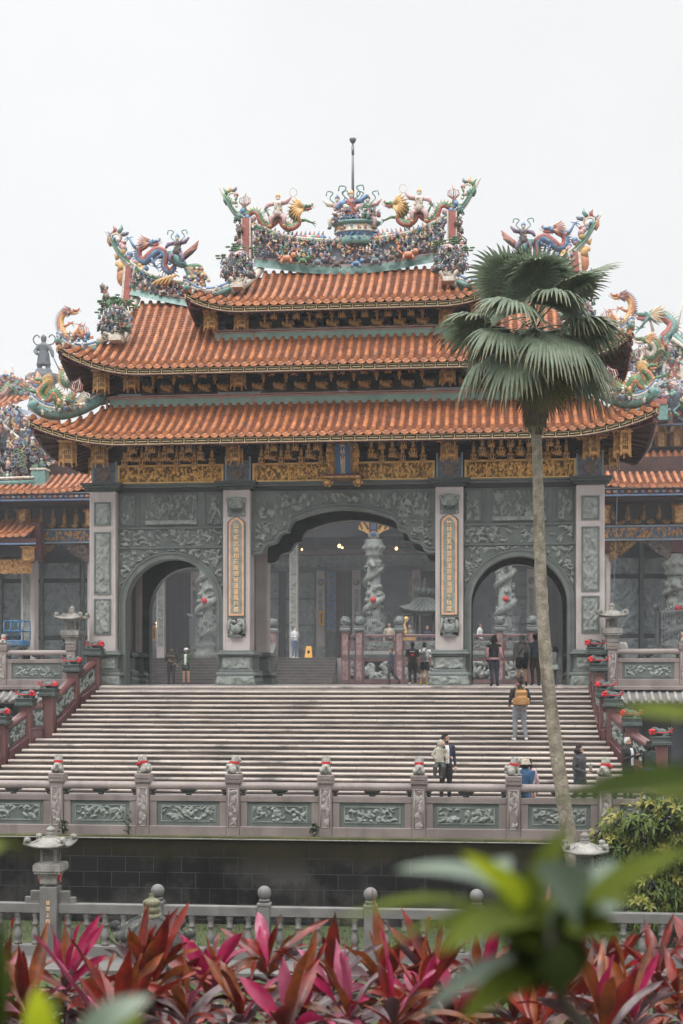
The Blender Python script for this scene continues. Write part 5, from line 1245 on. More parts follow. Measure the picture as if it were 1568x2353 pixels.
# --- stone lantern
def stone_lantern(loc, s, label, parts='short', group='stone lanterns', flower=False):
    t = thing('stone_lantern', label, 'stone lantern', loc, group)
    def T(mb_): return MB().merge(mb_, Matrix.Translation(loc) @ Matrix.Scale(s, 4))
    mb = MB(); mb.square([(.28, 0), (.33, .05), (.33, .19), (.31, .2), (.31, .22), (.2, .23)])
    for k in range(9): mb.blob((-.28 + k * .07, -.29, .0), (.04, .03, .03), 6, 4)
    T(mb).build('base_slab', [M_LANTERN], t)
    mb = MB()
    for sx in (-1, 1):
        for sy in (-1, 1): mb.box(sx * .16 - .03, sx * .16 + .03, sy * .16 - .03, sy * .16 + .03, .23, .56)
    for a in range(4):
        M = Matrix.Rotation(a * PI / 2, 4, 'Z'); q = MB()
        q.box(-.13, .13, -.175, -.14, .23, .27); q.box(-.13, .13, -.175, -.14, .52, .56)
        for k in range(-3, 4):
            for d in (-1, 1):
                pts = []
                for zz_ in (.27, .52):
                    pts.append((k * .075 + d * (zz_ - .395) * .75, zz_))
                (x0, z0), (x1, z1) = pts
                def clip(x0, z0, x1, z1):
                    t0, t1 = 0.0, 1.0; dx = x1 - x0
                    for lim, sg in ((.13, 1), (-.13, -1)):
                        c0 = sg * x0 - .13; c1 = sg * x1 - .13
                        if c0 > 0 and c1 > 0: return None
                        if c0 > 0: t0 = max(t0, c0 / (c0 - c1))
                        elif c1 > 0: t1 = min(t1, c0 / (c0 - c1))
                    return None if t1 <= t0 else (x0 + dx * t0, z0 + (z1 - z0) * t0, x0 + dx * t1, z0 + (z1 - z0) * t1)
                c = clip(x0, z0, x1, z1)
                if c: q.bar((c[0], -.158, c[1]), (c[2], -.158, c[3]), .018, .024)
        mb.merge(q, M)
    T(mb).build('lattice_box', [M_LANTERN], t)
    mb = MB(); n = 12; vs = []     # hipped roof with upturned corners
    prof = [(.46, .60, 1), (.47, .64, 1), (.30, .70, .35), (.2, .79, .1), (.1, .83, 0)]
    for r, z, up in prof:
        for i in range(n * 4):
            sd, f = divmod(i, n); f = f / n * 2 - 1; c = abs(f) ** 3
            x, y = f, -1
            for _ in range(sd): x, y = -y, x
            vs.append((x * r * (1 + .08 * c * up), y * r * (1 + .08 * c * up), z + .09 * c * up))
    N = n * 4; mb.add(vs, [(j * N + i, j * N + (i + 1) % N, (j + 1) * N + (i + 1) % N, (j + 1) * N + i) for j in range(len(prof) - 1) for i in range(N)] + [tuple(range(N - 1, -1, -1)), tuple((len(prof) - 1) * N + i for i in range(N))], 0, True)
    for a in range(4):
        q = PI / 4 + a * PI / 2; c, d = math.cos(q), math.sin(q)
        mb.tube([(c * .12, d * .12, .82), (c * .3, d * .3, .76), (c * .45, d * .45, .71), (c * .6, d * .6, .72), (c * .68, d * .68, .77)], [.03, .035, .04, .045, .03], 6)
        mb.tube([(c * .60 - d * .045, d * .60 + c * .045, .79), (c * .60 + d * .045, d * .60 - c * .045, .79)], .07, 10)
    T(mb).build('roof', [M_LANTERN], t)
    mb = MB(); mb.lathe([(.12, .82), (.12, .86), (.09, .87), (.11, .89), (.11, .93), (.09, .95), (.11, .97), (.11, 1.01), (.06, 1.05), (.025, 1.07), (.02, 1.11), (.03, 1.13), (.0, 1.135)], n=14)
    T(mb).build('finial', [M_LANTERN], t)
    mb = MB(); mb.square([(.19, -.26), (.2, -.24), (.2, -.14), (.24, -.04), (.28, .0)]); T(mb).build('neck', [M_LANTERN], t)
    if flower:
        for sx in (-1, 1):
            mb = MB(); rr = random.Random(3)
            for _ in range(14): mb.blob((sx * .235 + rr.uniform(-.02, .02), -.1 + rr.uniform(-.04, .04), -.09 + rr.uniform(-.06, .06)), .035, 6, 4)
            mb.tube([(sx * .23, -.1, -.13), (sx * .24, -.1, -.25)], [.02, .015], 5)
            T(mb).build('red_tassel', [M_RIBBON], t)
    return t
# --- terrace balustrades left and right of the stair head
for s in (-1, 1):
    xs = [8.55, 10.75, 12.95, 15.15, 17.35] if s > 0 else [-17.4, -15.3, -13.2, -11.05, -8.75]
    tb = thing('terrace_balustrade', 'granite terrace balustrade with octagon-framed panels %s of the gate' % ('left' if s < 0 else 'right'), 'balustrade', (s * 12, -.95, .0), 'terrace rails beside the gate')
    rail_run(tb, xs, -.95, -.02, 40 + s)
    mb = MB(); x0, x1 = (xs[0] - .2, xs[-1] + .2)
    mb.box(x0, x1, -1.2, -.7, -.14, -.022, 0, .02); mb.build('coping', [M_RAIL], tb)
    xl = 8.55 if s > 0 else -8.75
    stone_lantern((xl, -.95, -.02 + 1.59), .92, 'granite lantern on the terrace post %s' % ('left of the gate, over the red parapet' if s < 0 else 'right of the gate, where a thin cable ends'))
    xs2 = [x for x in xs if abs(x) > 9]
    for i, x in enumerate(sorted(xs2, key=abs)):
        lion((x, -.95, -.02 + 1.33), PI + .2 * i, 'small red-banded lion on the rail %s of the gate, %s from its lantern' % ('left' if s < 0 else 'right', ['first', 'second', 'third', 'fourth'][i]), 'lions on the terrace rails', .85, bow=0)
    # tiled pent roof and dark basement wall below it
    lw = thing('basement_front', 'dark basement front under a grey tiled pent roof %s of the stairs' % ('left' if s < 0 else 'right'), 'wall', (s * 14, -1.1, -3.03), 'basement fronts beside the steps')
    mb = MB(); a, b = (8.45, 24) if s > 0 else (-24, -8.6)
    mb.box(a, b, -1.0, -.72, -3.03, -.142, 0)
    for k in range(8): mb.box(a + 1 + k * 1.9, a + 1.9 + k * 1.9, -1.04, -.98, -2.4, -.7, 1)
    mb.build('wall', [M_HALLD, M_BLACK], lw)
    for k in range(8):
        mb = MB(); x = a + .55 + k * 1.9; mb.box(x - .16, x + .16, -1.2, -.98, -3.03, -.5, 0, .02); mb.build('pier', [M_HALL], lw)
    mb = MB(); n = int((b - a) / .235)
    mb.hexa([(a, -1.62, -.56), (b, -1.62, -.56), (b, -1.0, -.32), (a, -1.0, -.32)], [(a, -1.62, -.5), (b, -1.62, -.5), (b, -1.0, -.143), (a, -1.0, -.143)], 1)
    for k in range(n):
        x = a + .12 + k * .235
        mb.tube(dense([(x, -1.0, -.155), (x, -1.22, -.3), (x, -1.45, -.41), (x, -1.68, -.47)], 7), .06, 8, 0)
        mb.lathe([(.0, -.1), (.07, -.06), (.1, 0)], (x + .117, -1.63, -.5), 8, 1, sy=.2)
    mb.build('pent_roof', [M_GTILE, M_FENCE], lw)

# --- lower garden fence with ball posts, lanterns on its outer posts
GF = thing('garden_fence', 'low grey granite fence with turned balusters and ball-topped posts in front of the black wall', 'fence', (1.6, -20, -5.02))
zf = -5.02
fx = [-9.3, -7.35, -5.37, -3.42, -1.37, .64, 2.61, 4.55, 6.49, 8.5, 10.5]
for i, x in enumerate(fx):
    lan = abs(x + 3.42) < .01 or abs(x - 6.49) < .01
    mb = MB(); h = .165 if lan else .115; zt = -3.72 if lan else -4.02
    mb.box(x - h, x + h, -20 - h, -20 + h, zf, zt, 0, .015); po = mb.build('post', [M_FENCE], GF)
    if lan:
        mb = MB()
        for sx in (-1, 1):
            mb.box(x + sx * .27 - .105, x + sx * .27 + .105, -20.06, -19.94, -4.04, -3.81, 0, .008); mb.box(x + sx * .43 - .055, x + sx * .43 + .055, -20.055, -19.945, -4.04, -3.925, 0, .008)
            for z in (-3.85, -3.9, -3.95): mb.box(x + sx * .27 - .08, x + sx * .27 + .08, -20.07, -20.05, z - .008, z + .008, 0)
        mb.build('stepped_ear', [M_FENCE], po)
        mb = MB()
        for j, ch in enumerate('信眾上獻'): mb.merge(text_mb(ch, .085, .006), XZ, (x, -20 - h - .005, -4.02 - j * .115))
        mb.build('lettering', [M_LETTER], po)
        stone_lantern((x, -20, -3.46), .80, 'weathered stone lantern on the garden fence %s' % ('at the left, above the red plants' if x < 0 else 'beside the leafy bush'), flower=True)
    else:
        mb = MB(); mb.box(x - .125, x + .125, -20.125, -19.875, -4.02, -3.97, 0, .01); mb.lathe([(.10, -3.97), (.09, -3.94), (.105, -3.93), (.1, -3.91), (.06, -3.9)], (x, -20, 0), 14); mb.build('post_collar', [M_FENCE], po)
        mb = MB(); mb.blob((x, -20, -3.785), .128, 18, 12); mb.build('ball', [M_FENCE], po)
    if i == len(fx) - 1: break
    a, b = x + h, fx[i + 1] - .115
    mb = MB(); mb.box(a, b, -20.09, -19.91, -4.215, -4.04, 0, .012); mb.build('top_rail', [M_FENCE], GF)
    mb = MB(); mb.box(a, b, -20.1, -19.9, -5.02, -4.82, 0, .012); mb.build('bottom_rail', [M_FENCE], GF)
    n = 5
    for k in range(n):
        bx = a + (b - a) * (k + .5) / n; mb = MB()
        mb.lathe([(.075, -4.82), (.075, -4.77), (.045, -4.75), (.07, -4.71), (.085, -4.64), (.075, -4.58), (.045, -4.5), (.04, -4.46), (.075, -4.44), (.075, -4.42), (.05, -4.39), (.06, -4.3), (.075, -4.27), (.075, -4.216)], (bx, -20, 0), 12)
        mb.build('baluster', [M_FENCE], GF)
# mossy stone shrine roof standing in front of the fence
t = thing('garden_shrine', 'dark weathered stone shrine roof with mossy jar finial before the fence', 'stone shrine', (-1.0, -22, -5.1))
def T(mb_): return MB().merge(mb_, Matrix.Translation((-1.0, -22, -5.1)) @ Matrix.Rotation(.35, 4, 'Z') @ Matrix.Scale(.86, 4))
M_MOSSY = mat('weathered_lichen_stone', (.06, .058, .055), (.035, .034, .033), .9, 5, 50, .4, bump=.5, stain=(6, .58, .7, (.28, .27, .22), .8, (1, 1, 1)))
M_MOSSJ = mat('mossy_stone', (.19, .18, .12), (.12, .12, .06), .9, 5, 50, .3, bump=.4)
mb = MB(); mb.square([(.45, 0), (.45, .25), (.3, .3), (.3, .82)]); T(mb).build('body', [M_MOSSY], t)
mb = MB(); n = 12; vs = []
for r, z, up in [(.62, .80, 1), (.66, .88, 1), (.5, 1.08, .5), (.34, 1.26, .15), (.14, 1.36, 0)]:
    for i in range(n * 4):
        sd, f = divmod(i, n); f = f / n * 2 - 1; c = abs(f) ** 3; x, y = f, -1
        for _ in range(sd): x, y = -y, x
        vs.append((x * r * (1 + .1 * c * up), y * r * (1 + .1 * c * up), z + .08 * c * up))
N = n * 4; mb.add(vs, [(j * N + i, j * N + (i + 1) % N, (j + 1) * N + (i + 1) % N, (j + 1) * N + i) for j in range(4) for i in range(N)] + [tuple(range(N - 1, -1, -1)), tuple(4 * N + i for i in range(N))], 0, True)
for a in range(4):
    q = PI / 4 + a * PI / 2; c, d = math.cos(q), math.sin(q)
    mb.tube([(c * .2, d * .2, 1.36), (c * .5, d * .5, 1.22), (c * .75, d * .75, 1.06), (c * .95, d * .95, 1.04)], [.05, .055, .06, .06], 7)
    mb.tube([(c * .95 - d * .07, d * .95 + c * .07, 1.1), (c * .95 + d * .07, d * .95 - c * .07, 1.1)], .1, 10)
T(mb).build('roof', [M_MOSSY], t)
mb = MB(); mb.lathe([(.2, 1.33), (.2, 1.42), (.12, 1.43), (.17, 1.46), (.175, 1.53), (.15, 1.56), (.13, 1.57), (.17, 1.6), (.175, 1.67), (.12, 1.71), (.05, 1.74), (.045, 1.8), (.055, 1.82)], n=16); T(mb).build('finial', [M_MOSSJ], t)
# weeds rooted in the wall top
M_WEED = mat('weed_green', (.05, .085, .025), (.03, .05, .018), .6, 10, 40, .3, trans=.2)
for wx, wz, l in ((-4.5, -3.2, 'small dark green weed with white buds at the foot of a rail post'), (-3.05, -3.2, 'thin dry weed sprouting from the mossy kerb'), (1.02, -3.2, 'tiny flowering weed at the foot of the middle rail post')):
    rg = random.Random(int(wx * 10)); mb = MB()
    for _ in range(60 if wx != -3.05 else 26):
        a = rg.uniform(0, 2 * PI); h = rg.uniform(.03, .27 if wx != -3.05 else .5); r_ = rg.uniform(0, .1); x, y, z = wx + r_ * math.cos(a), -15.7 + r_ * .5 * math.sin(a), wz + h; e = rg.uniform(.025, .05); b_ = rg.uniform(0, 2 * PI)
        mb.add([(x, y, z), (x + e * math.cos(b_), y - .02, z + e * .5), (x + 1.7 * e * math.cos(b_), y, z + e * math.sin(b_)), (x + e * math.cos(b_), y + .02, z - e * .4)], [(0, 1, 2, 3)], 0)
    for k in range(4): mb.tube([(wx, -15.68, wz - .03), (wx + rg.uniform(-.05, .05), -15.7, wz + .15), (wx + rg.uniform(-.1, .1), -15.7, wz + .3)], .006, 4, 0)
    if wx != -3.05:
        for k in range(4): mb.blob((wx + rg.uniform(-.08, .08), -15.76, wz + rg.uniform(.05, .28)), .016, 5, 3, 1)
    tag(mb.build('wall_weed', [M_WEED, M_LIONST]), l, 'weed')
# ------------------------------------------------------------ halls behind the gate
M_HALLR = mat('hall_relief_stone', (.25, .285, .285), (.17, .2, .205), .6, 3, 40, .25)
def hall_relief(mb, x0, x1, z0, z1, y, seed, mi, sc=.35, res=.06, dep=.1): reliefxz(mb, x0, x1, z0, z1, y, dep, seed, sc, res, mi)
MH = thing('main_hall', 'blue-grey carved stone main hall seen hazily through the three arches', 'temple hall', (0, 34, 1.3))
TZ = 1.3
mb = MB()
mb.box(-17, 17, 34, 34.5, TZ, 9.2, 0)
for k, (a, b, z0, z1) in enumerate(((-16, -13.2, 1.9, 6.4), (-8.3, -5.2, 1.8, 6.3), (.15, 2.2, 1.8, 6.3), (5.0, 7.8, 1.8, 6.3), (-16.5, 16.5, 6.55, 7.3))):
    n = 1 if k == 4 else 3
    for j in range(n):
        q0, q1 = z0 + (z1 - z0) * j / n + .06, z0 + (z1 - z0) * (j + 1) / n - .06
        hall_relief(mb, a, b, q0, q1, 33.98, 700 + k * 5 + j, 1)
        if n > 1: mb.box(a - .06, b + .06, 33.93, 34.0, q1, q1 + .08, 0)
mb.build('facade_wall', [M_HALL, M_HALLR], MH)
mb = MB()
mb.box(-17, 17, 33.7, 34, 6.36, 6.52, 0); mb.box(-17, 17, 33.6, 34, 7.32, 7.5, 1)
for k in range(9): mb.box(-16 + k * 3.6, -13 + k * 3.6, 33.72, 33.8, 7.62, 8.9, 2)
for k in range(9):
    for z in (7.7, 8.8): mb.box(-15.9 + k * 3.6, -13.1 + k * 3.6, 33.68, 33.73, z, z + .04, 3)
mb.build('lintel_beams', [M_HALL, M_RAIL, M_HALLD, M_GOLDD], MH)
for i, u in enumerate((447, 736, 818, 955, 1220, 1040)):
    x = at(u, 1400, 33.6)[0]; mb = MB(); mb.box(x - .24, x + .24, 33.6, 34, TZ, 6.36, 0, .02); mb.box(x - .3, x + .3, 33.5, 34, TZ, 2.1, 1, .02); mb.blob((x, 33.58, 5.7), (.18, .1, .2), 8, 6, 1)
    mb.box(x - .12, x + .12, 33.575, 33.605, 3.2, 5.3, 1); mb.build('pilaster', [M_PINK, M_RELIEF], MH)
for i, (u0, u1, kind) in enumerate(((770, 806, 0), (375, 440, 1), (968, 1030, 1), (1232, 1300, 1), (640, 655, 1))):
    xa, xb = at(u0, 1400, 33.9)[0], at(u1, 1400, 33.9)[0]; mb = MB()
    mb.box(xa, xb, 33.84, 33.99, TZ, 6.3, 0 if kind else 1)
    if kind == 0: mb.box((xa + xb) / 2 + .03, xb, 33.8, 33.85, TZ, 6.25, 0)
    for q in range(1, 4): mb.box(xa + (xb - xa) * q / 4 - .02, xa + (xb - xa) * q / 4 + .02, 33.79, 33.86, TZ, 6.2, 2)
    mb.build('doorway', [M_BLACK, M_SOFFIT, M_HALLD], MH)
xa, xb = at(752, 1400, 33.3)[0], at(768, 1400, 33.3)[0]
mb = MB(); mb.box(xa, xb, 33.45, 33.55, 2.95, 6.3, 0); mb.box(xa - .06, xa, 33.44, 33.56, 2.9, 6.35, 1); mb.box(xb, xb + .06, 33.44, 33.56, 2.9, 6.35, 1); mb.box(xa - .06, xb + .06, 33.44, 33.56, 2.85, 2.95, 1)
for k in range(9): mb.blob(((xa + xb) / 2, 33.44, 3.25 + k * .34), (.08, .02, .09), 6, 4, 2)
mb.build('blue_couplet', [M_BLUE, M_GOLDD, M_GOLDD], MH)
mb = MB(); mb.box(-17, 17, 27.0, 36, 9.2, 9.5, 0)
for k in range(12): mb.box(-16.5 + k * 3, -16.2 + k * 3, 27.1, 34, 8.9, 9.2, 0)
mb.box(-17, 17, 28.5, 29.1, 7.75, 9.2, 1)
mb.build('ceiling', [M_BLACK, M_HALLD], MH)
roof_slope('tiled_roof', lambda s, d, z: (s, 33 - d, z), 6.2, 12.0, 9.65, ((0, 17), (1, 17.3)), .3, 14, 17.3, TM, parent=MH, tilew=.42)
for u, y in ((675, 29), (370, 30)):
    x = at(u, 1400, y)[0]; mb = MB(); mb.box(x - .22, x + .22, y - .2, y + .2, TZ, 7.8, 0, .03)
    hall_relief(mb, x - .16, x + .16, 2, 7.5, y - .205, int(u), 1, .16, .03, .05); mb.build('stone_column', [M_PINK, M_RELIEF], MH)
for nm_, u in (('lamp', 780), ('lamp', 912), ('lamp', 361), ('lamp', 694)):
    pass
M_GLOW = emit('lamp_glow', (1.0, .66, .32), 2.2)
for u, v, y, r in ((779, 1254, 30, .10), (786, 1258, 30, .06), (910, 1260, 30, .09), (361, 1438, 31, .08), (360, 1431, 31, .07), (693, 1262, 30, .06)):
    x, z = at(u, v, y); mb = MB(); mb.blob((x, y, z), (r, r, r * 1.1), 10, 7, 0); mb.tube([(x, y, z + r), (x, y, z + r + .1)], .03, 6, 1); mb.tube([(x, y, z + r + .05), (x, y, 9.2)], .012, 5, 1); mb.build('lamp', [M_GLOW, M_IRON], MH)
# dragon columns
def dragon_column(root, x, y, ztop, seed, rail=True, head=False, z0=TZ):
    mb = MB(); mb.lathe([(.62, z0), (.62, z0 + .35), (.5, z0 + .42), (.56, z0 + .62), (.56, z0 + .8), (.42, z0 + .9), (.36, z0 + 1.0), (.35, ztop - .9)], (x, y, 0), 16, 0)
    col = mb.build('dragon_column', [M_RELIEF], root)
    mb = MB(); n = 40; pts = []; rr = random.Random(seed)
    for i in range(n):
        q = i / (n - 1); a = q * 2.6 * 2 * PI + seed; pts.append((x + .42 * math.cos(a), y + .42 * math.sin(a), z0 + 1.1 + (ztop - z0 - 2.2) * q))
    mb.tube(pts, [.10 + .1 * math.sin(PI * min(1, (i + 4) / n)) for i in range(n)], 8, 0)
    for i in range(0, n, 1): p = Vector(pts[i]); o = Vector((p.x - x, p.y - y, 0)) * .55; mb.tube([p, p + o + Vector((0, 0, .08))], [.05, .005], 4, 0)
    for _ in range(60):
        a = rr.uniform(0, 2 * PI); zc = rr.uniform(z0 + 1.0, ztop - 1.0); mb.blob((x + .38 * math.cos(a), y + .38 * math.sin(a), zc), (rr.uniform(.08, .2), .12, rr.uniform(.06, .16)), 6, 4, 0)
    p = Vector(pts[-1]); mb.blob((x - .05, y - .5, ztop - 1.25), (.24, .22, .2), 9, 6, 0); mb.tube([(x - .05, y - .55, ztop - 1.3), (x + .12, y - .85, ztop - 1.45)], [.16, .09], 7, 0)
    mb.build('coiled_dragon', [M_RELIEF], col)
    mb = MB(); mb.blob((x + .02, y - .62, z0 + (ztop - z0) * .49), .16, 10, 7, 0); mb.build('red_ball', [M_RIBBON], col)
    mb = MB(); mb.lathe([(.36, ztop - .9), (.5, ztop - .8), (.42, ztop - .7), (.52, ztop - .5), (.56, ztop - .3), (.46, ztop - .1), (.46, ztop)], (x, y, 0), 16, 0)
    for k in range(10): mb.blob((x + .5 * math.cos(k * PI / 5), y + .5 * math.sin(k * PI / 5), ztop - .4), .13, 7, 5, 0)
    mb.build('capital', [M_RELIEF], col)
    if rail:
        mb = MB(); w = .75
        for k in range(-7, 8):
            for sx, sy in ((k / 7 * w, -w), (k / 7 * w, w), (-w, k / 7 * w), (w, k / 7 * w)):
                mb.bar((x + sx, y + sy, z0 + .7), (x + sx, y + sy, z0 + 2.15), .03, .03, 0)
                mb.tube([(x + sx, y + sy, z0 + 2.15), (x + sx * 1.12, y + sy * 1.12, z0 + 2.28), (x + sx * 1.16, y + sy * 1.16, z0 + 2.4)], [.02, .018, .006], 4, 0)
        for z in (.72, 1.4, 2.1):
            for a, b in (((-w, -w), (w, -w)), ((w, -w), (w, w)), ((w, w), (-w, w)), ((-w, w), (-w, -w))): mb.bar((x + a[0], y + a[1], z0 + z), (x + b[0], y + b[1], z0 + z), .035, .05, 0)
        mb.build('iron_railing', [M_IRON], col)
    if head:
        mb = MB(); mb.box(x - .22, x + .22, y - .2, y + .2, ztop, 9.2, 0); mb.box(x - .13, x + .13, y - .23, y - .19, ztop + .55, 9.1, 1)
        mb.blob((x, y - .1, ztop + .22), (.3, .22, .26), 10, 6, 2); mb.blob((x, y - .28, ztop + .25), (.16, .08, .13), 8, 5, 1)
        for s in (-1, 1):
            mb.prism([(x + s * .22, ztop + .25), (x + s * .5, ztop + .45), (x + s * .8, ztop + .55), (x + s * .78, ztop + .8), (x + s * .65, ztop + .9), (x + s * .95, ztop + 1.4), (x + s * .22, ztop + 1.4)], y - .08, y + .08, 3)
            for k in range(8): mb.blob((x + s * (.3 + .06 * k), y - .1, ztop + .6 + .1 * (k % 5)), (.07, .05, .07), 6, 4, 4)
        mb.build('painted_head', [M_DKRED, M_BLUE, M_LIONST, M_GOLDB, M_GOLDD], col)
for u, y, zt, hd in ((858, 28, at(858, 1240, 28)[1], True), (473, 28, at(858, 1240, 28)[1], False), (1160, 28, at(858, 1240, 28)[1], False)):
    dragon_column(MH, at(u, 1300, y)[0], y, zt, u % 7, True, hd)
# upper terrace with steps
mb = MB(); mb.box(-17, 17, 25.3, 36, -.5, TZ, 0); g = mb.build('upper_terrace', [M_FLOOR]); tag(g, kind='structure')
for k, (xa, xb) in enumerate(((-5.95, -2.95), (-14.5, -7.2), (6.95, 9.6))):
    mb = MB()
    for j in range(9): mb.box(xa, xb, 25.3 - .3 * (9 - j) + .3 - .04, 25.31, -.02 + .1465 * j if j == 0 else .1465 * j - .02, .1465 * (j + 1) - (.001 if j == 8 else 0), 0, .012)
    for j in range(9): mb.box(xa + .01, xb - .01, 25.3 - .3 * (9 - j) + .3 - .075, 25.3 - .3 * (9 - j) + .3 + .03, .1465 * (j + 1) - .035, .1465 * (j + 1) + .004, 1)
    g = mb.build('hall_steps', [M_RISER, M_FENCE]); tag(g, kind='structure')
# red-posted terrace parapet with openwork lion balls
PT = thing('hall_terrace_parapet', 'red granite parapet with green relief panels and lion-ball posts before the main hall', 'balustrade', (2, 25, 0))
px = [at(u, 1500, 24.9)[0] for u in (793, 825, 917)] + [3.6, 5.2, 6.8]
y = 24.9
def parapet_bay(a, b, sd):
    mb = MB(); mb.box(a, b, y - .06, y + .4, 0, TZ, 0); hall_relief(mb, a + .08, b - .08, .22, 1.12, y - .06, sd, 1, .3, .035, .14); mb.build('relief_base', [M_REDSTONE, M_RELIEF], PT)
    mb = MB(); mb.box(a, b, y - .14, y + .2, TZ + .01, TZ + .16, 0, .02); mb.build('moulding', [M_DKGREEN], PT)
    mb = MB(); mb.box(a, b, y - .05, y + .08, TZ + .16, TZ + .86, 0); mb.box(a + .03, b - .03, y - .058, y, TZ + .18, TZ + .34, 2); hall_relief(mb, a + .12, b - .12, TZ + .4, TZ + .82, y - .055, sd + 9, 1, .18, .03, .05); mb.build('relief_panel', [M_REDSTONE, M_GREEN, M_RELIEF], PT)
    mb = MB(); mb.box(a, b, y - .1, y + .12, TZ + 1.02, TZ + 1.16, 0, .03); mb.build('handrail', [M_REDSTONE], PT)
    for q in (.25, .75): mb = MB(); mb.blob((a + (b - a) * q, y, TZ + .94), (.12, .08, .09), 8, 5, 0); mb.build('rail_bracket', [M_DKGREEN], PT)
M_MARB = mat('mottled_red_marble', (.30, .2, .19), (.13, .07, .07), .35, 6, 30, .3)
for i, x in enumerate(px):
    mb = MB(); mb.box(x - .19, x + .19, y - .16, y + .2, 0, TZ + 1.3, 0, .02); mb.build('post', [M_REDSTONE], PT)
    mb = MB(); mb.box(x - .13, x + .13, y - .175, y - .15, .2, 1.15, 0); mb.box(x - .13, x + .13, y - .175, y - .15, TZ + .15, TZ + 1.2, 0); mb.build('marble_inlay', [M_MARB], PT)
    mb = MB(); mb.square([(.2, TZ + 1.3), (.27, TZ + 1.36), (.27, TZ + 1.44), (.22, TZ + 1.5), (.25, TZ + 1.56), (.2, TZ + 1.6)], (x, y, 0)); mb.blob((x, y, TZ + 1.82), (.27, .27, .25), 12, 8); rr = random.Random(i)
    for _ in range(16): a, e = rr.uniform(0, 2 * PI), rr.uniform(-.6, 1.2); mb.blob((x + .25 * math.cos(a) * math.cos(e), y + .25 * math.sin(a) * math.cos(e), TZ + 1.82 + .23 * math.sin(e)), rr.uniform(.05, .08), 6, 4)
    mb.build('lion_ball', [M_GREEN], PT)
    if i < len(px) - 1: parapet_bay(x + .19, px[i + 1] - .19, 800 + i)
# carved newel of the left flight
t = thing('stair_newel', 'carved stone newel with openwork lion ball on the left of the hall steps', 'stone post', (-6.2, 24, 0))
mb = MB(); mb.hexa([(-6.35, 22.5, 0), (-6.0, 22.5, 0), (-6.0, 25.3, 0), (-6.35, 25.3, 0)], [(-6.35, 22.5, .7), (-6.0, 22.5, .7), (-6.0, 25.3, TZ + .9), (-6.35, 25.3, TZ + .9)], 0); hall_relief(mb, -6.35, -6.0, .1, .6, 22.49, 3, 1, .12, .03, .06); mb.build('sloping_cheek', [M_GREEN, M_RELIEF], t)
mb = MB(); mb.box(-6.38, -5.98, 24.9, 25.3, 0, TZ + 1.3, 0, .02); mb.blob((-6.18, 25.1, TZ + 1.75), (.28, .28, .27), 12, 8, 1); mb.square([(.26, TZ + 1.3), (.28, TZ + 1.4), (.2, TZ + 1.5)], (-6.18, 25.1, 0), 1); mb.build('post', [M_MARB, M_GREEN], t)
# incense pavilion
xi = at(975, 1400, 29)[0]; t = thing('incense_pavilion', 'dark incense pavilion with curled grey roof behind the parapet', 'pavilion', (xi, 29, TZ))
zr = at(975, 1408, 29)[1]
for sx in (-1, 1):
    for sy in (-1, 1): mb = MB(); mb.lathe([(.14, TZ), (.13, zr)], (xi + sx * .45, 29 + sy * .45, 0), 10); mb.build('column', [M_BLACK], t)
mb = MB(); n = 10; vs = []
for r, z, up in [(1.15, 0, 1), (1.2, .08, 1), (.75, .35, .4), (.4, .7, .1), (.2, .85, 0)]:
    for i in range(n * 4):
        sd, f = divmod(i, n); f = f / n * 2 - 1; c = abs(f) ** 3; x_, y_ = f, -1
        for _ in range(sd): x_, y_ = -y_, x_
        vs.append((xi + x_ * r * (1 + .08 * c * up), 29 + y_ * r * (1 + .08 * c * up), zr + z + .22 * c * up))
N = n * 4; mb.add(vs, [(j * N + i, j * N + (i + 1) % N, (j + 1) * N + (i + 1) % N, (j + 1) * N + i) for j in range(4) for i in range(N)] + [tuple(range(N - 1, -1, -1))], 0, False)
for sd in range(4):
    for k in range(-4, 5):
        a = k / 4.5; p = [(a * r, -r) for r in (1.18, .78, .42)]; 
        for _ in range(sd): p = [(-b_, a_) for a_, b_ in p]
        mb.tube([(xi + p[q][0], 29 + p[q][1], zr + (.13, .38, .72)[q]) for q in range(3)], .05, 5, 0)
mb.build('roof', [M_GREEN], t)
mb = MB(); mb.box(xi - 1.0, xi + 1.0, 28, 30, zr - .12, zr, 0); mb.build('roof_frame', [M_BLACK], t)
mb = MB(); mb.lathe([(.3, zr + .85), (.5, zr + 1.1), (.35, zr + 1.3), (.15, zr + 1.35), (.08, zr + 1.6), (.02, zr + 1.9)], (xi, 29, 0), 12)
for k in range(8): mb.blob((xi + .42 * math.cos(k * PI / 4), 29 + .42 * math.sin(k * PI / 4), zr + 1.15), (.14, .14, .18), 7, 5)
mb.build('lotus_finial', [M_DKGREEN], t)
# gilded censer, caution board, hanging plates
xg, _ = at(930, 1440, 26); t = thing('gilded_censer', 'golden incense burner with dragon handle behind the parapet', 'censer', (xg, 26.5, TZ))
mb = MB(); mb.lathe([(.3, TZ), (.2, TZ + .3), (.5, TZ + .7), (.62, TZ + 1.0), (.6, TZ + 1.15), (.68, TZ + 1.2)], (xg, 26.5, 0), 16); mb.build('bowl', [M_GOLDB], t)
mb = MB(); mb.tube(dense([(xg - .25, 26.3, TZ + 1.15), (xg - .1, 26.2, TZ + 1.4), (xg + .05, 26.2, TZ + 1.3), (xg - .05, 26.2, TZ + 1.75), (xg + .1, 26.2, TZ + 1.95)], 12), .07, 7); mb.blob((xg + .05, 26.2, TZ + 2.0), (.13, .1, .12), 8, 5); mb.build('dragon_handle', [M_GOLDB], t)
M_YEL = mat('yellow_plastic', (.62, .30, .03), None, .5, 4, 30, .1)
xs_, zs_ = at(709, 1509, 26.2)
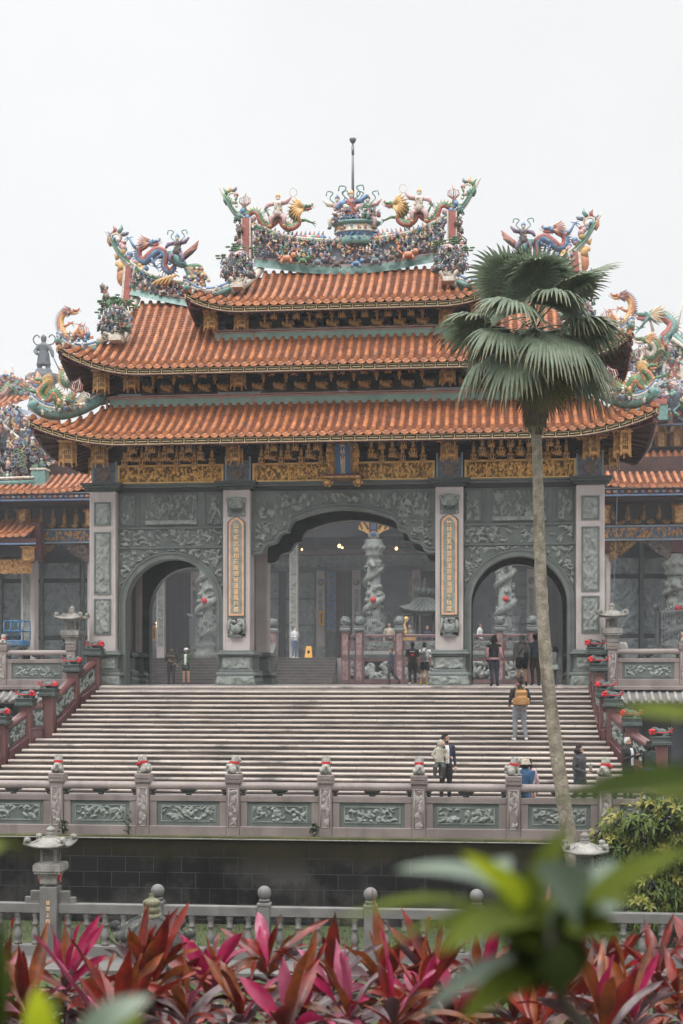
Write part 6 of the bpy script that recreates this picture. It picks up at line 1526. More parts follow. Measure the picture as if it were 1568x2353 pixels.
t = thing('caution_board', 'yellow folding caution board standing at the top of the hall steps', 'sign', (xs_, 26.2, TZ))
for sy in (-1, 1): mb = MB(); mb.hexa([(xs_ - .2, 26.2 + sy * .2, TZ), (xs_ + .2, 26.2 + sy * .2, TZ), (xs_ + .2, 26.2 + sy * .17, TZ), (xs_ - .2, 26.2 + sy * .17, TZ)], [(xs_ - .13, 26.2 + sy * .03, TZ + .62), (xs_ + .13, 26.2 + sy * .03, TZ + .62), (xs_ + .13, 26.2, TZ + .62), (xs_ - .13, 26.2, TZ + .62)], 0); mb.blob((xs_, 26.2 + sy * .12, TZ + .32), (.07, .04, .1), 6, 4, 1); mb.build('panel', [M_YEL, M_BLACK], t)
for u, v in ((738, 1420), (353, 1455)):
    x, z = at(u, v, 33.4); t = thing('notice_plate', 'small orange notice plate hung on the hall wall ' + ('beside the blue couplet' if u > 700 else 'inside the left arch'), 'notice', (x, 33.4, z)); mb = MB(); mb.box(x - .14, x + .14, 33.45, 33.5, z - .4, z + .4, 0, .01); mb.build('plate', [M_YEL], t)
    mb = MB(); mb.box(x - .04, x + .04, 33.43, 33.455, z - .3, z + .3, 0); mb.build('dark_writing', [M_BLACK], t)

# --- side halls ------------------------------------------------------------------
M_PAINTB = mat('painted_beam_blue', (.10, .17, .26), (.06, .09, .14), .5, 6, 30, .3)
def side_hall(s):
    t = thing('side_hall', 'hazy side hall with orange roof, painted beams and figure clusters %s of the gate' % ('left' if s < 0 else 'right'), 'temple hall', (s * 17, 16, 0), 'side halls flanking the gate')
    X = lambda u, v, y: at(u, v, y)[0]
    xl_, xr_ = (-25.2, -11.7) if s < 0 else (8.9, 25.2)
    xc = (xl_ + xr_) / 2; hw_ = (xr_ - xl_) / 2; y0 = 15.5
    ev = (1143 if s < 0 else 1131)
    ze = at(100 if s < 0 else 1480, ev, 11.6)[1] + .3; zt = at(150 if s < 0 else 1480, 1035 if s < 0 else 1040, 15.5)[1]
    o, zz = roof_slope('lower_roof', lambda q, d, z: (xc + q, y0 - d, z), 3.9, zt, ze, ((0, hw_), (1, hw_ + .2)), .25, hw_ - 2, hw_ + .2, TM, parent=t, tilew=.3, fascia=False)
    mb = MB()
    for z0, z1, yy, mi in ((-.36, -.12, 11.72, 0), (-.40, -.36, 11.66, 1), (-.12, -.08, 11.68, 2)): mb.box(xc - hw_ - .1, xc + hw_ + .1, yy, 11.9, ze + z0, ze + z1, mi)
    rr = random.Random(4)
    for k in range(60): mb.blob((xc - hw_ + k * hw_ / 30, 11.7, ze - .24), (.1, .02, .06), 6, 3, (2, 1, 3)[k % 3])
    mb.build('painted_eave', [M_DKRED, ORN[BLU], M_PALEBLUE, ORN[ORA]], t)
    mb = MB(); mb.box(xc - hw_, xc + hw_, 12, 19, ze - .45, ze - .38, 0); mb.box(xc - hw_ + .02, xc + hw_ - .02, 13.4, 19, ze - .4, ze + 1.4, 0); mb.build('soffit', [M_SOFFIT], t)
    zb1 = ze - .45
    beam_t = zb1 - .95; beam_b = beam_t - .62
    mb = MB(); mb.box(xc - hw_, xc + hw_, 13.6, 13.9, beam_t, zb1, 0)
    mb.build('bracket_wall', [M_BLACK], t)
    for k in range(26):
        x = xc - hw_ + .2 + k * (2 * hw_ - .8) / 25; mb = MB(); mb.lathe([(.03, .5), (.06, .3), (.1, .12), (.12, -.1), (.05, -.2)], (x, 13.1, beam_t + .35), 7, 0); mb.blob((x + .35, 13.4, beam_t + .14), (.22, .12, .12), 7, 5, 0); mb.build('hanging_pendant', [M_GOLDD], t)
    mb = MB(); mb.box(xc - hw_, xc + hw_, 13.5, 13.9, beam_b, beam_t, 0); mb.box(xc - hw_, xc + hw_, 13.42, 13.5, beam_t - .06, beam_t, 1); mb.box(xc - hw_, xc + hw_, 13.42, 13.5, beam_b, beam_b + .06, 1)
    reliefxz(mb, xc - hw_, xc + hw_, beam_b + .08, beam_t - .08, 13.52, .10, 60 + s, .16, .03, 2, vert=True); mb.build('painted_beam', [M_PAINTB, M_PALEBLUE, M_GOLD], t)
    # columns, corbels, red posts
    cols = [X(68, 1400, 14), -19.6, -12.2] if s < 0 else [X(1552, 1400, 14), 9.4, 20.5]
    for i, x in enumerate(cols):
        if s > 0 and i == 0: dragon_column(t, x, 14, beam_b - .55, 3, True, False, .9)
        else:
            mb = MB(); mb.box(x - .3, x + .3, 13.7, 14.3, .3, beam_b - .5, 0, .03); reliefxz(mb, x - .2, x + .12, 1.2, beam_b - .8, 13.695, .04, 5 + i, .16, .03, 1, vert=True); mb.build('stone_column', [M_PINK, M_RELIEF], t)
        mb = MB(); mb.box(x - .24, x + .24, 13.55, 14.2, beam_b - .5, zb1, 0); mb.build('red_post', [M_DKRED], t)
        mb = MB(); mb.lathe([(.2, -.3), (.26, -.28), (.26, .3), (.36, .36), (.3, .45)], (x, 13.2, beam_t + .35), 6, 0, False); mb.build('gilded_lantern', [M_GOLD], t)
        for d in (-1, 1):
            mb = MB(); w, h = 1.2, .85
            relief(mb, (x + .24 if d > 0 else x - .24 - w, 13.6, beam_b - h), (1, 0, 0), (0, 0, 1), (0, -1, 0), w, h, .14, 30 + i + d, .2, .035, 0, lambda a, b, d=d: b < h * ((a if d > 0 else w - a) / w) ** 1.3)
            mb.build('carved_corbel', [ORN[UMB] if d < 0 else M_GOLDD], t)
    # back wall with relief panels
    mb = MB(); mb.box(xc - hw_, xc + hw_, 17, 17.4, .2, 7.4, 0)
    for k in range(7):
        a = xc - hw_ + .15 + k * (2 * hw_ - .1) / 7
        for z0, z1 in ((.9, 2.0), (2.2, 4.6), (4.8, 5.5)): reliefxz(mb, a, a + (2 * hw_ - .1) / 7 - .2, z0, z1, 16.98, .1, 200 + k + int(z0 * 9), .28, .05, 1)
    for k in range(7):
        a = xc - hw_ + .18 + k * (2 * hw_ - .1) / 7; mb.box(a - .17, a - .02, 16.85, 17.0, .2, 7, 2)
    mb.build('facade_wall', [M_HALLD, M_HALLR, M_GREEN], t)
    mb = MB(); mb.box(xc - hw_ + .02, xc + hw_ - .02, 11.5, 18, -.03, .35, 0); mb.build('plinth', [M_FENCE], t)
    # lower lean roof left of the left column
    if s < 0:
        xa, xb = -22, X(88, 1200, 12); zl = at(40, 1232, 11.5)[1]
        o, _z = roof_slope('lean_roof', lambda q, d, z: ((xa + xb) / 2 + q, 13.3 - d, z), 1.7, at(40, 1190, 13)[1], zl + .1, ((0, 3.6), (1, 3.7)), .05, 3, 3.7, TM, parent=t, tilew=.3, fascia=False)
        mb = MB(); mb.box(xa, xb, 11.7, 12, zl - .28, zl - .05, 0); mb.box(xa, xb, 11.65, 11.72, zl - .32, zl - .26, 1); mb.build('painted_eave', [M_DKRED, ORN[BLU]], t)
        mb = MB(); mb.box(X(76, 0, 12.6), X(96, 0, 12.6), 12.4, 12.9, at(0, 1288, 12.6)[1], at(0, 1225, 12.6)[1] + .4, 0); mb.build('red_post', [M_DKRED], t)
        mb = MB(); x = X(64, 0, 12.3); zq = at(64, 1278, 12.3)[1]; mb.lathe([(.2, -.2), (.28, -.18), (.28, .35), (.38, .4)], (x, 12.3, zq), 6, 0, False); mb.build('gilded_lantern', [M_GOLD], t)
        mb = MB(); mb.box(xa, X(76, 0, 12.8), 12.7, 13, at(0, 1278, 12.8)[1], zl, 0); reliefxz(mb, xa, X(76, 0, 12.8), at(0, 1318, 12.6)[1], at(0, 1285, 12.6)[1], 12.6, .12, 99, .2, .035, 1); mb.build('carved_beam', [M_BLACK, M_GOLD], t)
    # clusters, upper roof, ridge beasts
    rr = random.Random(50 + s)
    mb = MB()
    if s < 0:
        pts = []
        for _ in range(380):
            u, v = rr.uniform(-60, 128), rr.uniform(930, 1112)
            if v < 930 + max(0, (u - 55)) * 1.6 or (u > 95 and v > 1075) : continue
            yy = 13.2 + rr.uniform(-.5, .4); x, z = at(u, v, yy); pts.append((x, yy, z))
        clutter(mb, pts, .30, 5, ALLP)
        x, z = at(20, 1020, 13.9); mb.blob((x, 13.9, z), (2.1, .5, 1.6), 10, 7, SLT)
        for k in range(16): u, v = rr.uniform(-10, 90), rr.uniform(1030, 1105); swirl(mb, at(u, v, 12.6), .16, (SLT, GRN, UMB)[k % 3], 1.3, .04, k, 12.6)
        x, z = at(92, 1100, 12.6); mb.box(x - .3, x + .3, 12.3, 12.9, z - .5, z + .35, TEAL); mb.box(x - .34, x + .34, 12.26, 12.94, z + .35, z + .42, CRM)
        a, b = at(-60, 1112, 12.4), at(80, 1108, 12.4); mb.tube([(a[0], 12.4, a[1]), (b[0], 12.4, b[1])], .14, 7, TEAL); mb.tube([(a[0], 12.3, a[1] + .2), (b[0], 12.3, b[1] + .2)], .06, 6, CRM)
    else:
        pts = []
        for _ in range(230):
            u, v = rr.uniform(1428, 1640), rr.uniform(880, 965)
            yy = 15 + rr.uniform(-.5, .4); x, z = at(u, v, yy); pts.append((x, yy, z))
        clutter(mb, pts, .30, 6, ALLP)
        x, z = at(1540, 925, 15.6); mb.blob((x, 15.6, z), (2.6, .5, 1.0), 10, 7, SLT)
        x, z = at(1515, 945, 14.4); mb.box(x - .3, x + .3, 14.1, 14.6, z - .4, z + .25, TEAL); mb.box(x - .25, x + .25, 14.05, 14.2, z + .25, z + .45, RED)
    mb.build('figure_cluster', ORN, t)
    if s < 0: ua, ub, vt, vb, yy = -120, 78, 905, 946, 21
    else: ua, ub, vt, vb, yy = 1398, 1700, 935, 992, 17
    xa, xb = X(ua, 0, yy), X(ub, 0, yy); zt2 = at(0, vt, yy)[1]; zb2 = at(0, vb, yy - 2)[1]
    roof_slope('upper_roof', lambda q, d, z: ((xa + xb) / 2 + q, yy - d, z), 2.0, zt2, zb2 + .2, ((0, (xb - xa) / 2), (1, (xb - xa) / 2)), .35, (xb - xa) / 2 - 2, (xb - xa) / 2, TM, parent=t, tilew=.3, fascia=False)
    mb = MB(); mb.box(xa, xb, yy - 1.9, yy - 1.6, zb2 - .2, zb2 + .08, 0); mb.box(xa, xb, yy - 1.95, yy - 1.9, zb2 - .24, zb2 - .18, 1); mb.build('painted_eave', [M_DKRED, ORN[BLU]], t)
    mb = MB(); mb.box(xa + .5, xb - .5, yy - .4, yy + 3, zt - 1.5, zb2, 0); mb.build('core_wall', [M_BLACK], t)
    for k in range(7):
        x = xa + .8 + k * (xb - xa - 1.6) / 6; mb = MB(); mb.lathe([(.2, -.45), (.26, -.42), (.26, .1), (.34, .18), (.2, .5)], (x, yy - .8, zb2 - .55), 6, 0, False); mb.build('gilded_lantern', [M_GOLD], t)
    mb = MB()
    if s < 0:
        a, b = at(-90, 902, yy), at(70, 900, yy)
        mb.tube(dense([(a[0], yy, a[1]), ((a[0] + b[0]) / 2, yy, a[1] - .2), (b[0], yy, b[1] + .1)], 10), .22, 8, TEAL)
        mb.tube(dense([(X(-10, 0, yy), yy, at(0, 905, yy)[1]), (X(18, 0, yy), yy, at(0, 888, yy)[1]), (X(28, 0, yy), yy, at(0, 862, yy)[1]), (X(27, 0, yy), yy, at(0, 838, yy)[1])], 10), [.25, .22, .2, .17, .14, .11, .09, .07, .04, .01], 7, CRM)
        dragon(mb, [at(u, v, yy) for u, v in ((60, 905), (48, 890), (34, 882), (20, 890), (8, 905), (-8, 890))], yy - .2, .22, GRN, PNK, ORA, ORA, -1)
        for u, v in ((10, 868), (60, 880), (85, 872)): x, z = at(u, v, yy); mb.tube([(x, yy, z - .6), (x + .1, yy, z), (x, yy, z + .4)], [.3, .22, .01], 6, ORA); mb.tube([(x, yy - .1, z - .5), (x + .1, yy - .1, z)], [.16, .02], 5, RED)
        pts = [(at(u, v, yy)[0], yy - .3, at(u, v, yy)[1]) for u, v in [(rr.uniform(-70, 95), rr.uniform(868, 915)) for _ in range(130)]]
        clutter(mb, pts, .24, 12, [CRM, PNK, ORA, CRM, BLU, TEAL, SLT])
        dragon(mb, [at(u, v, yy) for u, v in ((200, 905), (190, 885), (175, 878), (165, 888), (158, 878), (160, 862), (170, 858))], yy - .6, .22, GRN, CRM, YEL, ORA, 1)
    else:
        lo = [at(u, v, yy + .5) for u, v in ((1400, 850), (1460, 866), (1520, 872), (1600, 880))]
        rm, A, B = ridge([at(u, v, yy + .5) for u, v in ((1395, 862), (1450, 850), (1500, 838), (1620, 818))], [at(u, v, yy + .5) for u, v in ((1398, 815), (1440, 812), (1480, 806), (1620, 790))], yy + .5, 'r', 4)
        mb.merge(rm)
        pts = []
        for _ in range(90):
            q = rr.random(); a, b = interp(A, q), interp(B, q); pts.append((a[0], yy + .2, a[1] + (b[1] - a[1]) * rr.random()))
        clutter(mb, pts, .28, 9, [CRM, PNK, ORA, UMB, BLU, TEAL, MAU])
        dragon(mb, [at(u, v, yy) for u, v in ((1600, 790), (1575, 770), (1560, 790), (1540, 800), (1525, 780), (1538, 765), (1545, 745), (1528, 728), (1512, 722), (1500, 728))], yy, .22, TEAL, RED, CRM, YEL, -1, ((.85, -.9, -.6), (.5, -.5, -.6)), 1.0, .05)
        pts = [(at(u, v, yy)[0], yy - .2, at(u, v, yy)[1]) for u, v in [(rr.uniform(1448, 1660), 0) for _ in range(190)] for v in [rr.uniform(778 if u > 1475 else 800, 900)]]
        clutter(mb, pts, .24, 13, [CRM, PNK, ORA, CRM, BLU, TEAL, SLT, GRN])
        dragon(mb, [at(u, v, yy) for u, v in ((1470, 835), (1480, 818), (1492, 826), (1505, 812), (1498, 795), (1484, 790))], yy - .5, .17, GRN, CRM, YEL, ORA, -1)
        x, z = at(1544, 870, yy); mb.box(x - .3, x + .3, yy - .2, yy + .3, z - 2.1, z + .8, RED); mb.box(x - .45, x - .3, yy - .25, yy + .3, z - 2.1, z + .8, CRM); mb.box(x + .3, x + .45, yy - .25, yy + .3, z - 2.1, z + .8, CRM)
        mb.tube([(X(1545, 0, yy), yy - .3, at(0, 812, yy)[1]), (X(1585, 0, yy), yy - .3, at(0, 850, yy)[1]), (X(1640, 0, yy), yy - .3, at(0, 870, yy)[1])], .14, 7, TEAL); mb.tube([(X(1540, 0, yy), yy - .35, at(0, 820, yy)[1]), (X(1640, 0, yy), yy - .35, at(0, 885, yy)[1])], .1, 7, CRM)
        mb.tube([(X(1488, 0, yy), yy, at(0, 760, yy)[1]), (X(1500, 0, yy), yy, at(0, 800, yy)[1])], [.02, .08], 5, CRM); mb.tube([(X(1568, 0, yy), yy, at(0, 735, yy)[1]), (X(1552, 0, yy), yy, at(0, 800, yy)[1])], [.02, .1], 5, CRM)
        mb.box(X(1470, 0, yy + 1), X(1650, 0, yy + 1), yy + .8, yy + 1.2, zt2 - 1, at(0, 845, yy)[1], TEAL)
    mb.build('ridge_beasts', ORN, t)
    return t
side_hall(-1); side_hall(1)
# bronze guardian on a plinth
xs_, zs_ = at(100, 862, 30); t = thing('guardian_statue', 'grey bronze warrior statue with halberd and scarf on a plinth above the left roofs', 'statue', (xs_, 30, 0))
mb = MB(); mb.lathe([(1.3, 0), (1.2, 12), (.75, zs_ - .9), (.6, zs_ - .5), (.85, zs_ - .3), (.9, zs_), (.6, zs_ + .05)], (xs_, 30, 0), 14); mb.build('plinth', [M_FENCE], t)
M_BRZ = mat('grey_bronze', (.12, .135, .15), (.08, .09, .10), .5, 4, 30, .2)
mb = MB(); h = 2.15
mb.lathe([(.55, .05), (.5, .12), (.45, .3)], (xs_, 30, zs_), 12)
for s in (-1, 1): mb.tube([(xs_ + s * .12, 30, zs_ + 1.2), (xs_ + s * .22, 30, zs_ + .7), (xs_ + s * .25, 30, zs_ + .2)], [.2, .16, .13], 9)
mb.tube([(xs_, 30, zs_ + .55), (xs_, 30, zs_ + 1.0), (xs_, 30, zs_ + 1.3), (xs_, 30, zs_ + 1.65), (xs_, 30, zs_ + 1.8)], [(.42, .3), (.32, .25), (.25, .2), (.32, .22), (.12, .12)], 12)
mb.blob((xs_, 30, zs_ + 1.98), (.16, .17, .2), 10, 7); mb.lathe([(.17, 2.02), (.16, 2.12), (.04, 2.25)], (xs_, 30, zs_), 10)
mb.tube([(xs_ - .28, 30, zs_ + 1.6), (xs_ - .45, 29.9, zs_ + 1.3), (xs_ - .3, 29.7, zs_ + 1.1)], [.13, .12, .08], 8); mb.tube([(xs_ + .28, 30, zs_ + 1.6), (xs_ + .5, 29.9, zs_ + 1.25), (xs_ + .58, 29.8, zs_ + .95)], [.13, .12, .08], 8)
mb = MB().merge(fuse(mb, .035, 2)); mb.build('warrior', [M_BRZ], t)
mb = MB(); mb.tube([(xs_ + .5, 29.8, zs_ + 1.15), (xs_ + .9, 29.8, zs_ + .3)], .03, 6); mb.prism([(xs_ + .85, zs_ + .45), (xs_ + 1.05, zs_ + .25), (xs_ + 1.15, zs_ - .05), (xs_ + .92, zs_ + .1)], 29.78, 29.83); mb.build('halberd', [M_BRZ], t)
mb = MB()
for s in (-1, 1): mb.tube(dense([(xs_ + s * .2, 30.1, zs_ + 1.7), (xs_ + s * .5, 30.1, zs_ + 1.75), (xs_ + s * .62, 30.1, zs_ + 2.05), (xs_ + s * .42, 30.1, zs_ + 2.25), (xs_ + s * .25, 30.1, zs_ + 2.1)], 14), .035, 6)
mb.build('scarf', [M_BRZ], t)
# blue scissor lift parked on the left terrace
M_LIFT = mat('lift_blue', (.035, .15, .28), (.03, .12, .24), .4, 4, 30, .1)
xa, xb = at(8, 1450, 7)[0], at(52, 1450, 7)[0]; z1 = at(30, 1482, 7)[1]; zt_ = at(30, 1426, 7)[1]; zm_ = at(30, 1449, 7)[1]; zp = at(30, 1470, 7)[1]
t = thing('scissor_lift', 'blue scissor lift with railed platform on the left terrace', 'lift', ((xa + xb) / 2, 7.4, 0))
mb = MB(); mb.box(xa - .4, xb, 7, 7.9, z1, zp, 0, .02); mb.build('platform', [M_LIFT], t)
mb = MB()
for x in (xa, (xa + xb) / 2 - .1, xb):
    for y_ in (7.03, 7.87): mb.tube([(x, y_, zp), (x, y_, zt_)], .025, 6)
for z in (zm_, zt_):
    for y_ in (7.03, 7.87): mb.tube([(xa, y_, z), (xb, y_, z)], .025, 6)
    for x in (xa, xb): mb.tube([(x, 7.03, z), (x, 7.87, z)], .025, 6)
mb.tube([(xa + .25, 7.03, zm_), (xa + .5, 7.03, zt_)], .022, 6); mb.build('guard_rail', [M_LIFT], t)
mb = MB()
for k in range(4):
    z0, z2 = .45 + (z1 - .45) * k / 4, .45 + (z1 - .45) * (k + 1) / 4
    for y_ in (7.15, 7.75): mb.bar((xa, y_, z0), (xb, y_, z2), .05, .08); mb.bar((xb, y_ + .06, z0), (xa, y_ + .06, z2), .05, .08)
mb.build('scissor_arms', [M_IRON], t)
mb = MB(); mb.box(xa - .4, xb + .1, 7, 7.9, .15, .45, 0, .03); mb.build('chassis', [M_LIFT], t)
for x in (xa - .1, xb - .15):
    for y_ in (7.02, 7.88): mb = MB(); mb.tube([(x, y_ - .06, .15), (x, y_ + .06, .15)], .18, 14); mb.build('wheel', [M_BLACK], t)
mb = MB(); mb.merge(text_mb('Genie', .2, .004), XZ, ((xa + xb) / 2 - .02, 6.99, (z1 + zp) / 2)); mb.build('lettering', [M_LIONST], t)
# white wrapped bundle on the right terrace
xw, zw = at(1432, 1490, -.1); t = thing('wrapped_bundle', 'white plastic-wrapped bundle tied in the middle, standing behind the right terrace rail', 'bundle', (xw, .2, -.03))
mb = MB(); mb.lathe([(.16, -.03), (.18, .3), (.17, .55), (.08, .72), (.07, .78), (.16, .86), (.17, 1.1), (.15, 1.3), (.08, 1.38)], (xw, .2, 0), 12); mb.build('sack', [M_LIONST], t)
# thin cable from the eave down to the terrace lantern
a = P3(1418, 1040, -1.2); b = P3(1405, 1404, -.95); mb = MB(); mb.tube(dense([a, P3(1416, 1180, -1.1), P3(1411, 1320, -1.0), b], 20), .012, 5)
tag(mb.build('cable', [M_IRON]), 'thin pale cable hanging from the right eave down to a stone lantern', 'cable')
# ------------------------------------------------------------ people
PM = {}
def cm(c, rough=.8, nm='cloth'):
    k = (nm, c)
    if k not in PM: PM[k] = mat(nm + '_%d' % len(PM), c, tuple(x * .72 for x in c), rough, 9, 60, .15)
    return PM[k]
SKIN = (.42, .24, .16); HAIRB = (.012, .01, .009)
CLO = {'black': (.014, .014, .016), 'navy': (.018, .024, .04), 'white': (.68, .68, .68), 'grey': (.17, .165, .155), 'dgrey': (.05, .05, .055), 'jeans': (.09, .15, .24), 'djeans': (.03, .035, .05), 'khaki': (.33, .31, .25), 'green': (.04, .065, .035), 'blue': (.025, .075, .15), 'pink': (.50, .26, .27), 'beige': (.45, .38, .30), 'bluegrey': (.08, .105, .13), 'brown': (.075, .06, .05), 'gpants': (.19, .2, .22), 'dgreen': (.02, .03, .025), 'tan': (.36, .19, .07), 'mint': (.42, .5, .42)}
def person(label, x, y, z, h, rz, top, bottom, shoe='black', arms=None, legs=None, short_sleeve=False, shorts=0.0, hair='short', haircol=HAIRB, headyaw=0.0, coat=0.0, bulk=1.0, inner=None, lean=0.0, cap=None, skirtless=True, hood=False, mask=False, glasses=False, group=None, skin=SKIN, extra=None, headpitch=0.0):
    t = thing('person', label, 'person', (x, y, z), group)
    S = h / 1.72
    MW = Matrix.Translation((x, y, z)) @ Matrix.Rotation(rz, 4, 'Z') @ Matrix.Scale(S, 4)
    arms = arms or {}; legs = legs or {}
    L = lambda zz: -lean * max(0, zz - .9)
    mb = MB(); seg = []
    B = bulk
    tor = [(.86, .145, .115), (.95, .165, .125), (1.06, .15, .115), (1.18, .165, .12), (1.30, .185, .125), (1.385, .17, .105), (1.44, .09, .085), (1.50, .058, .062)]
    if coat: tor = [(.90 - coat, .19, .15)] + [(a, b + .015, c + .02) for a, b, c in tor]
    mb.tube([(0, L(a), a) for a, _, _ in tor], [(b * B, c * B) for _, b, c in tor], 14)
    seg.append(((0, L(.95), .98 - coat if coat else .99), (0, L(1.42), 1.42), .15 * B, 1)); seg.append(((0, L(.88), .8), (0, L(.95), .93), .15 * B, 1 if coat else 2)); seg.append(((0, L(1.49), 1.49), (0, L(1.6), 1.6), .055, 0))
    for s in (-1, 1):
        hip = Vector((s * .09, 0, .9)); kn = Vector(legs.get(s, {}).get('k', (s * .105, -.02, .50))); an = Vector(legs.get(s, {}).get('a', (s * .115, .02, .085)))
        r = 1.12 if not shorts else 1.0
        mb.tube([hip, hip.lerp(kn, .5), kn, kn.lerp(an, .35), an], [.098 * B, .085 * B * r, .062 * r, .062 * r, .044 * r], 11, up=(0, 1, 0))
        if shorts:
            q = hip.lerp(kn, shorts); mb.tube([hip, q], [.11 * B, .105 * B], 11, up=(0, 1, 0)); seg += [(hip, q, .1, 2), (q, kn, .07, 0), (kn, an.lerp(kn, .2), .06, 0)]
        else: seg += [(hip, kn, .1, 2), (kn, an, .06, 2)]
        tw = legs.get(s, {}).get('t', 0.0); d = Vector((s * .25, -1, 0)).normalized(); dn = Vector((0, 0, -.02))
        heel = an + Vector((0, .04, -.045)); toe = an + d * .17 + Vector((0, 0, -.05 + tw))
        mb.tube([heel, an + d * .06 + Vector((0, 0, -.04 + tw * .35)), toe], [(.042, .04), (.05, .042), (.038, .026)], 9); seg.append((heel, toe, .05, 3)); seg.append((an + Vector((0, 0, -.03)), an + Vector((0, 0, .01)), .04, 3))
        sh = Vector((s * .185 * B, L(1.39), 1.385)); a = arms.get(s, {})
        el = Vector(a.get('e', (s * .25, .03, 1.12))); wr = Vector(a.get('w', (s * .265, -.05, .87)))
        el.y += L(1.1) * .8; wr.y += L(1.0) * .6
        mb.tube([Vector((s * .10, L(1.39), 1.39)), sh, sh.lerp(el, .5), el, el.lerp(wr, .5), wr], [.07, .072 * B, .058 * B, .047, .042, .03], 10)
        seg += [(sh, el, .06, 1), (el, wr, .045, 0 if short_sleeve else 1)]
        if short_sleeve: seg[-2] = (sh, sh.lerp(el, .75), .07, 1)
        hd = (wr - el).normalized(); hp = wr + hd * .05
        mb.tube([wr, hp, wr + hd * .095], [(.028, .022), (.042, .02), (.036, .016)], 9); seg.append((wr + hd * .02, wr + hd * .12, .04, 0))
        arms.setdefault(s, {})['hand'] = (wr, hd)
    # head: skull, jaw, nose, ears
    hy = headyaw; HB = Vector((0, L(1.5), 1.5)); HM = Matrix.Translation(HB) @ Matrix.Rotation(hy, 4, 'Z') @ Matrix.Rotation(-headpitch, 4, 'X')
    hd_ = MB(); hd_.blob((0, .012, .125), (.076, .094, .10), 14, 10); hd_.blob((0, -.03, .055), (.056, .06, .06), 12, 8); hd_.blob((0, -.062, .02), (.026, .022, .02), 8, 6)
    hd_.tube([(0, -.085, .115), (0, -.105, .078), (0, -.09, .068)], [.01, .017, .012], 7)
    for s in (-1, 1): hd_.blob((s * .078, .015, .09), (.012, .022, .034), 8, 6)
    hd_.tube([(0, .02, -.02), (0, .01, .06)], [.052, .05], 10)
    mb.merge(hd_, HM); hc = HM @ Vector((0, 0, .1)); seg.append((HM @ Vector((0, 0, .03)), HM @ Vector((0, 0, .16)), .09, 0))
    fm = fuse(mb, .015, 2)
    segs = [(Vector(a), Vector(b), r, m_) for a, b, r, m_ in seg]
    for i, f in enumerate(fm.f):
        c = Vector((0, 0, 0))
        for k in f: c += Vector(fm.v[k])
        c /= len(f); best = 9; bm_ = 0
        for a, b, r, m_ in segs:
            ab = b - a; q = max(0, min(1, (c - a).dot(ab) / max(ab.length_squared, 1e-9))); dd = (c - a - ab * q).length - r
            if dd < best: best, bm_ = dd, m_
        if bm_ == 1 and inner is not None and c.y < L(c.z) - .05 and abs(c.x) < .055 and .95 < c.z < 1.44: bm_ = 5
        fm.m[i] = bm_
    # fingers, thumb; eyes, brows, mouth
    for s in (-1, 1):
        wr, hd = arms[s]['hand']; side = hd.cross(Vector((0, 0, 1))); side = side.normalized() if side.length > .1 else Vector((0, -1, 0)) 
        if abs(hd.z) > .8: side = Vector((0, -1, 0))
        pn = hd.cross(side).normalized(); curl = -pn if (pn.x * s) > 0 else pn
        for k, (o, l) in enumerate(((-.026, .062), (-.009, .072), (.009, .068), (.025, .052))):
            p = wr + hd * .088 + side * o; fm.tube([p, p + hd * l * .5 + curl * .006, p + hd * l * .9 + curl * .022], [.0095, .009, .007], 6, 0)
        p = wr + hd * .045 + side * -.034; fm.tube([p, p + hd * .025 + side * -.02 + curl * .01, p + hd * .05 + side * -.022 + curl * .02], [.012, .011, .008], 6, 0)
    fc = MB()
    for s in (-1, 1):
        fc.blob((s * .031, -.074, .108), (.014, .008, .007), 7, 5, 4); fc.tube([(s * .014, -.083, .128), (s * .05, -.072, .13)], .005, 5, 4)
    fc.tube([(-.022, -.084, .038), (0, -.09, .036), (.022, -.084, .038)], [.004, .006, .004], 5, 6)
    if mask: fc.blob((0, -.055, .055), (.062, .055, .052), 10, 7, 7)
    if glasses:
        for s in (-1, 1): fc.tube([(s * .032 + .021 * math.cos(a), -.092, .107 + .017 * math.sin(a)) for a in [k * PI / 5 for k in range(11)]], .003, 4, 4)
        for s in (-1, 1): fc.tube([(s * .053, -.088, .11), (s * .08, .0, .11)], .003, 4, 4)
    fm.merge(fc, HM)
    out = MB().merge(fm, MW)
    cl = lambda c: cm(CLO[c] if isinstance(c, str) else c)
    out.build('body', [cm(skin, .55, 'skin'), cl(top), cl(bottom), cl(shoe), cm((.01, .008, .008), .4, 'eye'), cl(inner or 'white'), cm((.3, .1, .09), .5, 'lip'), cl('white')], t)
    HW = MW @ HM
    def child(m_, nm, c, W=None): return MB().merge(m_, W or HW).build(nm, [cl(c) if isinstance(c, str) or len(c) == 3 else c], t)
    # hair
    if hair and not hood:
        m_ = MB(); q = MB(); q.blob((0, .018, .132), (.087, .102, .108), 16, 12)
        for f, mi in zip(q.f, q.m):
            c = Vector((0, 0, 0))
            for k in f: c += Vector(q.v[k])
            c /= len(f)
            if c.y < -.035 and c.z < .178: continue
            if c.z < .075 and c.y < .03: continue
            if c.z < .045: continue
            m_.f.append(f); m_.m.append(0); m_.s.append(True)
        m_.v = q.v
        rr = random.Random(int(x * 100))
        for k in range(14): a = rr.uniform(0, 2 * PI); m_.blob((.05 * math.cos(a), .02 + .06 * math.sin(a), .215 + rr.uniform(-.01, .01)), (.03, .03, .018), 6, 4)
        if hair == 'bob':
            for k in range(9): a = -.3 + k * (PI + .6) / 8; m_.blob((.085 * math.cos(a), .03 + .085 * math.sin(a), .07), (.045, .045, .07), 7, 5)
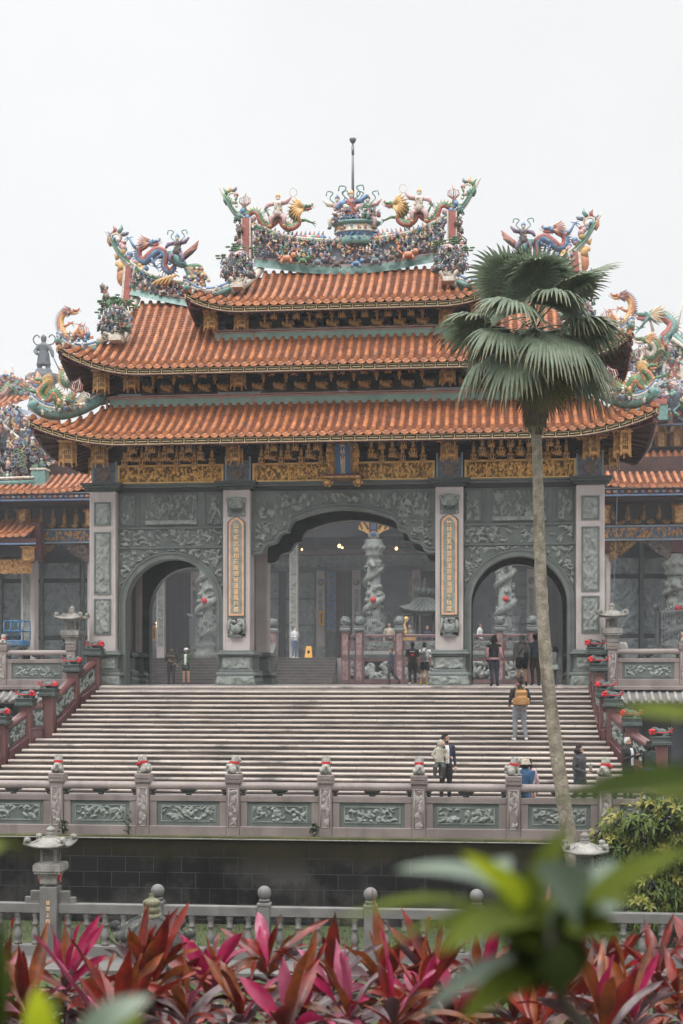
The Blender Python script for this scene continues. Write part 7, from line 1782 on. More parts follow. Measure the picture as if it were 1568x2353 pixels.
        if hair == 'long': 
            for k in range(7): a = .1 + k * (PI - .2) / 6; m_.tube([(.08 * math.cos(a), .02 + .085 * math.sin(a), .14), (.09 * math.cos(a), .03 + .09 * math.sin(a), .03), (.08 * math.cos(a), .05 + .07 * math.sin(a), -.1)], [.035, .04, .02], 7)
        if hair == 'pony':
            m_.tube([(0, .11, .15), (0, .17, .13), (0, .18, .03), (0, .16, -.06)], [.025, .04, .04, .012], 8)
        child(m_, 'hair', haircol)
    if hood:
        m_ = MB(); m_.blob((0, .02, .115), (.105, .12, .13), 14, 10); m_.tube([(0, .07, -.06), (0, .04, .03)], [.12, .1], 12); child(fuse(m_, .016, 2), 'hood', top)
    if cap:
        m_ = MB(); c, kind = cap
        if kind == 'cap':
            m_.lathe([(.098, .14), (.1, .17), (.088, .21), (.05, .237), (.0, .243)], (0, .015, 0), 14, sy=1.12); m_.tube([(0, -.07, .145), (0, -.13, .14), (0, -.17, .13)], [(.075, .008), (.07, .008), (.045, .006)], 10)
        else: m_.lathe([(.16, .10), (.165, .108), (.115, .15), (.105, .2), (.09, .235), (.0, .242)], (0, .01, 0), 18, sy=1.1)
        child(m_, kind == 'cap' and 'cap' or 'hat', c)
    if extra: extra(t, MW, HW, child)
    return t
def backpack(label, x, y, z, h, rz, c, big=1.0, strap='black'):
    t = thing('backpack', label, 'backpack', (x, y, z)); S = h / 1.72
    W = Matrix.Translation((x, y, z)) @ Matrix.Rotation(rz, 4, 'Z') @ Matrix.Scale(S, 4)
    def q(m_, n_, mt): return MB().merge(m_, W).build(n_, [mt], t)
    m_ = MB(); b = big
    m_.box(-.15 * b, .15 * b, .15, .30, .98, 1.40, 0, .05); m_.box(-.13 * b, .13 * b, .28, .36 * (1 + (b - 1) * .5), 1.0, 1.22, 0, .03); m_.box(-.11 * b, .11 * b, .28, .34, 1.25, 1.36, 0, .02)
    for s in (-1, 1): m_.box(s * .17 * b - .04, s * .17 * b + .04, .17, .28, 1.0, 1.17, 0, .02)
    q(fuse(m_, .014, 1), 'pack', cm(CLO[c], .8, 'canvas'))
    m_ = MB()
    for s in (-1, 1): m_.tube([(s * .1, .16, 1.40), (s * .11, .05, 1.49), (s * .11, -.10, 1.43), (s * .13, -.14, 1.25), (s * .16, .0, 1.05), (s * .15, .16, 1.02)], [(.028, .01)] * 6, 7); m_.tube([(s * .1, .3, 1.0), (s * .12, .31, .88), (s * .1 + .02, .3, .8)], [.009, .008, .006], 5)
    for z_ in (1.08, 1.16, 1.3): m_.tube([(-.13 * b, .345, z_), (.13 * b, .345, z_)], [(.006, .012)] * 2, 5)
    m_.tube([(-.04, .24, 1.4), (0, .24, 1.44), (.04, .24, 1.4)], .01, 6)
    q(m_, 'strap', cm(tuple(v_ * .6 for v_ in CLO[c]), .8, 'webbing'))
def held(name, label, cat, fn, mats):
    t = thing(name, label, cat, fn[0]); 
    for nm, m_, mt in fn[1]: m_.build(nm, [mt], t)
def spot(u, y): return at(u, 1565, y)[0]
# the man with the tan rucksack
x, y, z = spot(1193, -4.08), -4.08, stepZ(11)
person('man in a black hoodie and grey trousers climbing the stone steps', x, y, z, 1.82, PI + .18, 'black', 'gpants', 'white', {-1: dict(e=(-.27, .05, 1.14), w=(-.25, -.14, 1.0)), 1: dict(e=(.27, .04, 1.13), w=(.25, -.12, 1.0))}, {1: dict(k=(.12, -.03, .5), a=(.13, -.02, .085)), -1: dict(k=(-.12, .0, .5), a=(-.16, .1, .1), t=-.02)}, hair='short', headyaw=.75, bulk=1.06, inner='black')
backpack('large tan rucksack on the back of the man climbing the steps', x, y, z, 1.82, PI + .18, 'tan', 1.12)
# father and child
x, y, z = spot(1023, -8.0), -8.0, -3.03
person('man in dark jacket and white shirt carrying a child at the foot of the steps', x, y, z, 1.74, .45, 'navy', 'black', 'dgrey', {-1: dict(e=(-.30, -.04, 1.1), w=(-.10, -.26, 1.13)), 1: dict(e=(.26, .02, 1.12), w=(.24, -.1, .88))}, hair='short', headyaw=.75, inner='white', bulk=1.08)
CH = MB()
cx, cy, cz = x - .13, y - .3, z
def kid():
    t = thing('person', 'small child in a khaki hooded jacket held in the arms of the man', 'person', (cx, cy, cz + 1.0))
    m_ = MB(); m_.tube([(cx - .02, cy, cz + .98), (cx - .02, cy, cz + 1.15), (cx - .03, cy + .02, cz + 1.35), (cx - .02, cy + .03, cz + 1.42)], [(.12, .1), (.13, .1), (.12, .09), (.06, .06)], 12); m_.blob((cx + .01, cy + .04, cz + 1.5), (.1, .11, .115), 12, 9)
    for s, e in ((-1, (cx - .2, cy - .02, cz + 1.2)), (1, (cx + .16, cy + .05, cz + 1.25))): m_.tube([(cx + s * .1, cy, cz + 1.36), e, (cx + .18 if s > 0 else cx - .1, cy - .06, cz + 1.08)], [.055, .05, .035], 9)
    for s in (-1, 1): m_.tube([(cx + s * .06, cy, cz + 1.0), (cx + s * .11 - .02, cy - .12, cz + .88), (cx + s * .09 - .05, cy - .06, cz + .66)], [.075, .065, .045], 9); m_.tube([(cx + s * .09 - .05, cy - .04, cz + .64), (cx + s * .09 - .07, cy - .14, cz + .6)], [.04, .03], 8)
    f = fuse(m_, .014, 2)
    for i, fc in enumerate(f.f):
        c = sum((Vector(f.v[k]) for k in fc), Vector()) / len(fc)
        f.m[i] = 1 if c.z < cz + 1.02 and c.z > cz + .66 else (2 if c.z <= cz + .66 else 0)
    f.build('body', [cm(CLO['khaki']), cm((.05, .055, .05)), cm(CLO['dgrey'])], t)
    h_ = MB(); h_.blob((cx + .085, cy - .02, cz + 1.49), (.045, .07, .08), 9, 7, 0); h_.blob((cx + .13, cy - .03, cz + 1.48), .014, 6, 4, 0)
    h_.build('face', [cm(SKIN, .55, 'skin')], t)
    h_ = MB()
    for k in range(5): h_.tube([(cx + .17, cy - .06 - .008 * k, cz + 1.075), (cx + .19, cy - .07 - .009 * k, cz + 1.05), (cx + .2, cy - .08 - .009 * k, cz + 1.03)], [.012, .008, .006], 6, 0)
    h_.build('hand', [cm(SKIN, .55, 'skin')], t)
kid()
# stooped pair behind the rail
person('short person in a beige bucket hat and blue jacket behind the front rail', spot(1203, -14.6), -14.6, -3.03, 1.43, PI - .7, 'blue', 'jeans', 'white', hair='bob', haircol=(.03, .02, .018), cap=('beige', 'hat'), coat=.25, bulk=1.25, lean=.12)
person('dark-haired person with a ponytail beside the bucket hat', spot(1215, -14.0), -14.0, -3.03, 1.41, PI + .4, (.45, .33, .33), 'beige', 'white', hair='pony', coat=.2, lean=.1)
# woman with cup
x, y = spot(1331, -10.8), -10.8
def cup_(t, MW, HW, child): pass
person('woman in a dark grey jacket and jeans walking right with a white cup', x, y, -3.03, 1.58, 1.0, 'dgrey', 'djeans', 'black', {-1: dict(e=(-.27, .03, 1.12), w=(-.12, -.27, 1.03)), 1: dict(e=(.25, .12, 1.13), w=(.3, .1, .9))}, {1: dict(k=(.1, -.12, .5), a=(.1, .02, .1)), -1: dict(k=(-.1, .03, .5), a=(-.11, .24, .14), t=-.05)}, hair='bob', haircol=(.025, .014, .012), coat=.08, bulk=1.12, headyaw=.25)
MWc = Matrix.Translation((x, y, -3.03)) @ Matrix.Rotation(1.0, 4, 'Z') @ Matrix.Scale(1.58 / 1.72, 4); pc = MWc @ Vector((-.06, -.36, 1.06))
m_ = MB(); m_.lathe([(.036, 0), (.046, .16), (.046, .17)], pc, 12); m2 = MB(); m2.tube([(pc.x, pc.y, pc.z + .17), (pc.x + .02, pc.y, pc.z + .25)], .006, 5)
held('paper_cup', 'tall white paper cup held by the woman in the grey jacket', 'cup', (tuple(pc), [('cup_body', m_, M_LIONST), ('straw', m2, M_IRON)]), None)
# grey-haired man with phone
x, y = spot(1443, -7.4), -7.4
person('grey-haired man in a black suit looking at a phone at the right', x, y, -3.03, 1.64, .75, 'black', 'black', 'black', {-1: dict(e=(-.25, -.06, 1.13), w=(-.06, -.32, 1.25)), 1: dict(e=(.25, -.08, 1.14), w=(.08, -.34, 1.26))}, hair='short', haircol=(.55, .55, .54), coat=.12, bulk=1.1, inner='white', glasses=True, headpitch=.15)
MWc = Matrix.Translation((x, y, -3.03)) @ Matrix.Rotation(.75, 4, 'Z') @ Matrix.Scale(1.64 / 1.72, 4); pc = MWc @ Vector((.02, -.45, 1.32))
m_ = MB(); m_.hexa([pc + Vector((-.04, -.02, -.07)), pc + Vector((.03, .03, -.07)), pc + Vector((.03, .04, -.07)), pc + Vector((-.04, -.01, -.07))], [pc + Vector((-.04, -.05, .07)), pc + Vector((.03, .0, .07)), pc + Vector((.03, .01, .07)), pc + Vector((-.04, -.04, .07))])
held('phone', 'black phone held up by the grey-haired man', 'phone', (tuple(pc), [('phone_body', m_, M_BLACK)]), None)
person('woman in a dark green top and blue jeans striding right at the edge', spot(1492, -7.7), -7.7, -3.03, 1.56, PI / 2 + .6, 'dgreen', 'jeans', 'white', {-1: dict(e=(-.25, .05, 1.13), w=(-.2, -.1, .92))}, {1: dict(k=(.1, -.1, .5), a=(.1, -.2, .09)), -1: dict(k=(-.1, .06, .5), a=(-.11, .22, .12), t=-.04)}, hair='bob', bulk=1.05)
# under the gate
y = 17.5
x = spot(393, y); person('man in a black cap and black jacket with orange stripes, standing in the left arch', x, y, -.035, 1.72, .1, 'black', 'black', 'black', {-1: dict(e=(-.26, -.02, 1.12), w=(-.08, -.24, 1.12)), 1: dict(e=(.3, .0, 1.12), w=(.2, -.1, 1.0))}, cap=('black', 'cap'), headyaw=.3, bulk=1.06,
       extra=lambda t, MW, HW, child: child(MB().tube([(-.2, -.075, 1.3), (0, -.135, 1.31), (.2, -.075, 1.3)], .012, 5).tube([(-.17, -.1, 1.06), (0, -.14, 1.06), (.17, -.1, 1.06)], .012, 5).tube([(-.2, .075, 1.3), (0, .135, 1.31), (.2, .075, 1.3)], .012, 5), 'stripe', (.5, .25, .08), MW))
x = spot(427, y); person('woman in a white cap, green jacket and black shorts in the left arch', x, y, -.035, 1.66, -.05, 'green', 'black', 'black', {-1: dict(e=(-.3, .0, 1.15), w=(-.38, -.05, .98)), 1: dict(e=(.27, -.02, 1.1), w=(.05, -.2, 1.03))}, shorts=.45, cap=('white', 'cap'), hair='long', coat=.16, inner='white', headyaw=-.3)
x = spot(898, 21.5); person('man in a navy jacket striding left in front of the relief wall', x, 21.5, -.035, 1.72, -PI / 2 + .1, 'navy', 'black', 'black', {-1: dict(e=(-.24, .1, 1.13), w=(-.24, .05, .9)), 1: dict(e=(.25, -.03, 1.12), w=(.22, -.22, 1.0))}, {1: dict(k=(.1, -.12, .5), a=(.1, -.08, .085)), -1: dict(k=(-.1, .12, .5), a=(-.1, .42, .15), t=-.07)}, haircol=(.04, .035, .03), coat=.04)
def heart(t, MW, HW, child):
    child(MB().blob((-.03, .135, 1.22), (.035, .02, .035), 8, 5).blob((.03, .135, 1.22), (.035, .02, .035), 8, 5).blob((0, .137, 1.185), (.035, .02, .04), 8, 5), 'heart_print', (.6, .02, .03), MW); child(MB().tube([(-.09, .125, 1.34), (.09, .125, 1.34)], .01, 5), 'white_print', 'white', MW)
x = spot(947, 10.7); person('man in a black T-shirt with a red heart on the back, walking under the gate', x, 10.7, -.035, 1.72, PI + .05, 'black', 'black', 'white', None, {1: dict(k=(.1, .0, .5), a=(.1, .12, .13), t=-.06)}, short_sleeve=True, bulk=1.08, extra=heart)
x = spot(975, 11.3); person('man in white T-shirt and black shorts walking right of the black T-shirt', x, 11.3, -.035, 1.70, PI - .35, 'white', 'black', (.5, .45, .05), {1: dict(e=(.27, .0, 1.12), w=(.18, -.2, 1.02))}, {1: dict(k=(.12, -.03, .5), a=(.13, .1, .13), t=-.06)}, short_sleeve=True, shorts=.55, bulk=1.15)
backpack('grey rucksack on the man in the white T-shirt', x, 11.3, -.035, 1.70, PI - .35, 'grey', .95)
x = spot(1134, 1.0); person('woman in a black vest with pink sleeves entering the right arch', x, 1.0, -.035, 1.64, PI + .05, 'black', 'djeans', 'black', {1: dict(e=(.25, .02, 1.12), w=(.24, -.02, .86)), -1: dict(e=(-.27, .0, 1.12), w=(-.33, .02, .90))}, {1: dict(k=(.08, .04, .5), a=(.07, .2, .14), t=-.08)}, hair='bob', bulk=1.04,
       extra=lambda t, MW, HW, child: [child(MB().tube([(s * .2, .0, 1.34), (s * .25, .03, 1.12), (s * (.33 if s < 0 else .24), .01, .9)], [.072, .06, .045], 9), 'pink_sleeve', 'pink', MW) for s in (-1, 1)] and child(MB().tube([(0, 0, .9), (0, 0, .98)], [(.185, .145), (.185, .145)], 14), 'pink_hem', 'pink', MW))
x = spot(1198, 2.4)
def bag_(t, MW, HW, child): child(MB().tube([(-.14, .06, 1.45), (0, .14, 1.25), (.12, .15, 1.06)], .014, 6), 'strap', 'black', MW)
person('man in a grey hoodie with hood up and black shorts in the right arch', x, 2.4, -.035, 1.72, PI + .1, 'grey', 'black', 'black', None, {-1: dict(k=(-.12, .0, .5), a=(-.13, .1, .12), t=-.05)}, shorts=.62, hood=True, bulk=1.14, extra=bag_)
W = Matrix.Translation((x, 2.4, -.035)) @ Matrix.Rotation(PI + .1, 4, 'Z'); m_ = MB(); m_.box(-.21, -.05, .15, .22, .96, 1.12, 0, .03); pc = W @ Vector((-.13, .18, 1.0))
held('shoulder_bag', 'small black bag slung on the back of the grey hoodie', 'bag', (tuple(pc), [('pouch', MB().merge(m_, W), cm(CLO['black']))]), None)
x = spot(1229, 2.9); person('man in a blue-grey shirt and brown trousers behind the palm trunk', x, 2.9, -.035, 1.76, PI + .1, 'bluegrey', 'brown', 'black', None, {1: dict(k=(.1, .0, .5), a=(.1, .16, .14), t=-.06)}, bulk=1.12, cap=((.12, .03, .03), 'cap'))
x = spot(1274, 1.6); person('girl in a grey hooded top raising her hands right of the palm trunk', x, 1.6, -.035, 1.30, PI + 1.0, (.3, .3, .31), 'gpants', 'white', {-1: dict(e=(-.25, -.1, 1.25), w=(-.08, -.24, 1.45)), 1: dict(e=(.25, -.1, 1.25), w=(.08, -.24, 1.45))}, hair='bob', coat=.12)
m_ = MB(); m_.box(x - .12, x + .12, 1.4, 1.46, .52, .68, 0, .03); m_.tube([(x - .1, 1.43, .67), (x, 1.45, .98), (x + .1, 1.43, .67)], .008, 5); held('shoulder_bag', 'pale mint shoulder bag on the girl in the grey top', 'bag', ((x, 1.43, .5), [('pouch', m_, cm(CLO['mint']))]), None)
x = spot(676, 26.1); person('person in a white jacket, jeans and face mask at the top of the hall steps', x, 26.1, 1.3, 1.62, .9, 'white', 'jeans', 'white', {-1: dict(e=(-.25, -.03, 1.13), w=(-.08, -.27, 1.18)), 1: dict(e=(.25, -.03, 1.13), w=(.08, -.27, 1.16))}, mask=True, headpitch=.25, bulk=1.06)
x = spot(894, 26.6); person('dark-haired person in a beige top behind the red parapet', x, 26.6, 1.3, 1.80, .1, 'beige', 'dgrey', headpitch=.2)
x = spot(941, 27.6); person('grey-haired person in grey behind the golden censer', x, 27.6, 1.3, 1.74, 0, 'grey', 'black', haircol=(.35, .34, .33))
x = spot(981, 27.8); person('bald person standing under the incense pavilion', x, 27.8, 1.3, 1.7, .2, 'navy', 'black', hair=None)
x = spot(1102, 26.8); person('person in a white shirt behind the parapet in the right arch', x, 26.8, 1.3, 1.78, 1.2, 'white', 'dgrey')
x = spot(1213, 26.6); person('person in dark clothes and a face mask beside the right pilaster', x, 26.6, 1.3, 1.74, 0, 'navy', 'black', mask=True)
x = spot(2, 1.2); person('person in pale pink at the left edge of the terrace', x, 1.2, -.035, 1.62, -.4, 'pink', 'beige', hair='bob', bulk=1.1)
x = spot(60, 4.0); person('dark-haired person in black behind the left terrace rail', x, 4.0, -.035, 1.36, 1.2, 'black', 'dgrey')
x = spot(151, 3.2); person('person in dark clothes raising a camera behind the left terrace lantern', x, 3.2, -.035, 1.72, PI - .6, 'black', 'black', arms={-1: dict(e=(-.27, -.15, 1.3), w=(-.08, -.3, 1.5)), 1: dict(e=(.27, -.15, 1.3), w=(.08, -.3, 1.5))})
# ------------------------------------------------------------ plants
M_FROND = mat('palm_frond', (.20, .245, .165), (.12, .16, .10), .5, 2.5, 20, .25, spec=.5, trans=.3)
M_FTIP = mat('dry_frond_tip', (.20, .19, .12), (.12, .12, .07), .7, 5, 30, .2)
M_DEAD = mat('dead_frond', (.13, .085, .045), (.06, .042, .026), .8, 5, 30, .3)
M_DYING = mat('yellowing_frond', (.14, .10, .03), (.08, .085, .03), .6, 3, 30, .3, trans=.12)
PALM = thing('fan_palm', 'tall fan palm with slender leaning trunk and shaggy green crown before the gate', 'palm tree', (8.3, -17.6, -5.15))
PY = -17.6
tr = [P3(u, v, PY) for u, v in ((1318, 1990), (1300, 1880), (1287, 1790), (1272, 1680), (1258, 1570), (1249, 1460), (1244, 1370), (1240, 1280), (1237, 1190), (1235, 1100), (1232, 1010), (1229, 920), (1227, 830))]
tr = [(tr[0][0] + .35, PY, -5.2)] + tr
n = 90; dp = dense(tr, n); rr = random.Random(3); mb = MB(); vs = []; K = 16
for i, p in enumerate(dp):
    q = i / n; r = .158 - .058 * min(1, q * 1.25) + (.07 * (1 - q / .05) if q < .05 else 0)
    r *= 1 + rr.uniform(-.035, .035)
    for j in range(K):
        a = 2 * PI * j / K; e = r * (1 + rr.uniform(-.05, .05)); vs.append((p[0] + e * math.cos(a), p[1] + e * math.sin(a), p[2]))
mb.add(vs, [(i * K + j, i * K + (j + 1) % K, (i + 1) * K + (j + 1) % K, (i + 1) * K + j) for i in range(n - 1) for j in range(K)], 0, True); mb.build('trunk', [M_BARK], PALM)
crown = Vector(P3(1228, 735, PY))
def fan(base, d, up, L, W, nb, seed, droop=.5, dead=False, spread=2.5, fold=.25):
    """palmate leaf: petiole from the crown, then nb folded blades"""
    rr = random.Random(seed); mb = MB(); d = d.normalized(); sd = d.cross(up).normalized(); up = sd.cross(d).normalized()
    base = Vector(base); hub = base + d * L - Vector((0, 0, droop * L * .12))
    mb.tube([base, base + d * L * .5 + up * .02, hub], [(.028, .016), (.02, .012), (.016, .01)], 6, 0)
    for k in range(nb):
        f = k / (nb - 1) * 2 - 1; a = f * spread / 1 * .5 * 1.15
        bd = (d * math.cos(a) + sd * math.sin(a)).normalized(); ln = W * (.82 + .18 * math.cos(a)) * rr.uniform(.93, 1.05); w0 = W * .05
        tdir = bd.cross(up).normalized(); p = hub; v_ = []
        dr = droop * rr.uniform(.8, 1.25)
        N = 7
        for i in range(N):
            t = i / (N - 1); z = -dr * ln * (max(0, t - .35) ** 1.9) * 1.5
            c = hub + bd * ln * t * (1 - .16 * dr * max(0, t - .35)) + up * (.10 * ln * t * (1 - t) * 2) * (1 - abs(f) * .5) + Vector((0, 0, z))
            w = w0 * (.35 + t * 2.0 if t < .42 else 1.19 * (1 - ((t - .42) / .58) ** 1.3) + .01) * (1.0)
            v_ += [c - tdir * w, c + up * w * fold * 2.2, c + tdir * w]
        fs = []; o = len(mb.v); 
        mb.add(v_, [(i * 3 + j, i * 3 + j + 1, (i + 1) * 3 + j + 1, (i + 1) * 3 + j) for i in range(N - 2) for j in range(2)], 0)
        mb.add(v_[-6:], [(0, 1, 4, 3), (1, 2, 5, 4)], 1)
    return mb
rr = random.Random(24)
spec = []
for i in range(3): a = i * 2 * PI / 3 + .5; spec.append((a, 1.15, .85, .06))
for i in range(6): a = i * 2 * PI / 6 + .3; spec.append((a, .66 + .16 * math.sin(i * 2.1), 1.0, .28))
for i in range(10): a = i * 2 * PI / 10 + .1; spec.append((a, .10 + .14 * math.sin(i * 1.7), 1.08, .6))
for i in range(9): a = i * 2 * PI / 9 + .5; spec.append((a, -.48 + .12 * math.sin(i * 2.3), 1.0, .8))
for i, (a, el, L, dr) in enumerate(spec):
    L *= rr.uniform(.75, 1.15); a += rr.uniform(-.3, .3); el += rr.uniform(-.16, .16); dr *= rr.uniform(.7, 1.3)
    d = Vector((math.cos(a) * math.cos(el), math.sin(a) * math.cos(el), math.sin(el))); up = Vector((-math.cos(a) * math.sin(el), -math.sin(a) * math.sin(el), math.cos(el))) + Vector((rr.uniform(-.45, .45), rr.uniform(-.45, .45), 0)) + Vector((math.cos(a), math.sin(a), 0)) * .5
    fan(crown + Vector((0, 0, rr.uniform(-.3, .15))), d, up, L * .88, .98 * rr.uniform(.95, 1.2), 32, i, dr, spread=3.1).build('frond', [M_FROND, M_FTIP], PALM)
fan(Vector(P3(1240, 765, PY)) + Vector((0, -.15, 0)), Vector((.1, -.35, -.3)), Vector((0, -1, .1)), .4, .9, 34, 77, .5, spread=2.6).build('frond', [M_FROND, M_FTIP], PALM)
fan(Vector(P3(1236, 830, PY)) + Vector((0, -.12, 0)), Vector((.25, -.25, -1)), Vector((0, -1, -.1)), .25, .95, 30, 78, .2, spread=1.6).build('frond', [M_DYING, M_DEAD], PALM)
fan(Vector(P3(1225, 690, PY)) + Vector((0, -.2, 0)), Vector((.12, -.6, .35)), Vector((0, -.4, 1)), .5, 1.0, 36, 79, .35, spread=3.4).build('frond', [M_FROND, M_FTIP], PALM)
for i in range(16):
    a = i * 2 * PI / 16; b = Vector(dp[-6 - i % 4]); d = Vector((math.cos(a) * .12, math.sin(a) * .12, -1))
    fan(b + Vector((math.cos(a) * .08, math.sin(a) * .08, .55 - .05 * (i % 4))), d, Vector((math.cos(a), math.sin(a), .2)), .3, .6, 11, 200 + i, .1, spread=.6).build('dead_frond', [M_DEAD, M_FTIP], PALM)
mb = MB()
for i in range(50):
    a = rr.uniform(0, 2 * PI); q = rr.uniform(.0, 1.0); p = Vector(dp[int(n - 14 + q * 13)]); mb.tube([p + Vector((math.cos(a) * .08, math.sin(a) * .08, 0)), p + Vector((math.cos(a) * .2, math.sin(a) * .2, .22))], [(.04, .015), (.02, .01)], 5)
mb.build('leaf_bases', [M_DEAD], PALM)

# --- leafy bush to the right of the lantern
M_BLEAF = [mat('bush_leaf_green', (.12, .17, .03), (.07, .105, .02), .45, 4, 30, .2, trans=.25), mat('bush_leaf_young', (.30, .27, .06), (.20, .20, .04), .45, 4, 30, .2, trans=.25), mat('bush_leaf_dark', (.03, .048, .014), (.02, .03, .01), .45, 4, 30, .2, trans=.2)]
by = -18.3; BUSH = thing('leafy_bush', 'leafy green bush with yellow-orange young shoots beside the right stone lantern', 'bush', (at(1500, 2000, by)[0], by, -5.15))
lobes = [(1432, 1905, .42), (1470, 1885, .4), (1520, 1860, .42), (1560, 1880, .5), (1415, 1955, .36), (1480, 1950, .5), (1540, 1960, .5), (1600, 1940, .6), (1450, 2020, .45), (1520, 2040, .5), (1590, 2040, .6), (1470, 2090, .4), (1550, 2110, .5), (1395, 1925, .25), (1650, 1980, .6)]
mb = MB(); rr = random.Random(6); stems = []
for u, v, r in lobes:
    x, z = at(u, v, by); yy = by + rr.uniform(-.4, .5); stems.append((x, yy, z))
    for _ in range(int(95 * (r / .4) ** 2)):
        dv = Vector((rr.gauss(0, 1), rr.gauss(0, 1), rr.gauss(0, 1))).normalized(); q = r * (.55 + .55 * rr.random()); p = Vector((x, yy, z)) + dv * q
        mi = 1 if (dv.z > .15 and q > r * .8 and rr.random() < .75) else (2 if q < r * .72 else 0)
        nl = 5 if mi == 1 else 4; ax = (dv + Vector((0, 0, .5))).normalized()
        for k in range(nl):
            a = k * 2 * PI / nl + rr.random(); o = ax.orthogonal().normalized(); o = (Matrix.Rotation(a, 3, ax) @ o); dd = (o * .9 + ax * (.7 if mi == 1 else .25) + Vector((0, 0, -.25))).normalized(); l = rr.uniform(.12, .2); w = o.cross(ax).normalized() * l * .18
            m_ = p + dd * l * .5 + ax * .012; e = p + dd * l - Vector((0, 0, l * .25))
            mb.add([p, m_ - w, e, m_ + w], [(0, 1, 2, 3)], mi)
mb.build('crown', M_BLEAF, BUSH)
mb = MB(); b0 = Vector((at(1520, 2000, by)[0], by, -5.2))
for s_ in stems: mb.tube([b0, b0.lerp(Vector(s_), .5) + Vector((0, 0, -.1)), s_], [.05, .03, .008], 6)
mb.build('trunk', [M_BARK], BUSH)

# --- red cordylines along the front edge of the garden
M_COR = [mat('cordyline_dark_red', (.22, .018, .009), (.06, .010, .008), .32, 5, 25, .25, spec=.5, trans=.15), mat('cordyline_magenta', (.34, .012, .075), (.22, .010, .045), .3, 4, 25, .2, spec=.5, trans=.2), mat('cordyline_mauve', (.16, .105, .11), (.07, .04, .044), .32, 4, 25, .25, spec=.5, trans=.1), mat('cordyline_rust', (.24, .06, .012), (.11, .03, .010), .35, 5, 25, .3, spec=.6, trans=.25), mat('cordyline_pink', (.34, .07, .13), (.22, .04, .08), .32, 4, 25, .2, spec=.5, trans=.15)]
M_CSTEM = mat('cordyline_stem', (.12, .03, .04), (.06, .025, .025), .6, 6, 30, .3)
def blade(mb, base, d, L, W, mi, bend, twist, rr, curl=.25):
    d = d.normalized(); sd = d.cross(Vector((0, 0, 1))); sd = sd.normalized() if sd.length > .05 else Vector((1, 0, 0)); sd = Matrix.Rotation(twist, 3, d) @ sd; up = sd.cross(d).normalized()
    N = 12; v_ = []
    for i in range(N):
        t = i / (N - 1); z = -bend * L * t * t; c = base + d * L * t * (1 - .25 * bend * t) + Vector((0, 0, z))
        w = W * (.16 if t < .1 else max(.004, .16 * (1 - t) + math.sin(PI * ((t - .1) / .9) ** .85) ** 1.15 * .52)) 
        und = .012 * math.sin(t * 9 + twist)
        v_ += [c - sd * w + up * (w * curl + und), c - sd * w * .5 + up * w * curl * .3, c, c + sd * w * .5 + up * w * curl * .3, c + sd * w + up * (w * curl - und)]
    mb.add(v_, [(i * 5 + j, i * 5 + j + 1, (i + 1) * 5 + j + 1, (i + 1) * 5 + j) for i in range(N - 1) for j in range(4)], mi, True)
def cordyline(u, v, y, size, seed, label, bright):
    """u, v: where the heart of the plant stands"""
    rr = random.Random(seed); x, z = at(u, v, y); g0 = gz(y) - .05
    t = thing('cordyline', label, 'plant', (x, y, g0), 'red cordylines along the front of the garden')
    mb = MB(); mb.tube([(x + rr.uniform(-.1, .1), y, g0), (x, y, (z + g0) / 2), (x, y, z)], [.016, .014, .012], 7); mb.build('stem', [M_CSTEM], t)
    mb = MB(); nl = 24; tl = Vector((rr.uniform(-.25, .25), rr.uniform(-.2, .2), 0))
    for k in range(nl):
        q = k / (nl - 1); a = k * 2.4 + rr.uniform(-.5, .5); el = 1.3 - 1.45 * q ** .9 + rr.uniform(-.25, .25)
        d = Vector((math.cos(a) * math.cos(el), math.sin(a) * math.cos(el), math.sin(el))) + tl
        L = size * rr.uniform(.7, 1.15) * (1 - .15 * abs(q - .35)); r = rr.random()
        if q < .3: mi = 1 if r < bright else (4 if r < bright + .1 else (0 if r < .75 else 3))
        elif q < .65: mi = 0 if r < .40 else (3 if r < .68 else (2 if r < .96 else 4))
        else: mi = 2 if r < .62 else (0 if r < .8 else 3)
        blade(mb, Vector((x, y, z - .14 * q)), d, L, size * rr.uniform(.085, .14), mi, .08 + .75 * q ** 1.5 + rr.uniform(-.08, .25), rr.uniform(-1.0, 1.0), rr, rr.uniform(.15, .7))
    mb.build('foliage', M_COR, t)
front = [(60, 2330), (150, 2265), (215, 2330), (322, 2255), (352, 2262), (430, 2330), (480, 2275), (555, 2340), (615, 2225), (700, 2330), (760, 2270), (800, 2340), (880, 2260), (905, 2345), (965, 2300), (1045, 2350), (1100, 2255), (1180, 2330), (1255, 2240), (1330, 2320), (1400, 2270), (1450, 2340), (1505, 2255), (1560, 2300), (1600, 2240), (20, 2270), (-40, 2330), (270, 2360), (660, 2370), (1000, 2260), (1230, 2370), (1385, 2370)]
words = ['dark crimson', 'magenta-hearted', 'mauve and rust', 'pink-tipped', 'deep red']
order = sorted(range(len(front)), key=lambda i: front[i][0])
ordn = {i: k for k, i in enumerate(order)}
NUM = 'leftmost second third fourth fifth sixth seventh eighth ninth tenth eleventh twelfth thirteenth fourteenth fifteenth sixteenth seventeenth eighteenth nineteenth twentieth'.split()
for i, (u, v) in enumerate(front):
    yy = -37.6 + (2345 - v) * .012 + random.Random(i).uniform(-.35, .35)
    k = ordn[i]; m_ = len(front) - 1 - k
    where = (NUM[k] + ' from the left') if k < 16 else (('rightmost' if m_ == 0 else NUM[m_] + ' from the right'))
    if k == 0: where = 'leftmost'
    cordyline(u, v - 4, yy, .60 * random.Random(i + 50).uniform(.9, 1.15), 300 + i, '%s cordyline in the front bed, %s of the row' % (words[i % 5], where), (.12, .5, .05, .25, .1)[i % 5])
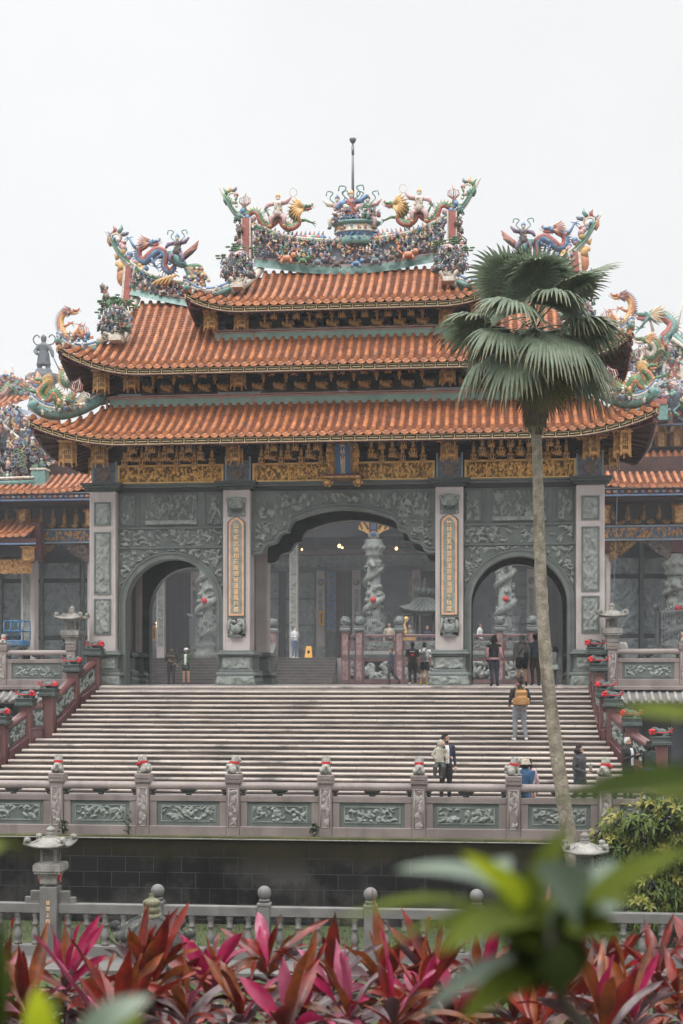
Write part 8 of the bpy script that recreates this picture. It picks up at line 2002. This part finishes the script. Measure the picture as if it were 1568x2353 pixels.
# dark undergrowth between them
mb = MB(); rr = random.Random(77)
for _ in range(1500):
    x, y = rr.uniform(-2, 10), rr.uniform(-38.5, -33.5); z = gz(y) + rr.uniform(.0, .45); a = rr.uniform(0, 2 * PI); e = rr.uniform(-.2, .9); d = Vector((math.cos(a) * math.cos(e), math.sin(a) * math.cos(e), math.sin(e)))
    blade(mb, Vector((x, y, z)), d, rr.uniform(.15, .32), rr.uniform(.04, .08), rr.choice([0, 0, 1, 2]), .5, rr.uniform(-1, 1), rr)
g = mb.build('undergrowth', [M_BLEAF[2], M_COR[0], M_COR[2]]); tag(g, kind='stuff')

# --- out-of-focus shrub close to the camera
M_NEAR = [mat('near_leaf_lime', (.38, .42, .014), (.26, .31, .014), .7, 5, 15, .15, spec=.15, trans=.35), mat('near_leaf_olive', (.10, .125, .010), (.06, .08, .008), .7, 5, 15, .2, spec=.15, trans=.3), mat('near_leaf_grey', (.13, .17, .115), (.09, .125, .085), .4, 5, 15, .15, spec=.6, trans=.2), mat('near_leaf_dark', (.022, .034, .004), (.014, .022, .003), .75, 5, 15, .2, spec=.1, trans=.12), mat('near_stem', (.03, .025, .015), None, .7, 9, 30, .2)]
def leaf_between(mb, a, b, W, mi, up=(0, 0, 1), sag=.12):
    a = Vector(a); b = Vector(b); d = b - a; L = d.length; dn = d.normalized(); u = Vector(up); sd = dn.cross(u).normalized(); u = sd.cross(dn); N = 11; v_ = []
    for i in range(N):
        t = i / (N - 1); c = a + d * t + u * (sag * L * math.sin(PI * t)); w = W * max(.02, math.sin(PI * (.04 + .96 * t) ** .85) ** .75)
        v_ += [c - sd * w + u * w * .25, c, c + sd * w + u * w * .25]
    mb.add(v_, [(i * 3 + j, i * 3 + j + 1, (i + 1) * 3 + j + 1, (i + 1) * 3 + j) for i in range(N - 1) for j in range(2)], mi, True)
NY = -44.78     # little more than a metre from the lens
KW = 1.25 / 1.55
t = thing('near_shrub', 'blurred green shrub with pointed leaves close to the camera at lower right', 'shrub', (at(1270, 2400, NY)[0], NY, -1.6))
hub = Vector(P3(1255, 2135, NY))
V1 = (0, -1, .35)
for k, (u0, v0, u1, v1, w, mi, up, dy) in enumerate((
    (1225, 2085, 905, 1998, .016, 2, (0, -.5, 1), -.03), (1210, 2100, 1058, 1958, .014, 0, (0, -1, .5), -.08), (1160, 2020, 1150, 1972, .010, 2, (0, -1, .5), .05), (1195, 2085, 1302, 1900, .014, 1, (0, -1, .3), .02),
    (1330, 2095, 1225, 1985, .030, 2, (0, -1, .4), -.10), (1180, 2110, 770, 2118, .012, 1, (0, -.3, 1), 0), (1150, 2125, 850, 2205, .012, 1, (0, -.4, 1), .05), (1235, 2120, 1000, 2190, .022, 1, (0, -.8, .8), -.12), (1200, 2125, 985, 2128, .018, 1, (0, -.9, .6), -.05), (1255, 2170, 1195, 2275, .024, 3, (0, -1, .2), 0), (1275, 2160, 1290, 2285, .026, 3, (0, -1, .2), -.02), (1310, 2110, 1420, 2150, .02, 1, (0, -.9, .4), -.04),
    (1310, 2110, 1590, 1950, .015, 1, (0, -.7, .7), .04), (1290, 2070, 1420, 1982, .008, 2, (0, -1, .5), .08), (1330, 2130, 1430, 2090, .014, 2, (0, -.6, .8), -.05), (1255, 2120, 1120, 2080, .026, 1, (0, -.9, .5), -.02),
    (1240, 2160, 1075, 2120, .022, 1, (0, -.9, .5), -.06), (1290, 2160, 1350, 2075, .022, 3, (0, -1, .3), .0), (1265, 2180, 1330, 2250, .030, 3, (0, -1, .2), .02), (1260, 2180, 1160, 2230, .026, 3, (0, -1, .3), .03),
    (1240, 2220, 1060, 2340, .018, 1, (0, -.8, .6), -.02), (1230, 2200, 970, 2345, .016, 2, (0, -.6, .7), .06), (1300, 2120, 1500, 2085, .010, 1, (0, -.5, .8), .1), (1270, 2150, 1225, 2060, .02, 1, (0, -1, .3), .05))):
    mb = MB(); a = Vector(P3(u0, v0, NY)); b = Vector(P3(u1, v1, NY + dy)); leaf_between(mb, a, b, w * KW, 0, up); leaf_between(mb, hub, a, .004, 0, up, 0)
    mb.build('leaf', [M_NEAR[mi]], t)
mb = MB(); mb.tube([(hub.x + .5, NY + .02, -1.62), (hub.x + .3, NY, -.7), P3(1400, 2420, NY), P3(1285, 2290, NY), tuple(hub)], [.013, .010, .007, .006, .005], 8); mb.tube([P3(1285, 2290, NY), P3(1240, 2220, NY)], .005, 6); mb.build('stem', [M_NEAR[4]], t)
t = thing('near_branch', 'blurred branch of long green leaves entering at the right edge before the stairs', 'shrub', (at(1620, 1900, NY - .1)[0], NY - .1, -1.6))
for k, (u0, v0, u1, v1, w, mi, up, dy) in enumerate(((1640, 1655, 1415, 1630, .015, 1, (0, -.5, 1), .0), (1640, 1772, 1285, 1838, .019, 3, (0, -.6, .8), -.04), (1640, 1805, 1380, 1830, .013, 1, (0, -.6, .8), .06), (1640, 1720, 1590, 1715, .010, 1, (0, -.6, .8), .0), (1640, 1850, 1500, 1825, .014, 1, (0, -.6, .8), .05), (1640, 1900, 1555, 1880, .012, 1, (0, -.6, .8), .02))):
    mb = MB(); leaf_between(mb, P3(u0, v0, NY - .1), P3(u1, v1, NY - .1 + dy), w * KW, 0, up, .02); mb.build('leaf', [M_NEAR[mi]], t)
mb = MB(); a = P3(1640, 1640, NY - .1); b = P3(1645, 1900, NY - .1); mb.tube([(b[0] + .1, NY - .1, -1.62), (b[0] + .04, NY - .1, -.7), b, P3(1642, 1770, NY - .1), a], [.014, .011, .008, .006, .004], 7); mb.build('stem', [M_NEAR[4]], t)
t = thing('near_foliage', 'blurred dark green leaves close to the camera in the lower left corner', 'shrub', (at(-60, 2350, NY)[0], NY, -1.6))
for k, (u0, v0, u1, v1, w, mi, up, dy) in enumerate(((-30, 2420, 5, 2105, .026, 3, (0, -1, .3), 0), (-20, 2430, 15, 2180, .02, 1, (0, -1, .3), .05), (110, 2430, 85, 2262, .018, 0, (0, -1, .3), .0), (60, 2440, 130, 2290, .018, 1, (0, -1, .3), .03), (170, 2400, 350, 2288, .018, 2, (0, -.8, .6), .0), (190, 2430, 330, 2330, .016, 1, (0, -.8, .6), .04), (-60, 1990, 45, 1950, .016, 1, (0, -.8, .6), .1))):
    mb = MB(); leaf_between(mb, P3(u0, v0, NY), P3(u1, v1, NY + dy), w * KW, 0, up); mb.build('leaf', [M_NEAR[mi]], t)
mb = MB()
for u, v in ((-30, 2420), (110, 2430), (60, 2440), (190, 2430)): p = P3(u, v, NY); mb.tube([(p[0] - .02, NY + .02, -1.62), (p[0], NY, -.9), p], [.01, .008, .005], 6)
p = P3(-60, 1990, NY); mb.tube([(p[0] - .12, NY, -1.62), (p[0] - .06, NY, -.7), p], [.012, .01, .005], 6); mb.build('stem', [M_NEAR[4]], t)
# ------------------------------------------------------------ light, air, camera
w = bpy.data.worlds.new('World'); SC.world = w; w.use_nodes = True
nt = w.node_tree; bg = nt.nodes['Background']
sky = nt.nodes.new('ShaderNodeTexSky'); sky.sky_type = 'NISHITA'; sky.sun_disc = False
SUN_EL, SUN_ROT = R(58), R(200)
sky.sun_elevation = SUN_EL; sky.sun_rotation = SUN_ROT; sky.air_density = 1.0; sky.dust_density = 6.0; sky.ozone_density = 1.0
hs = nt.nodes.new('ShaderNodeHueSaturation'); hs.inputs['Saturation'].default_value = .10
nt.links.new(sky.outputs[0], hs.inputs['Color'])
mx_ = nt.nodes.new('ShaderNodeMix'); mx_.data_type = 'RGBA'; mx_.inputs[0].default_value = .93     # a closed, even cloud layer
nt.links.new(hs.outputs[0], mx_.inputs[6]); mx_.inputs[7].default_value = (9.75, 9.9, 10.0, 1)
# sky kept even low down, brightened overhead out of view for top light
tc = nt.nodes.new('ShaderNodeTexCoord'); sp = nt.nodes.new('ShaderNodeSeparateXYZ'); nt.links.new(tc.outputs['Generated'], sp.inputs[0])
gr = nt.nodes.new('ShaderNodeMapRange'); nt.links.new(sp.outputs['Z'], gr.inputs[0]); gr.inputs[1].default_value = .43; gr.inputs[2].default_value = 1; gr.inputs[3].default_value = 1.0; gr.inputs[4].default_value = 4.6
cn = nt.nodes.new('ShaderNodeTexNoise'); cn.inputs['Scale'].default_value = 2.2; cn.inputs['Detail'].default_value = 4; nt.links.new(tc.outputs['Generated'], cn.inputs['Vector'])
cr = nt.nodes.new('ShaderNodeMapRange'); nt.links.new(cn.outputs[0], cr.inputs[0]); cr.inputs[1].default_value = .3; cr.inputs[2].default_value = .7; cr.inputs[3].default_value = .94; cr.inputs[4].default_value = 1.05
mu = nt.nodes.new('ShaderNodeMath'); mu.operation = 'MULTIPLY'; nt.links.new(gr.outputs[0], mu.inputs[0]); nt.links.new(cr.outputs[0], mu.inputs[1])
sc_ = nt.nodes.new('ShaderNodeVectorMath'); sc_.operation = 'SCALE'; nt.links.new(mx_.outputs[2], sc_.inputs[0]); nt.links.new(mu.outputs[0], sc_.inputs['Scale'])
nt.links.new(sc_.outputs[0], bg.inputs['Color']); bg.inputs['Strength'].default_value = .098
sl = bpy.data.lights.new('sun', 'SUN'); sl.energy = 1.5; sl.angle = R(30); sl.color = (1, .97, .93)
so = bpy.data.objects.new('sun', sl); COL.objects.link(so)
so.rotation_euler = (PI / 2 - SUN_EL, 0, PI - SUN_ROT)
cam = bpy.data.cameras.new('camera'); co = bpy.data.objects.new('camera', cam); COL.objects.link(co); SC.camera = co
co.location = CAM; co.rotation_euler = (PI / 2, 0, TH)
cam.sensor_width = 36; cam.sensor_fit = 'AUTO'; cam.lens = F / 2352 * 36; cam.shift_y = (1565 - 1176) / 2352
cam.clip_end = 1000; cam.clip_start = .05
cam.dof.use_dof = True; cam.dof.focus_distance = 44; cam.dof.aperture_fstop = 3.5
SC.view_settings.view_transform = 'Standard'; SC.view_settings.look = 'None'; SC.view_settings.exposure = 0; SC.view_settings.gamma = 1
SC.view_settings.use_curve_mapping = False
SC.cycles.use_denoising = True; SC.cycles.max_bounces = 6; SC.cycles.volume_bounces = 1
SC.cycles.use_adaptive_sampling = True; SC.cycles.adaptive_threshold = .02
# the damp air: one closed box round everything
hz = bpy.data.materials.new('damp_haze'); hz.use_nodes = True; nt = hz.node_tree
nt.nodes.remove(nt.nodes['Principled BSDF'])
pv = nt.nodes.new('ShaderNodeVolumePrincipled'); pv.inputs['Density'].default_value = .0005; pv.inputs['Color'].default_value = (.94, .965, 1, 1); pv.inputs['Anisotropy'].default_value = .0
nt.links.new(pv.outputs[0], nt.nodes['Material Output'].inputs['Volume'])
mb = MB(); mb.box(-420, 420, -95, 920, -8, 26); g = mb.build('haze', [hz]); tag(g, kind='stuff')

# second haze volume, added behind the gate to veil and lighten the halls
hz2 = bpy.data.materials.new('court_haze'); hz2.use_nodes = True; nt = hz2.node_tree
nt.nodes.remove(nt.nodes['Principled BSDF'])
pv = nt.nodes.new('ShaderNodeVolumePrincipled'); pv.inputs['Density'].default_value = .0016; pv.inputs['Color'].default_value = (.92, .96, 1, 1)
nt.links.new(pv.outputs[0], nt.nodes['Material Output'].inputs['Volume'])
mb = MB(); mb.box(-34, 34, 4.6, 33.2, .02, 15.5); g = mb.build('court_haze', [hz2]); tag(g, kind='stuff')
